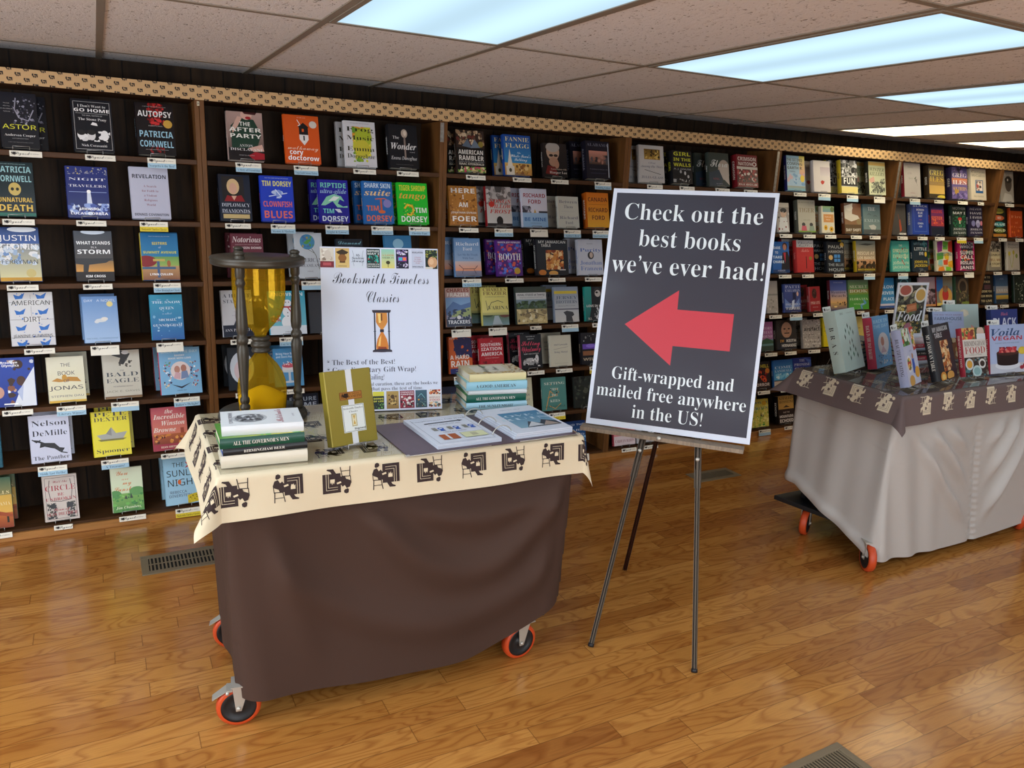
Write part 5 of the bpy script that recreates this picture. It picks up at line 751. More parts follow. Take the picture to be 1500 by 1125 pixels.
def put_stand(t, loc, rz, label, group):
    k = round(t, 3)
    if k not in STANDS: STANDS[k] = stand_mesh(t)
    o = bpy.data.objects.new('book_stand', STANDS[k]); col.objects.link(o); o.location = loc; o.rotation_euler = (0, 0, rz)
    tag(o, label, 'book stand', group)
def tag_mesh(kind, txt=''):
    w_ = .115 if kind != 's' else .075; h_ = {'w': .024, 's': .022}.get(kind, .043)
    m = MB(); paper = 'efebdc'
    art = 'b:%s' % paper
    top = .024/h_ if kind not in ('w', 's') else 1.0
    if kind == 'b': art += ';r:0,.52,1,1:a8cce0'
    if kind == 'y': art += ';r:0,.52,1,1:e6cf3a'
    hh = .62*top
    if kind == 's': art += ';t:BX:%g:%g:2a2a2a:Signed:.62' % (.5, .55)
    else: art += ';t:BX:%g:%g:2a2a2a:Signed:.38;t:S:%g:%g:6a665c:First Edition:.74' % (.42*top, .48*top, .46*top, .22*top)
    if txt: art += ';t:R:.77:.26:%s:%s' % ('3a5a74' if kind == 'b' else '5a4a10', txt)
    m.box((-w_/2, 0, -h_), (w_/2, .0012, 0), 0, lin(paper))
    put = lambda x, y, d: (x-w_/2, -d, y-h_)
    art_on(m, art, w_, h_, put)
    for k, q in logo_polys():
        if k == 'd': m.add([(-w_/2+.005+x*.017, -.0012, -.004-h_*top*.62*(1-y)) for x, y in q], [tuple(range(len(q)))], 0, lin('2a2422'))
    # clear clip along the shelf edge
    m.box((-w_/2, .0012, -.006), (w_/2, .004, -.001), 0, lin('c8c8c4'))
    return m.mesh('shelf_tag', [M['matte']])
TAGS = {}
rng = random.Random(5)
BAYN = ['first bay', 'hourglass bay', 'bay beside the white poster', 'easel sign bay', 'bay past the easel', 'food sign bay', 'farthest bay']
for (bay, row, xc, w_, h_, t, yw, nc, cd, sp, tg, desc, art) in BOOKS:
    ms = book_meshes(w_, h_, t, art, sp or None)
    z = ROWZ[row-1]; y = FRONT+.012; rz = R(yw+rng.uniform(-1.5, 1.5))
    g = 'face-out books, %s' % BAYN[bay-1]
    bk = make_book(ms, desc, (xc, y, z+.004+t*math.sin(LEAN)), (-LEAN, 0, rz), g)
    put_stand(t, (xc, y+.002, z), rz, 'small wire stand holding the '+desc, 'wire book stands, '+BAYN[bay-1])
    for i in range(nc):
        yy = y+t+.074+.03*i
        copy_thing(bk, (xc+cd*.6, yy, z+.002+t*math.sin(LEAN)), (-LEAN, 0, rz), 'second copy tucked behind the '+desc, g)
    if tg != 'n':
        kd, tx = tg[0], tg[2:] if len(tg) > 2 else ''
        kd = {'W': 'W', 'b': 'b', 'y': 'y', 's': 's'}.get(kd, 'w')
        if (kd, tx) not in TAGS: TAGS[(kd, tx)] = tag_mesh(kd, tx)
        o = bpy.data.objects.new('shelf_tag', TAGS[(kd, tx)]); col.objects.link(o)
        ez = SH[row-1]+.009 if row < 7 else .046
        o.location = (xc+rng.uniform(0, .02), FRONT-(.0045 if row < 7 else .019), ez); o.rotation_euler = (R(rng.uniform(-16, -9)), 0, R(rng.uniform(-2, 2)))
        word = {'w': 'white shelf tag', 's': 'short white shelf tag', 'W': 'deep cream shelf tag', 'b': 'white-and-blue shelf tag', 'y': 'white-and-yellow shelf tag'}[kd]
        tag(o, word+' under the '+desc, 'shelf tag', 'signed-edition shelf tags, '+BAYN[bay-1])

# ------------------------------------------------------------------ draped carts
def sstep(a, b, x):
    t = min(1, max(0, (x-a)/(b-a))); return t*t*(3-2*t)
def rounded_rect(L, D_, r):
    """closed outline as a function of 0..1, starting mid-back; returns point and outward normal"""
    segs = [((L/2, D_), (r, D_), (0, 1)), ((r, D_-r), 90, 180), ((0, D_-r), (0, r), (-1, 0)), ((r, r), 180, 270), ((r, 0), (L-r, 0), (0, -1)),
            ((L-r, r), 270, 360), ((L, r), (L, D_-r), (1, 0)), ((L-r, D_-r), 0, 90), ((L-r, D_), (L/2, D_), (0, 1))]
    lens = [math.dist(s[0], s[1]) if isinstance(s[1], tuple) else r*math.pi/2 for s in segs]; T = sum(lens)
    def f(u):
        d = (u % 1.0)*T
        for s, l in zip(segs, lens):
            if d <= l+1e-9:
                k = d/l if l else 0
                if isinstance(s[1], tuple): return (s[0][0]+(s[1][0]-s[0][0])*k, s[0][1]+(s[1][1]-s[0][1])*k), s[2]
                a = R(s[1]+(s[2]-s[1])*k); return (s[0][0]+r*math.cos(a), s[0][1]+r*math.sin(a)), (math.cos(a), math.sin(a))
            d -= l
        return segs[-1][1], (0, 1)
    return f
def make_cloth(name, L, D_, top, ov, flares, colr, ink, logos, label, rootloc, rz, amp):
    """cover draped over a box; cloth coordinates s (along), t (back); returns the object"""
    rr = .012; q = rr*math.pi/2
    fl, fr, ff, fb = flares
    def prof(e, k):
        if e < q: a = e/rr; return rr*math.sin(a), rr*(1-math.cos(a))
        return rr+k*(e-q), rr+math.sqrt(1-k*k)*(e-q)
    def P(s, t):
        a = -s if s < 0 else (s-L if s > L else 0); b = -t if t < 0 else (t-D_ if t > D_ else 0)
        bx, by = min(L, max(0, s)), min(D_, max(0, t))
        if a == 0 and b == 0: return (bx, by, top)
        sx = -1 if s < 0 else 1; sy = -1 if t < 0 else 1
        e = math.hypot(a, b); ph = math.atan2(b, a); kx = fl if s < 0 else fr; ky = ff if t < 0 else fb
        k = kx*math.cos(ph)**2+ky*math.sin(ph)**2 + (.28 if s < 0 else .10)*math.sin(2*ph)**2
        wv = amp*e/ov*(math.sin(9*bx+1.3)+.6*math.sin(17*bx+4*by)+.8*math.sin(11*by+2)) if e > 0 else 0
        o, d = prof(e, min(.9, max(.0, k+wv)))
        dx, dy = math.cos(ph)*sx, math.sin(ph)*sy
        return (bx+dx*o, by+dy*o, top-d)
    m = MB()
    def axis(Lx):
        n = max(8, int(Lx/.03)); e = [ov*(i/14) for i in range(15)]
        return [-x for x in reversed(e)]+[Lx*i/n for i in range(1, n)]+[Lx+x for x in e]
    S, T = axis(L), axis(D_)
    vs = [P(s, t) for t in T for s in S]; ns = len(S)
    fs = [(j*ns+i, j*ns+i+1, (j+1)*ns+i+1, (j+1)*ns+i) for j in range(len(T)-1) for i in range(ns-1)]
    m.add(vs, fs, 0, lin(colr), True)
    def lift(s, t, d):
        p = Vector(P(s, t)); h = .002; u = Vector(P(s+h, t))-Vector(P(s-h, t)); v = Vector(P(s, t+h))-Vector(P(s, t-h)); n = u.cross(v).normalized()
        return tuple(p+n*d)
    def cells(pl, step=.011):
        """cuts a flat polygon into small squares so that it can follow the folds"""
        def clip(q, ax, lim, sg):
            o = []
            for i in range(len(q)):
                p0, p1 = q[i-1], q[i]; d0, d1 = sg*(p0[ax]-lim), sg*(p1[ax]-lim)
                if (d0 >= 0) != (d1 >= 0):
                    k = d0/(d0-d1); o.append((p0[0]+(p1[0]-p0[0])*k, p0[1]+(p1[1]-p0[1])*k))
                if d1 >= 0: o.append(p1)
            return o
        xs = [p[0] for p in pl]; ys = [p[1] for p in pl]
        i0, i1, j0, j1 = int(min(xs)//step), int(max(xs)//step), int(min(ys)//step), int(max(ys)//step)
        for i in range(i0, i1+1):
            cl = clip(clip(pl, 0, i*step, 1), 0, (i+1)*step, -1)
            if len(cl) < 3: continue
            for j in range(j0, j1+1):
                q = clip(clip(cl, 1, j*step, 1), 1, (j+1)*step, -1)
                if len(q) > 2 and abs(sum(q[k-1][0]*q[k][1]-q[k][0]*q[k-1][1] for k in range(len(q)))) > 1e-8: yield q
    for (cs, ct, rot, flip) in logos:
        for kind, pl in logo_polys(flip):
            ca, sa = math.cos(rot), math.sin(rot)
            for cell in cells([(x*.088, y*.082) for x, y in pl]):
                pts = [(cs+(x-.044)*ca-(y-.041)*sa, ct+(x-.044)*sa+(y-.041)*ca) for x, y in cell]
                m.add([lift(s, t, .0010 if kind == 'd' else .0014) for s, t in pts], [tuple(range(len(pts)))], 0, lin(ink if kind == 'd' else colr))
    o = m.build(name, M['cloth'], None, rootloc, rz)
    return tag(o, label, 'tablecloth')
def make_skirt(label, L, D_, top, hem, disp, mat, rootloc, rz, rtop=.02, rbot=.08, nu=300, nv=70, shrink=(0, 0, 0, 0)):
    m = MB(); ft = rounded_rect(L-.012, D_-.012, rtop)
    l, r_, f_, b_ = shrink; fb = rounded_rect(L-.012-l-r_, D_-.012-f_-b_, rbot)
    def P(u, v):
        (x, y), n = ft(u); (x2, y2), n2 = fb(u); w = max(0.0, v)**1.3
        X = x*(1-w)+(x2+l)*w+.006; Y = y*(1-w)+(y2+f_)*w+.006; nx, ny = n[0]*(1-w)+n2[0]*w, n[1]*(1-w)+n2[1]*w
        z = top+(hem(X, Y)-top)*v; d = disp(X, Y, z, nx, ny)*sstep(0, .12, v)
        return (X+nx*d, Y+ny*d, z)
    m.grid(P, nu, nv, 0, None, True, True)
    o = m.build('table_skirt', mat, None, rootloc, rz)
    return tag(o, label, 'table skirt')
def rolling_cart(label, L, D_, top, rootloc, rz, casters, deck, group):
    t = thing('rolling_cart', label, 'cart', rootloc, (0, 0, rz), group)
    b = MB(); pl_ = [(max(deck[0], .05), deck[1]), (deck[2], deck[1]), (deck[2], deck[3]), (deck[0], deck[3])]
    b.add([(x, y, z) for z in (.145, .168) for x, y in pl_], [(3, 2, 1, 0), (4, 5, 6, 7)]+[(i, (i+1) % 4, (i+1) % 4+4, i+4) for i in range(4)]); bevel(b.build('deck', M['deck'], t), .003)
    b = MB(); b.box((.02, .02, top-.032), (L-.02, D_-.02, top-.003)); b.build('table_board', M['oak_trim'], t)
    for x in (.07, L-.1):
        for y in (.08, D_-.1):
            b = MB(); b.box((x, y, .168), (x+.03, y+.03, top-.032)); b.build('post', M['deck'], t)
    for (x, y, ang, pedal) in casters:
        ca = bpy.data.objects.new('caster', None); col.objects.link(ca); ca.parent = t; ca.location = (x, y, .0665); ca.rotation_euler = (0, 0, ang)
        b = MB(); b.lathe([(.052, -.017), (.0605, -.0165), (.065, -.011), (.066, -.004), (.066, .004), (.065, .011), (.0605, .0165), (.052, .017)], 40, axis='y', cap=False); b.build('tire', M['orange'], ca)
        b = MB(); b.lathe([(.0, -.0150), (.012, -.0150), (.014, -.0115), (.03, -.0105), (.038, -.0135), (.044, -.0165), (.053, -.0165), (.053, .0165), (.044, .0165), (.038, .0135), (.03, .0105), (.014, .0115), (.012, .015), (.0, .015)], 40, axis='y'); b.build('hub', M['rubber'], ca)
        b = MB()
        for s in (-1, 1):
            y0 = .0195*s; o = .003*s; w0 = [(-.008, -.010), (.008, -.010), (.034, .076), (-.016, .076)]
            vs = [(px, y0, pz) for px, pz in w0]+[(px, y0+o, pz) for px, pz in w0]
            fs = [(0, 1, 2, 3), (7, 6, 5, 4)]+[(i, i+4, (i+1) % 4+4, (i+1) % 4) for i in range(4)]
            b.add(vs, fs)
            b.lathe([(.0, .0), (.007, .0), (.0075, .003), (.005, .006), (0, .0065)] if s > 0 else [(0, -.0065), (.005, -.006), (.0075, -.003), (.007, 0), (0, 0)], 10, axis='y', off=(0, y0+o, 0))
        b.box((-.017, -.0225, .0705), (.036, .0225, .078)); b.box((-.02, -.03, .0745), (.05, .03, .0785)); b.build('fork', M['zinc'], ca)
        if pedal:
            b = MB(); b.box((-.034, -.02, .058), (-.016, .02, .064)); b.tube([(-.03, -.026, .056), (-.03, .026, .056)], .005, 8)
            vs = [(-.034, -.019, .062), (-.034, .019, .062), (-.075, .014, .036), (-.075, -.014, .036)]
            b.add(vs+[(x, y, z-.003) for x, y, z in vs], [(0, 1, 2, 3), (7, 6, 5, 4), (0, 4, 5, 1), (1, 5, 6, 2), (2, 6, 7, 3), (3, 7, 4, 0)]); b.build('brake_pedal', M['zinc'], ca)
    return t
def sheet(L, D_, loc, rz, label, inset=.003):
    b = MB(); b.box((inset, inset, 0), (L-inset, D_-inset, .003)); o = b.build('acrylic_sheet', M['acrylic'], None, loc, rz); return tag(o, label, 'clear sheet', 'clear sheets over the tablecloths')

# cart by the easel: cream printed cover over a brown skirt
C1 = (.243, 2.137, 0); RZ1 = R(-1.2); L1, D1, T1 = 1.155, .63, .838
rolling_cart('orange-wheeled rolling cart hidden under the brown skirt beside the easel', L1, D1, T1, C1, RZ1,
             [(.03, .068, R(-8), True), (.985, .055, R(6), False), (.065, .50, R(-12), True), (1.0, .52, 0, False)], (.05, .05, L1-.07, D1-.06), 'draped rolling carts')
def hem1(x, y):
    f = .09+.014*math.cos(x*5)+.11*sstep(.72, 1.18, x)
    if y < .02: return f
    k = sstep(.0, .2, y)
    return f*(1-k)+(.09+.1*sstep(.5, 1.1, x))*k
def ridge(x, z, x0, z0, c, w_, lo=-9, hi=9):
    d = z-(z0+c*(x-x0)**2); return math.exp(-(d/w_)**2)*sstep(lo, lo+.08, x)*(1-sstep(hi-.08, hi, x))
def disp1(x, y, z, nx, ny):
    d = 0.0
    if ny < -.3:
        k = -ny
        d += k*(.034*ridge(x, z, .80, .60, 1.6, .06, .35, 1.13)+.042*ridge(x, z, .76, .42, 2.3, .075, .28, 1.13)+.028*ridge(x, z, .68, .25, 1.0, .07, .1, 1.1))
        d *= 1-sstep(.60, .70, z)
        d += k*.010*math.exp(-((x-1.02-.25*(z-.4))/.035)**2)*sstep(.15, .5, z)
        d += k*.016*math.exp(-((x-.10-.28*max(0.0, .8-z)**1.2)/.05)**2)*sstep(.1, .4, z)*(1-sstep(.68, .8, z))
        d += k*.004*math.sin(x*19+z*9)*sstep(.85, .2, z)
        d -= k*.012*math.exp(-((x-.30)/.14)**2)*(1-sstep(.55, .8, z))
    else:
        d += .008*math.sin(y*16+1)*(1-z/.84)+.004*math.sin(y*37)*(1-z/.84)
    return d-.004
make_skirt('dark brown cloth skirt hanging in soft folds around the hourglass cart', L1, D1, T1-.012, hem1, disp1, M['brown_cloth'], C1, RZ1, .02, .09, shrink=(.02, .005, -.012, .0))
lg = []
for j in range(-1, 5):
    for i in range(-1, 9):
        s = .035+.1435*i+(.0 if j % 2 else .0); t = -.058+.150*j
        if i < 0: s = -.062
        if j == -1: continue
        lg.append((s, t, 0, (i+j) % 2 == 0))
make_cloth('tablecloth', L1, D1, T1, .135, (.24, .12, .10, .15), 'dccdae', '3a2d2c', lg, 'cream tablecloth printed with a brown reading man and fireplace', C1, RZ1, .05)
sheet(L1, D1, (C1[0], C1[1], T1+.0018), RZ1, 'clear sheet covering the cream tablecloth')
TOP1 = T1+.005

# cart beyond: brown printed cover over a pale satin skirt
C2 = (3.035, 2.095, 0); RZ2 = R(.6); L2, D2, T2 = 1.25, .585, .838
rolling_cart('orange-wheeled rolling cart hidden under the pale grey satin skirt', L2, D2, T2, C2, RZ2,
             [(-.005, .035, R(58), False), (.04, .44, R(28), False), (1.19, .03, R(40), False), (1.15, .5, 0, False)], (-.04, .06, L2-.05, D2+.005), 'draped rolling carts')
def hem2(x, y):
    f = .06-.02*math.sin(min(1, max(0, x/1.2))*math.pi)
    return f+.40*min(.5, max(0, y))
def disp2(x, y, z, nx, ny):
    d = 0.0
    if ny < -.4:
        k = -ny; xs = .60+.16*(.72-z)
        u = x-xs
        d += k*(-.014*math.exp(-(u/.018)**2)+.005*math.sin(z*190)*math.exp(-(u/.03)**2)*(1 if u > 0 else -1))
        d += k*.036*sum(math.exp(-((z-(z0+1.35*(abs(u)**1.25)*sl))/.045)**2)*sstep(.04, .2, abs(u))*(1-sstep(.30, .55, abs(u))) for z0, sl in ((.12, 1.0), (.30, 1.05), (.47, 1.0)))
        d += k*.010*math.sin((x+.25*z)*34)*(1-sstep(.25, .5, x))
        d *= 1-sstep(.58, .68, z)
        d += k*.0015*math.exp(-((z-(.545+.05*(x-.6)))/.004)**2)
    else:
        d += (.006*math.sin(y*20+z*2.5+.6)+.0025*math.sin(y*43+1))*(1-sstep(.6, .84, z)*.7)
        d += .0016*math.exp(-((z-(.60+.12*(y-.2)))/.004)**2)+.012*math.exp(-((z-hem2(x, y)-.02)/.03)**2)
    return d-.004
make_skirt('pale grey satin skirt gathered up a seam on the cookbook cart', L2, D2, T2-.012, hem2, disp2, M['grey_cloth'], C2, RZ2, .02, .05, 340, 110, shrink=(-.02, -.02, -.02, 0))
lg = []
for j in range(0, 5):
    for i in range(0, 9):
        s = .145+.161*i; t = -.052+.149*j; lg.append((s, t, R(90) if j == 0 else 0, (i+j) % 2 == 0))
for j in range(4): lg.append((-.046, .066+.148*j, 0, j % 2 == 0))
make_cloth('tablecloth', L2, D2, T2, .135, (.30, .3, .08, .25), '6a5a58', 'd8cbb0', lg, 'dark brown tablecloth printed with cream figures under the cookbooks', C2, RZ2, .05)
sheet(L2, D2, (C2[0], C2[1], T2+.0018), RZ2, 'clear sheet covering the brown tablecloth under the cookbooks')
TOP2 = T2+.0052

# ------------------------------------------------------------------ hourglass
HG = (.453, 2.650, TOP1)
h = thing('hourglass', 'large bronze hourglass with amber bulbs and yellow sand on the cream cart', 'hourglass', HG)
m = MB(); m.lathe([(0, 0), (.138, 0), (.145, .004), (.146, .012), (.141, .017), (.143, .021), (.138, .026), (0, .026)], 64); m.build('base', M['metal_dark'], h)
m = MB(); m.lathe([(0, .518), (.140, .518), (.147, .522), (.149, .529), (.147, .536), (.150, .540), (.146, .545), (0, .545)], 64); m.build('top_plate', M['metal_dark'], h)
PROF = [(.013, .026), (.0165, .03), (.0165, .05), (.012, .054), (.0155, .06), (.0165, .066), (.0155, .072), (.011, .076), (.0145, .083), (.0155, .09), (.0145, .096), (.0105, .101), (.0115, .12), (.0145, .17), (.0175, .222), (.0185, .245), (.0175, .262), (.012, .272),
        (.0155, .277), (.0185, .284), (.0185, .290), (.0155, .297), (.012, .302), (.0165, .312), (.0182, .33), (.0172, .36), (.0140, .41), (.0112, .452), (.0108, .458), (.0145, .463), (.0155, .47), (.0145, .477), (.0115, .481), (.0135, .486), (.0152, .49), (.0152, .518)]
for a in (-8, 112, 232):
    px, py = .116*math.cos(R(a)), .116*math.sin(R(a))
    m = MB(); m.lathe(PROF, 20, center=(px, py)); m.build('post', M['metal_dark'], h)
    m = MB(); m.lathe([(.0175, .5455), (.0175, .550), (.0145, .552), (.0145, .556), (.0165, .558), (.0165, .563), (.010, .568), (0, .569)], 18, center=(px, py)); m.build('finial', M['metal_dark'], h)
m = MB(); m.lathe([(.083, .5175), (.084, .45), (.083, .41), (.078, .38), (.066, .35), (.048, .325), (.031, .306), (.021, .292), (.017, .278)], 56); m.build('upper_bulb', M['amber'], h)
m = MB(); m.lathe([(.017, .232), (.021, .222), (.033, .207), (.052, .185), (.068, .158), (.077, .128), (.080, .098), (.079, .06), (.076, .0265)], 56); m.build('lower_bulb', M['amber'], h)
m = MB(); m.lathe([(.018, .226), (.029, .228), (.0315, .234), (.0285, .240), (.025, .2435), (.031, .247), (.033, .254), (.031, .261), (.025, .2645), (.0285, .268), (.0315, .274), (.029, .28), (.018, .282)], 32); m.build('neck_ring', M['metal_dark'], h)
m = MB(); m.lathe([(0, .0268), (.0735, .0268), (.0765, .06), (.0772, .075), (.060, .084), (.040, .096), (.018, .107), (.006, .111), (0, .1115)], 48); m.build('sand', M['sand'], h)

# ------------------------------------------------------------------ upright printed boards
def board_frame(o, yw, lean, roll):
    u = Vector((math.cos(yw), math.sin(yw), 0)); nb = Vector((-math.sin(yw), math.cos(yw), 0)); v = math.cos(lean)*Vector((0, 0, 1))+math.sin(lean)*nb
    uu = math.cos(roll)*u+math.sin(roll)*v; vv = -math.sin(roll)*u+math.cos(roll)*v; n = uu.cross(vv)   # n points at the viewer
    return Matrix(((uu.x, -n.x, vv.x, o[0]), (uu.y, -n.y, vv.y, o[1]), (uu.z, -n.z, vv.z, o[2]), (0, 0, 0, 1)))
flat = lambda x, z, d: (x, -d, z)
def biglabel(mb, txt, cu, v, h_, colr, W_, H_, width=None, st='R', key='sign', d=.0011, xs=.87, sx=None):
    V, F, wd = text2d(txt, st, h_, width, width is not None, key, xs)
    mb.add([flat(x+cu*W_, y+(1-v)*H_, d) for x, y in V], F, 0, lin(colr))

# easel poster
W_, H_ = .61, .914
m = MB(); m.box((0, 0, 0), (W_, .010, H_), 0, lin('d4dae6'))
art_on(m, 'r:.024,.018,.978,.976:3a3842;p:.173,.569,.483,.412,.486,.491,.823,.491,.823,.641,.483,.641,.483,.722:c8404c', W_, H_, flat)
for txt, cu, v, ch, wd in (('Check out the', .505, .129, .058, .845), ('best books', .507, .239, .060, .625), ('we\u2019ve ever had!', .511, .352, .062, .93), ('Gift-wrapped and', .5, .80, .044, .75), ('mailed free anywhere', .5, .875, .044, .915), ('in the US!', .5, .953, .046, .44)):
    biglabel(m, txt, cu, v, ch*1.06, 'e2eaec', W_, H_, wd*W_)
o = m.build('easel_poster', M['poster']); o.matrix_world = board_frame((1.614, 2.411, .773), -.838, .256, .011)
tag(o, 'tall dark poster with red arrow and white lettering on the easel', 'sign')
# easel
e = thing('easel', 'bronze metal tripod easel carrying the red arrow poster', 'easel', (1.76, 2.17, 0))
EO = Vector((1.76, 2.17, 0))
BL = Vector((1.614, 2.411, .773)); U = Vector((.6695, -.7428, 0)); NB = Vector((.7428, .6695, 0)); UP = Vector((0, 0, math.cos(.256)))+NB*math.sin(.256)
def channel(p, q, wd, dp, mat, name, upv):
    p = Vector(p)-EO; q = Vector(q)-EO; t = (q-p).normalized(); sd = t.cross(upv).normalized(); n = sd.cross(t).normalized(); m = MB()
    w2, a = wd/2, .0022
    for (x0, y0, x1, y1) in ((-w2, -dp/2, w2, -dp/2+a), (-w2, -dp/2+a, -w2+a, dp/2), (w2-a, -dp/2+a, w2, dp/2), (-w2*.3, dp/2-.004, w2*.3, dp/2-.001)):
        vs = [pt+sd*x+n*y for pt in (p, q) for x, y in ((x0, y0), (x1, y0), (x1, y1), (x0, y1))]
        m.add([tuple(v) for v in vs], [(0, 1, 2, 3), (7, 6, 5, 4), (0, 4, 5, 1), (1, 5, 6, 2), (2, 6, 7, 3), (3, 7, 4, 0)])
    return m.build(name, mat, e)
f1, f2, f3 = Vector((1.508, 2.118, 0)), Vector((1.76, 1.832, 0)), Vector((1.984, 2.569, 0))
a1 = BL+U*.226+NB*.022-Vector((0, 0, .012)); a2 = BL+U*.427+NB*.022-Vector((0, 0, .012))
def up_to(f, a, z): return f+(a-f)*(z/a.z)
k1 = up_to(f1, a1, 1.22); k2 = up_to(f2, a2, 1.22); apex = (k1+k2)/2
for f, a in ((f1, a1), (f2, a2)):
    mid = up_to(f, a, .66)
    channel(f, mid, .017, .014, M['bronze'], 'leg', -NB); channel(up_to(f, a, .60), up_to(f, a, 1.22), .023, .020, M['bronze'], 'upper_leg', -NB)
    b = MB(); b.tube([f-EO+Vector((0, 0, .0005)), up_to(f, a, .012)-EO], .0115, 10); b.build('rubber_foot', M['rubber'], e)
    b = MB(); pt = up_to(f, a, .70)-EO-NB*.0125; b.lathe([(0, -.006), (.005, -.0052), (.0075, -.003), (.008, 0)], 12, axis='y', off=(0, 0, 0)); o = b.build('bolt', M['zinc'], e); o.location = pt; o.rotation_euler = (0, 0, -.838)
channel(f3, apex+NB*.015, .018, .012, M['redbrown'], 'rear_leg', -NB)
b = MB(); q0 = BL-U*.012+NB*.0135-Vector((0, 0, .004))
tray = [(q0+U*s+NB*y+Vector((0, 0, z))-EO) for s in (0, .605) for y, z in ((-.05, -.016), (.0, -.016), (.0, -.001), (-.012, -.001), (-.05, -.001))]
b.add([tuple(p) for p in tray], [(0, 1, 2, 3, 4), (9, 8, 7, 6, 5)]+[(i, i+5, (i+1) % 5+5, (i+1) % 5) for i in range(5)]); b.build('tray', M['tray'], e)
b = MB(); b.lathe([(0, -.006), (.006, -.005), (.0085, -.002), (.009, 0)], 12, axis='y'); o = b.build('bolt', M['zinc'], e); o.location = BL+U*.29-NB*.037-Vector((0, 0, .0085))-EO; o.rotation_euler = (0, 0, -.838)

# white poster standing on the cream cart
W_, H_ = .4193, .585
m = MB(); m.box((0, 0, 0), (W_, .006, H_), 0, lin('cdd2e2'))
TH = ['b:d0c8b8;s:1,14,.2:.1,.05,.9,.7:b8a898,8a7a6a,e0d8cc;e:.55,.35,.25,.25:c8bcae;r:0,.68,1,1:7a2a34;r:.2,.75,.8,.9:b05058', 'b:c8a460:d8bc78;p:.05,.2,.5,.05,.95,.2,.8,.3,.2,.3:3a2c1c;r:.3,.3,.7,.75:5a3c20;e:.5,.5,.3,.18:8a5a2c;l:.03:.2,.92,.8,.92:4a3418', 'b:ccd4e0;l:.02:.1,.1,.2,.4,.1,.6,.2,.9:5a6a80;l:.02:.9,.1,.8,.4,.9,.6,.8,.9:5a6a80;t:BI!:.35:.12:3a4658:My;t:BI!:.5:.12:3a4658:Sunshine;t:BI!:.65:.12:3a4658:Away',
      'b:1c3434;t:B!:.12:.11:d8dcd8:MOTHER;t:B!:.26:.11:d8dcd8:MAY I;s:2,26,.12:.1,.32,.9,.72:2a8a7a,c84a40,3ab0a0;t:B!:.8:.08:d8dcd8:JOSHILYN;t:B!:.91:.08:d8dcd8:JACKSON', 'b:8ac4b4:d8cc70;t:R!:.32:.09:c86a30:A GOOD;t:R!:.45:.1:3a4a48:AMERICAN;e:.5,.7,.16,.09:3a3a20;r:.48,.7,.52,.95:3a3a20', 'b:1c1c30;s:3,30,.12:.05,.02,.95,.3:8a7ab0,d8d0e0,44406a;r:.15,.38,.85,.62:8a3aa0;r:.2,.42,.5,.58:3ab0c0;r:.55,.42,.8,.58:e07a3c;s:4,20,.1:.05,.68,.95,.95:c8c0d8,6a6488', 'b:bcc2d4;t:B!:.15:.09:2a2c3a:REVELATION;t:R:.4:.06:a84a58:A Search;t:R:.5:.06:a84a58:for Faith;t:R:.6:.06:a84a58:in a Violent;t:R:.7:.06:a84a58:World;t:B!:.9:.06:3a3c4c:DENNIS COVINGTON', 'b:1c2620;e:.6,.65,.4,.3:c89a70;e:.5,.62,.2,.16:d8b088;s:5,30,.14:.0,.0,1,.4:2a4030,6a7a3c,121a14,a8a03c;r:0,.9,.6,1:c8c4b8']
BT = ['b:1e2a24;r:0,.0,1,.25:c8c040;t:B!:.4:.09:d8d84a:SONG;t:B!:.55:.09:d8d84a:OF LIFE;s:6,20,.1:.0,.65,1,1:3a5a34,6aa04a', 'b:a88a4c:8a6a38;s:7,30,.14:.15,.2,.85,.8:6a4a24,c8a868,3c2a18;e:.5,.3,.14,.1:4a3420', 'b:7a1c30;t:B!:.1:.09:e0ccd0:CRIMSON;t:B!:.22:.09:e0ccd0:FANDOM;s:8,50,.13:.05,.3,.95,.95:d8ccc8,2a1c24,b03848,8a7a78', 'b:3a5a6a:2a4048;l:.03:.2,.4,.5,.2,.8,.45:8ac4c8;s:9,20,.1:.1,.5,.9,.95:6a8a80,2c3a34,c8902c', 'b:d8d0c8;s:10,24,.16:.0,.0,1,.28:b84a30,c87a3c,6a3a2c;t:R!:.45:.1:8a3040:BIRMINGHAM;t:R!:.6:.15:b03040:FOOD;s:11,26,.14:.0,.7,1,1:a84a34,d8b080,4a3a34,6a8a8c']
d0 = .0006
def thumb(art, u0, v0, uw, vh):
    art_on(m, art, uw*W_, vh*H_, lambda x, z, d: (u0*W_+x, -d-.0003, (1-v0-vh)*H_+z), .00006, .0002)
for k, a in enumerate(TH): thumb(a, [.0, .125, .255, .385, .51, .635, .77, .89][k], .008, [.112, .115, .115, .112, .112, .108, .105, .105][k], .118)
for k, a in enumerate([BT[0], BT[2], BT[3]]+BT): thumb(a, [.02, .15, .28, .405, .52, .635, .77, .885][k], .886-.001*k, [.11, .11, .11, .095, .105, .125, .1, .105][k], .108)
for txt, cu, v, ch, wd, st in (('Booksmith Timeless', .506, .222, .085, .83, 'X'), ('Classics', .51, .336, .085, .295, 'X')):
    V, F, _ = text2d(txt, st, ch*H_*.8, wd*W_, True); m.add([flat(x+cu*W_, y+(1-v)*H_, .0005) for x, y in V], F, 0, lin('2a2c38'))
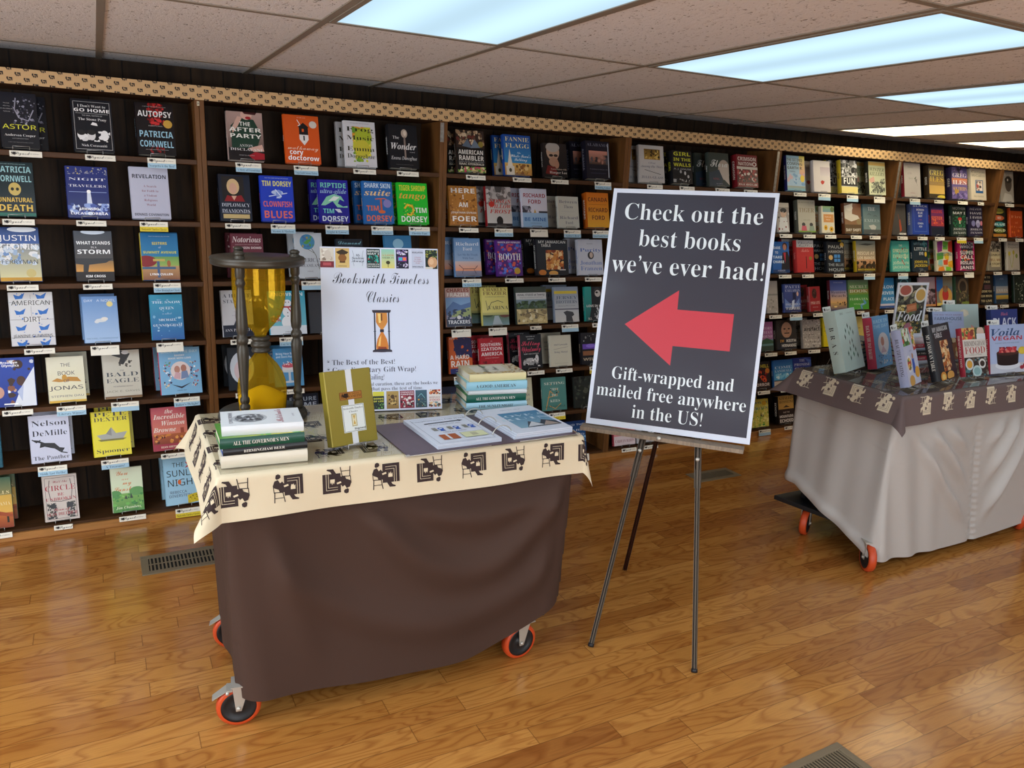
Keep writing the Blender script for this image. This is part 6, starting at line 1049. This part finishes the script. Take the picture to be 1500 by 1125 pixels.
for txt, u0, v, ch, wd in (('* The Best of the Best!', .03, .715, .036, .575), ('* Complimentary Gift Wrap!', .03, .762, .036, .755), ('* Complimentary Mailing!', .03, .808, .036, .48), ('After lots of thoughtful curation, these are the books we', .03, .846, .024, .94), ('have read and loved that pass the test of time.', .03, .875, .024, .81)):
    V, F, _ = text2d(txt, 'R', ch*H_*.85, wd*W_, True); m.add([flat(x+(u0+wd/2)*W_, y+(1-v)*H_, .0005) for x, y in V], F, 0, lin('3a3e4c'))
pic = 'r:.02,.0,.98,.04:2c2630;r:.05,.04,.95,.065:3a3440;p:.22,.065,.78,.065,.8,.28,.72,.35,.56,.45,.44,.45,.28,.35,.2,.28:c8843a;p:.3,.08,.45,.08,.45,.3,.35,.3:e8c878;r:.47,.08,.53,.25:5a2c1c;p:.44,.52,.56,.52,.74,.68,.82,.85,.8,.93,.2,.93,.18,.85,.26,.68:c8782c;p:.3,.86,.7,.86,.74,.93,.26,.93:8a3a1c;p:.36,.66,.46,.58,.4,.84,.28,.84:e8b868;r:.4,.45,.6,.52:2a2430;r:.1,.065,.17,.93:2c3040;r:.83,.065,.9,.93:2c3040;e:.135,.5,.06,.02:444a5c;e:.865,.5,.06,.02:444a5c;e:.5,.95,.5,.04:2a2430;r:.0,.95,1,.985:3a3440'
art_on(m, pic, .165*W_, .262*H_, lambda x, z, d: (.415*W_+x, -d-.0003, (1-.645)*H_+z), .00006, .0002)
wp = thing('poster_board', 'white poster with script title and pictured hourglass on the cream cart', 'sign'); wp.matrix_world = board_frame((.656, 2.622, TOP1+.003), -.197, .256, .0)
m.build('board', M['matte'], wp)
b = MB(); b.add([(.16, .0065, .02), (.26, .0065, .02), (.24, .0065, .40), (.18, .0065, .40), (.16, .20, .054), (.26, .20, .054), (.24, .02, .40), (.18, .02, .40)], [(0, 1, 2, 3), (7, 6, 5, 4), (0, 4, 5, 1), (1, 5, 6, 2), (2, 6, 7, 3), (3, 7, 4, 0)]); b.build('easel_back', M['foam'], wp)

# gold wrapped gift on a small stand
g = thing('gift_box', 'gold-wrapped gift with white ribbon standing before the white poster', 'gift', ); g.matrix_world = board_frame((.575, 2.212, TOP1+.0125), .235, .25, -.015)
m = MB(); m.box((0, 0, 0), (.16, .03, .23)); bevel(m.build('wrapping', M['gold'], g), .003, 3)
m = MB(); m.box((.072, -.0008, -.0008), (.092, .0308, .2308), 0, lin('d8dce0')); m.build('ribbon', M['matte'], g)
m = MB(); m.box((.044, -.0018, .138), (.12, -.0009, .162), 0, lin('8a5428'))
art_on(m, 'r:.02,.05,.98,.95:8a5a2c;r:.04,.1,.96,.9:a8702c;t:R!:.6:.35:3a2010:BOOKSMITH;t:R:.25:.2:3a2010:The Alabama:.62', .076, .024, lambda x, z, d: (.044+x, -.0018-d, .138+z), .00006, .0002)
for k, q in logo_polys():
    if k == 'd': m.add([(.048+x*.024, -.0026, .141+y*.018) for x, y in q], [tuple(range(len(q)))], 0, lin('2c180c'))
m.build('seal_label', M['matte'], g)
m = MB(); m.box((.046, -.002, .038), (.122, -.0009, .122), 0, lin('dfe6e4'))
art_on(m, 'l:.015:.03,.03,.97,.03,.97,.97,.03,.97,.03,.03:4a5a58;t:R!:.13:.07:4a5654:Booksmith Timeless;t:R:.25:.07:4a5654:Classics;r:.38,.34,.62,.8:b8b088;r:.42,.38,.58,.76:e0dcb8;p:.45,.4,.55,.4,.5,.56,.55,.72,.45,.72,.5,.56:c8a040;t:B!:.89:.07:333:Signed:.72', .076, .084, lambda x, z, d: (.046+x, -.002-d, .038+z), .00006, .0002)
m.build('gift_label', M['matte'], g)
STANDS['gift'] = stand_mesh(.03, .25)
o = bpy.data.objects.new('book_stand', STANDS['gift']); col.objects.link(o); o.location = (.652, 2.2335, TOP1); o.rotation_euler = (0, 0, .235); tag(o, 'small wire stand under the gold-wrapped gift', 'book stand', 'wire stands on the carts')

# ------------------------------------------------------------------ lying books
def lie_book(w_, h_, t, art, spine, stext, cx_, cy_, z, yw, label, group):
    """lies on its back board, front cover up, spine towards the viewer; (cx,cy) is the middle of the spine's foot"""
    ms = book_meshes(w_, h_, t, art, spine, stext)
    o = make_book(ms, label, (0, 0, 0), (0, 0, 0), group)
    B_ = Matrix(((0, 0, -1), (1, 0, 0), (0, -1, 0))).to_4x4()
    # local x -> +Y, y -> -Z, z -> -X ;  spine foot centre at local (-w/2, t, h/2)
    Mx = Matrix.Translation((cx_, cy_, z)) @ Matrix.Rotation(yw, 4, 'Z') @ B_ @ Matrix.Translation((w_/2, -t, -h_/2))
    o.matrix_world = Mx; return o
z = TOP1
stackL = [(.158, .236, .036, 'b:d4ccb8;t:R:.3:.1:555:THE', 'd8d0bc', ' ', R(-4), 'cream thick book at the foot of the pile by the hourglass', 'books piled beside the hourglass'),
          (.150, .232, .021, 'b:2a5ab0:1c1c20;t:B!:.3:.1:d8b040:BEER', '1c1c1e', 'BIRMINGHAM BEER', R(-1), 'black-spined slim book with gold lettering, second from the pile foot', 0),
          (.152, .230, .030, 'b:4a8a3a:e0d060;s:3,40,.12:.0,.0,1,1:d8508a,6ab04a,e8d84a,2a5a34', '0f4a38', 'ALL THE GOVERNOR\u2019S MEN', R(-2), 'dark green flowery book just below the white top book', 0),
          (.150, .222, .029, 'b:e0e4e6;e:.45,.35,.3,.22:b8bcc0;e:.45,.35,.26,.18:7a7e84;s:4,40,.07:.25,.2,.66,.5:3a3c40,d0d4d8,5a5e64;t:BX!:.72:.09:a84a58:Solitude;t:S:.12:.05:556:SONNY BREWER;t:S:.9:.03:889:a novel', 'd8dcde', ' ', R(-6), 'white book with sepia oval picture topping the pile by the hourglass', 0)]
for k, (a, hh, t, art, sp, tx, yw, lb, _) in enumerate(stackL):
    lie_book(a, hh, t, art, sp, tx, .372+.006*(k % 2)-.002*k, 2.170+[0, .004, .0, .012][k], z, yw, lb, 'books piled beside the hourglass'); z += t+.0006
z = TOP1
stackR = [(.158, .235, .026, 'b:9ccbe4', 'a4cfe2', 'THE SUNLIT NIGHT', R(-9), 'sky-blue book at the foot of the pile behind the binder'),
          (.155, .232, .028, 'b:3a7a4a;s:5,40,.12:.0,.0,1,1:d8508a,6ab04a,2a5a34', '145a4a', 'ALL THE GOVERNOR\u2019S MEN', R(-8), 'green flower-edged book second up behind the binder'),
          (.150, .225, .017, 'b:d8dcde', 'd4d6d6', ' ', R(-10), 'thin white book in the middle of the pile behind the binder'),
          (.158, .234, .032, 'b:8ac4d0', '94c4d4', 'A GOOD AMERICAN', R(-9), 'pale blue book second from the top of the pile behind the binder'),
          (.150, .222, .028, 'b:dcd0a8:e4dcc0;r:.2,.15,.85,.75:e8e4d4;s:6,40,.06:.0,.0,.18,1:c8a050,a87a30,e0c878;s:7,30,.06:.2,.8,1,1:a8703c,d8b060,6a4a24;t:BX!:.35:.1:6a6a5a:Pilgrim;t:BX!:.55:.1:6a6a5a:Inn;e:.7,.4,.06,.04:3a6a3a', 'dccf9c', ' ', R(-6), 'cream-yellow book topping the pile behind the binder')]
for k, (a, hh, t, art, sp, tx, yw, lb) in enumerate(stackR):
    lie_book(a, hh, t, art, sp, tx, 1.262+[0, 0, .004, -.002, .004][k], 2.482+[0, .004, .004, .0, .006][k], z, yw, lb, 'books piled behind the binder'); z += t+.0006

# ------------------------------------------------------------------ open ring binder
bd = thing('ring_binder', 'open maroon ring binder with printed pages at the cream cart edge', 'binder', (1.079, 2.265, TOP1), (0, 0, R(1.6)))
m = MB(); m.box((-.312, -.165, 0), (-.03, .165, .003)); bevel(m.build('cover', M['maroon'], bd), .001)
m = MB(); m.box((.075, -.165, 0), (.300, .165, .003)); bevel(m.build('cover', M['maroon'], bd), .001)
m = MB(); m.box((-.029, -.165, 0), (.074, .165, .0025)); m.build('spine', M['maroon'], bd)
m = MB(); m.tube([(-.312, -.166, .002), (-.03, -.166, .002)], .0014, 5); m.tube([(.075, -.166, .002), (.3, -.166, .002)], .0014, 5)
m.build('metal_edge', M['zinc'], bd)
for x in (-.312, .3):
    for y in (-.165, .165): m = MB(); m.box((x-.006, y-.006, .0001), (x+.006, y+.006, .0045)); m.build('metal_corner', M['zinc'], bd)
PG = 'd8deea'
def page_stack(xa, xb, z0, z1, slope, art, nm):
    m = MB(); n = 6
    for i in range(n):
        a = z0+(z1-z0)*i/n; b_ = z0+(z1-z0)*(i+1)/n-.0003; s = slope*i/n
        m.box((xa+max(0, s), -.145+.001*(i % 2), a), (xb+min(0, s), .145+.001*(i % 3), b_), 0, lin(PG if i % 2 else 'c4cbd8'))
    art_on(m, art, xb-xa-.004, .285, lambda x, y, d: (xa+max(0, slope)+x+.002, -.143+y, z1-.0003+d), .00008, .0003)
    return m.build(nm, M['matte'], bd)
rb = ''.join(';e:%g,.45,.05,.035:2a5ab8;e:%g,.45,.025,.018:d8e0f0;p:%g,.47,%g,.47,%g,.54,%g,.54:2a5ab8;r:%g,.41,%g,.52:8a8a80' % (x, x, x-.02, x+.02, x+.045, x-.045, x-.14, x-.07) for x in (.35, .6, .85))
page_stack(-.205, .018, .0032, .016, .0, 'l:.006:.06,.05,.94,.05,.94,.95,.06,.95,.06,.05:8a90a0;t:R!:.12:.03:4a5264:Complimentary Gift Wrap;p:.2,.22,.78,.2,.78,.18,.86,.215,.78,.25,.78,.23,.2,.25:333a48;t:R:.3:.026:4a5264:We love to mail your gifts'+rb+';t:R:.6:.024:4a5264:Signed first editions;r:.18,.68,.45,.86:a85a34;r:.28,.68,.32,.86:d8dce0;r:.52,.68,.9,.86:d8dcb0;l:.006:.52,.68,.9,.68,.9,.86,.52,.86,.52,.68:888;r:.66,.72,.76,.82:b8b898', 'page_stack')
page_stack(.064, .29, .0032, .022, .012, 't:R:.1:.024:6a7488:Signed first edition;r:.18,.22,.9,.84:3f7fa8:8ab0c4;t:R!:.36:.08:c8dce8:LOVE &;t:R!:.5:.08:c8dce8:RUIN;p:.3,.84,.45,.62,.6,.72,.7,.6,.9,.7,.9,.84:3a4450;p:.32,.82,.5,.64,.62,.8:d0d4d8;p:.6,.82,.75,.66,.88,.82:a89a90', 'page_stack')
for y in (-.105, .0, .105):
    m = MB(); pts = [(.041+.037*math.cos(a), y, .006+.037*math.sin(a)) for a in [math.pi*i/16 for i in range(17)]]
    m.tube(pts, .0016, 7); m.build('ring', M['zinc'], bd)

# ------------------------------------------------------------------ cookbooks on the brown cart
def cookbook(ax, ay, w_, h_, t, yw, lean, art, sp, stext, label, slip=True):
    u = Vector((math.cos(R(yw)), math.sin(R(yw)), 0)); c = Vector((ax, ay, 0))+u*(w_/2)
    ms = book_meshes(w_, h_, t, art, sp, stext)
    la = R(lean); z0 = TOP2+.004+t*math.sin(la)
    bk = make_book(ms, label, (c.x, c.y, z0), (-la, 0, R(yw)), 'cookbooks on the brown cart')
    key = ('ck', round(t, 3), lean)
    if key not in STANDS: STANDS[key] = stand_mesh(t, la)
    o = bpy.data.objects.new('book_stand', STANDS[key]); col.objects.link(o); o.location = (c.x, c.y, TOP2); o.rotation_euler = (0, 0, R(yw)); tag(o, 'wire stand under the '+label, 'book stand', 'wire stands on the carts')
    if slip:
        m = MB(); m.box((-.045, t+.0004, h_-.05), (.045, t+.001, h_+.026), 0, lin('e4e6e2'))
        for k, q in logo_polys():
            if k == 'd': m.add([(-.038+x*.02, t+.0001, h_+.004+y*.017) for x, y in q], [tuple(range(len(q)))], 0, lin('2a2422'))
        V, F, _ = text2d('Signed', 'BX', .009, .04); m.add([(x+.008, t+.0001, h_+.008+y) for x, y in V], F, 0, lin('444'))
        s = m.build('bookmark_slip', M['matte']); s.matrix_world = Matrix.Translation((c.x, c.y, z0)) @ Matrix.Rotation(R(yw), 4, 'Z') @ Matrix.Rotation(-la, 4, 'X') @ Matrix.Translation((-w_*.18 if w_ < .2 else -w_*.25, 0, 0))
        tag(s, 'white slip sticking out of the '+label, 'bookmark', 'white slips in the cookbooks')
    return bk
leaf = ''.join(';p:%g,%g,%g,%g,%g,%g,%g,%g:%s' % (x, y-.05, x+.03, y, x, y+.05, x-.03, y, c) for x, y, c in [(.35, .35, '3a5a48'), (.48, .28, '2c4a3a'), (.6, .33, '4a6a50'), (.7, .4, '3a5a48'), (.28, .45, '3c4c44'), (.5, .4, '5a7a5c'), (.3, .72, '3a5a48'), (.42, .66, '4a6454'), (.55, .75, '2c6a44'), (.68, .68, '3a5a48'), (.6, .62, '5a6a60'), (.38, .8, '46584c'), (.74, .78, '3a5a48'), (.45, .55, '8a8a84'), (.58, .53, '6a7a70')])
cookbook(3.085, 2.440, .235, .297, .058, 18, 19, 'b:b8ccc4:b0c4bc;t:S:.07:.04:5a6a64:BRAS:.3;t:S:.07:.02:6a7a74:The Tastes of Aubrac:.7'+leaf, 'b0c4bc', 'B  R  A  S', 'pale mint cookbook with pressed herbs at the cloth corner')
cookbook(3.345, 2.470, .205, .255, .045, 17, 15, 'b:6aa0cc:78acd8;t:B!:.1:.07:a8cce0:BACK IN;t:B!:.2:.07:a8cce0:THE DAY;e:.55,.55,.33,.22:dcd4d4;e:.5,.5,.1,.09:b88070;p:.35,.72,.5,.58,.7,.72:c8a8b0;s:8,30,.04:.1,.75,.9,.95:3a4a6a,e0d8c8,5a7aa8', 'c04058', 'BACK IN THE DAY BAKERY', 'blue bakery cookbook with crimson spine behind the salad cookbook')
cookbook(3.150, 2.150, .175, .258, .04, 20, 18, 'b:b4bcd8:c4c8dc;r:.05,.0,.62,.3:5a8a4a;s:9,30,.14:.05,.0,.6,.3:3a6a34,8ab05a,d8e0d0,c84a3c;p:.66,.0,1,.0,1,.4,.8,.42:b83c34;e:.9,.2,.16,.16:e0d8cc;s:10,20,.08:.75,.08,1,.34:6a8a3c,c87a3c,d8b060;e:.28,.62,.2,.15:d8dce0;e:.28,.62,.15,.11:b84a3c;s:11,14,.07:.16,.52,.4,.72:4a7a3c,e0c060;p:.5,.8,.52,.55,.68,.55,.72,.8:3a5ab0;e:.6,.5,.06,.05:b88868;e:.8,.8,.18,.1:d8a03c;e:.3,.92,.2,.1:c89a50;t:S:.4:.03:7a84a8:NAOMI', '9aa0bc', 'BEAUTIFUL EATING', 'lilac cookbook with salad photos at the cloth front corner')
cookbook(3.405, 2.175, .228, .262, .042, 16, 19, 'b:2c2c34:26262c;t:B!:.09:.09:c8ccd0:MY JAMAICAN:.45;t:B:.2:.09:c8ccd0:TABLE:.3;s:12,110,.09:.3,.3,.75,.86:d09050,e8c088,b86a34,f0dcb0,8a4424;e:.2,.94,.16,.09:d8943c;e:.2,.94,.1,.05:e8c878;e:.6,.95,.2,.08:d8a050', '1c1c20', 'MY JAMAICAN TABLE', 'charcoal cookbook of golden prawns on the brown cart')
cookbook(3.650, 2.212, .172, .236, .03, -2, 17, 'b:d8d4cc;r:0,.0,1,.24:4a5a3c;s:13,30,.14:.0,.0,.55,.24:c84a3c,d8b060,5a7a3c,8a3a2c;e:.8,.1,.16,.12:d0b8a8;r:.62,.13,1,.24:d8dce0;t:R!:.33:.11:6a5a50:BIRMINGHAM;t:R!:.47:.15:b04440:FOOD;t:S:.56:.03:887:A MAGIC CITY MENU;r:0,.61,1,1:3a302c;s:14,40,.1:.0,.62,1,1:4a7a80,6a5a4c,2c2622,8a8a84;e:.2,.75,.17,.12:c8d0d0;e:.2,.75,.12,.08:d8a040;e:.5,.9,.2,.12:b8d0d0;e:.5,.9,.14,.08:8ab0b0;e:.75,.75,.15,.1:d8d8d4;e:.75,.75,.1,.06:3a2c24', 'a83040', 'BIRMINGHAM FOOD', 'city cookbook of photo strips with red spine', False)
cookbook(3.862, 2.222, .262, .242, .026, -4, 13, 'b:a4b8e0:b4c4e4;t:BI!:.16:.15:2a4a7a:Voila:.45;t:B!:.28:.09:b8344a:VEGAN:.5;t:S:.38:.025:6a7a9a:85 DECADENT, SECRETLY PLANT-BASED DESSERTS;r:0,.8,1,1:c8ccd8;e:.5,.84,.36,.09:e0e4ec;p:.18,.58,.82,.58,.8,.8,.2,.8:2a1c1c;e:.5,.8,.3,.05:2a1c1c;e:.5,.58,.32,.06:4a2c28;s:15,40,.06:.25,.46,.76,.58:b8303c,d0505c,8a2030,e07a70;e:.92,.55,.12,.08:d8bc40;r:.84,.5,1,.6:e0c84a;e:.9,.9,.06,.04:a83040;e:.98,.86,.05,.04:a83040', 'b0283a', 'VOILA VEGAN', 'pale blue dessert cookbook with chocolate berry cake')
cookbook(3.90, 2.545, .205, .258, .03, -12, 17, 'b:a8b8dc:b0bee0;t:S!:.07:.03:8a5a8a:THE RED TRUCK BAKERY;t:S!:.15:.07:2c3a5c:FARMHOUSE;t:S:.22:.025:6a7490:COOKBOOK;r:0,.55,1,1:8a5a3c;s:16,30,.12:.0,.55,1,1:c89a5c,6a4428,d8c098,3c2c20;e:.1,.75,.16,.14:b03c34', '2c384c', 'FARMHOUSE', 'light blue baking cookbook with navy spine')
cookbook(4.075, 2.59, .240, .285, .03, -8, 15, 'b:b4ccc8:a8c0bc;e:.55,.17,.14,.07:d8d4b8;p:.45,.17,.55,.1,.7,.2,.6,.24:e0dcc4;p:.75,.4,.95,.5,.75,.58:e0a8a0;p:.1,.6,.3,.5,.4,.65:d8b8a8;e:.3,.8,.15,.09:c8d8b8', 'a8c0bc', ' ', 'large pale aqua cookbook behind the baking cookbook')
cookbook(4.335, 2.50, .220, .262, .03, -4, 14, 'b:2c3c80:26346c;t:BI:.1:.07:b86a8a:Black:.5;t:B!:.28:.2:c8d4e8:BLACK;t:B!:.5:.18:c8d4e8:RADISH', '26346c', ' ', 'navy cookbook partly hidden behind the dessert cookbook')
z = TOP2
random.seed(3)
for k in range(6):
    t = [.022, .02, .024, .021, .022, .02][k]
    ms = book_meshes(.170, .105, t, 'b:4a5a70', ['8a9aa8', '5a6a80', 'a8acb0', '6a7888', '9aa0a8', '44546c'][k], ' ')
    o = make_book(ms, ['grey', 'slate', 'silvery', 'bluish', 'pale', 'navy'][k]+' flat book showing its page edges, '+['lowest', 'second', 'third', 'fourth', 'fifth', 'topmost'][k]+' behind the blue bakery cookbook', (0, 0, 0), (0, 0, 0), 'flat pile behind the bakery cookbook')
    o.matrix_world = Matrix.Translation((3.428+random.uniform(-.005, .005), 2.643+random.uniform(-.001, .002)+.016, z)) @ Matrix.Rotation(R(17+random.uniform(-1, 1)), 4, 'Z') @ Matrix(((1, 0, 0), (0, 0, 1), (0, -1, 0))).to_4x4() @ Matrix.Rotation(math.pi, 4, 'Y') @ Matrix.Translation((0, -t, -.0525)); z += t+.0006
z = TOP2
mid = [('c8ccd8', ' ', 'white', 'lowest'), ('c03a50', 'BACK IN THE DAY BAKERY', 'crimson', 'second'), ('1c1c20', 'MY JAMAICAN TABLE', 'black', 'third'), ('9aa8bc', ' ', 'blue-grey', 'fourth'), ('b0283a', 'VOILA VEGAN', 'red', 'fifth'), ('d8c8d0', ' ', 'pale pink', 'topmost')]
for k, (sp, tx, cn, pos) in enumerate(mid):
    t = [.02, .026, .026, .014, .022, .022][k]
    lie_book(.19, .245, t, 'b:'+sp, sp, tx, 3.715+random.uniform(-.006, .006), 2.53+random.uniform(-.004, .004), z, R(-3+random.uniform(-2, 2)), cn+' spine, '+pos+' of the flat pile under the framed food sign', 'flat pile under the food sign'); z += t+.0006
ZF = z
# framed food sign standing on the pile
fs_ = thing('framed_sign', 'white-framed food photo sign standing on the flat cookbook pile', 'sign'); fs_.matrix_world = board_frame((3.608, 2.615, ZF+.002), -.1, .03, 0)
W_, H_ = .215, .282
m = MB()
for a, c in (((0, 0), (W_, .016)), ((0, H_-.014), (W_, H_)), ((0, .016), (.012, H_-.014)), ((W_-.012, .016), (W_, H_-.014))): m.box((a[0], -.003, a[1]), (c[0], .004, c[1]))
m.box((-.005, -.03, -.002), (W_+.005, .05, .0005)); bevel(m.build('frame', M['white_frame'], fs_), .001)
m = MB(); w_, h_ = W_-.024, H_-.03
m.box((.012, .001, .016), (W_-.012, .003, H_-.014), 0, lin('3a342e'))
art_on(m, 'b:4a4640:3a3630;s:17,120,.1:.0,.0,1,1:6a6a58,2a2824,8a8a6a,5a6a44,a89a78,3c3a34;e:.25,.1,.26,.13:d8c8b8;e:.25,.1,.2,.1:a85a4c;e:.82,.2,.22,.16:d8d4c8;e:.82,.2,.17,.12:c8a058;p:.35,.4,.7,.36,.75,.52,.4,.56:b06a44;p:.38,.44,.68,.4,.7,.48,.42,.52:c8845c;s:18,20,.06:.05,.4,.3,.55:c8b060,e0d090,8a7a3c;s:19,30,.07:.0,.72,.4,.95:c8b468,8aa05a,e0d8a8;e:.5,.86,.14,.09:b87a8a;s:20,30,.06:.55,.75,1,1:d8c078,a88a44,4a5a38;t:BI!:.64:.22:e8ecf0:Food', w_, h_, lambda x, z_, d: (.012+x, .001-d, .016+z_), .00006, .0002)
m.build('food_picture', M['matte'], fs_)
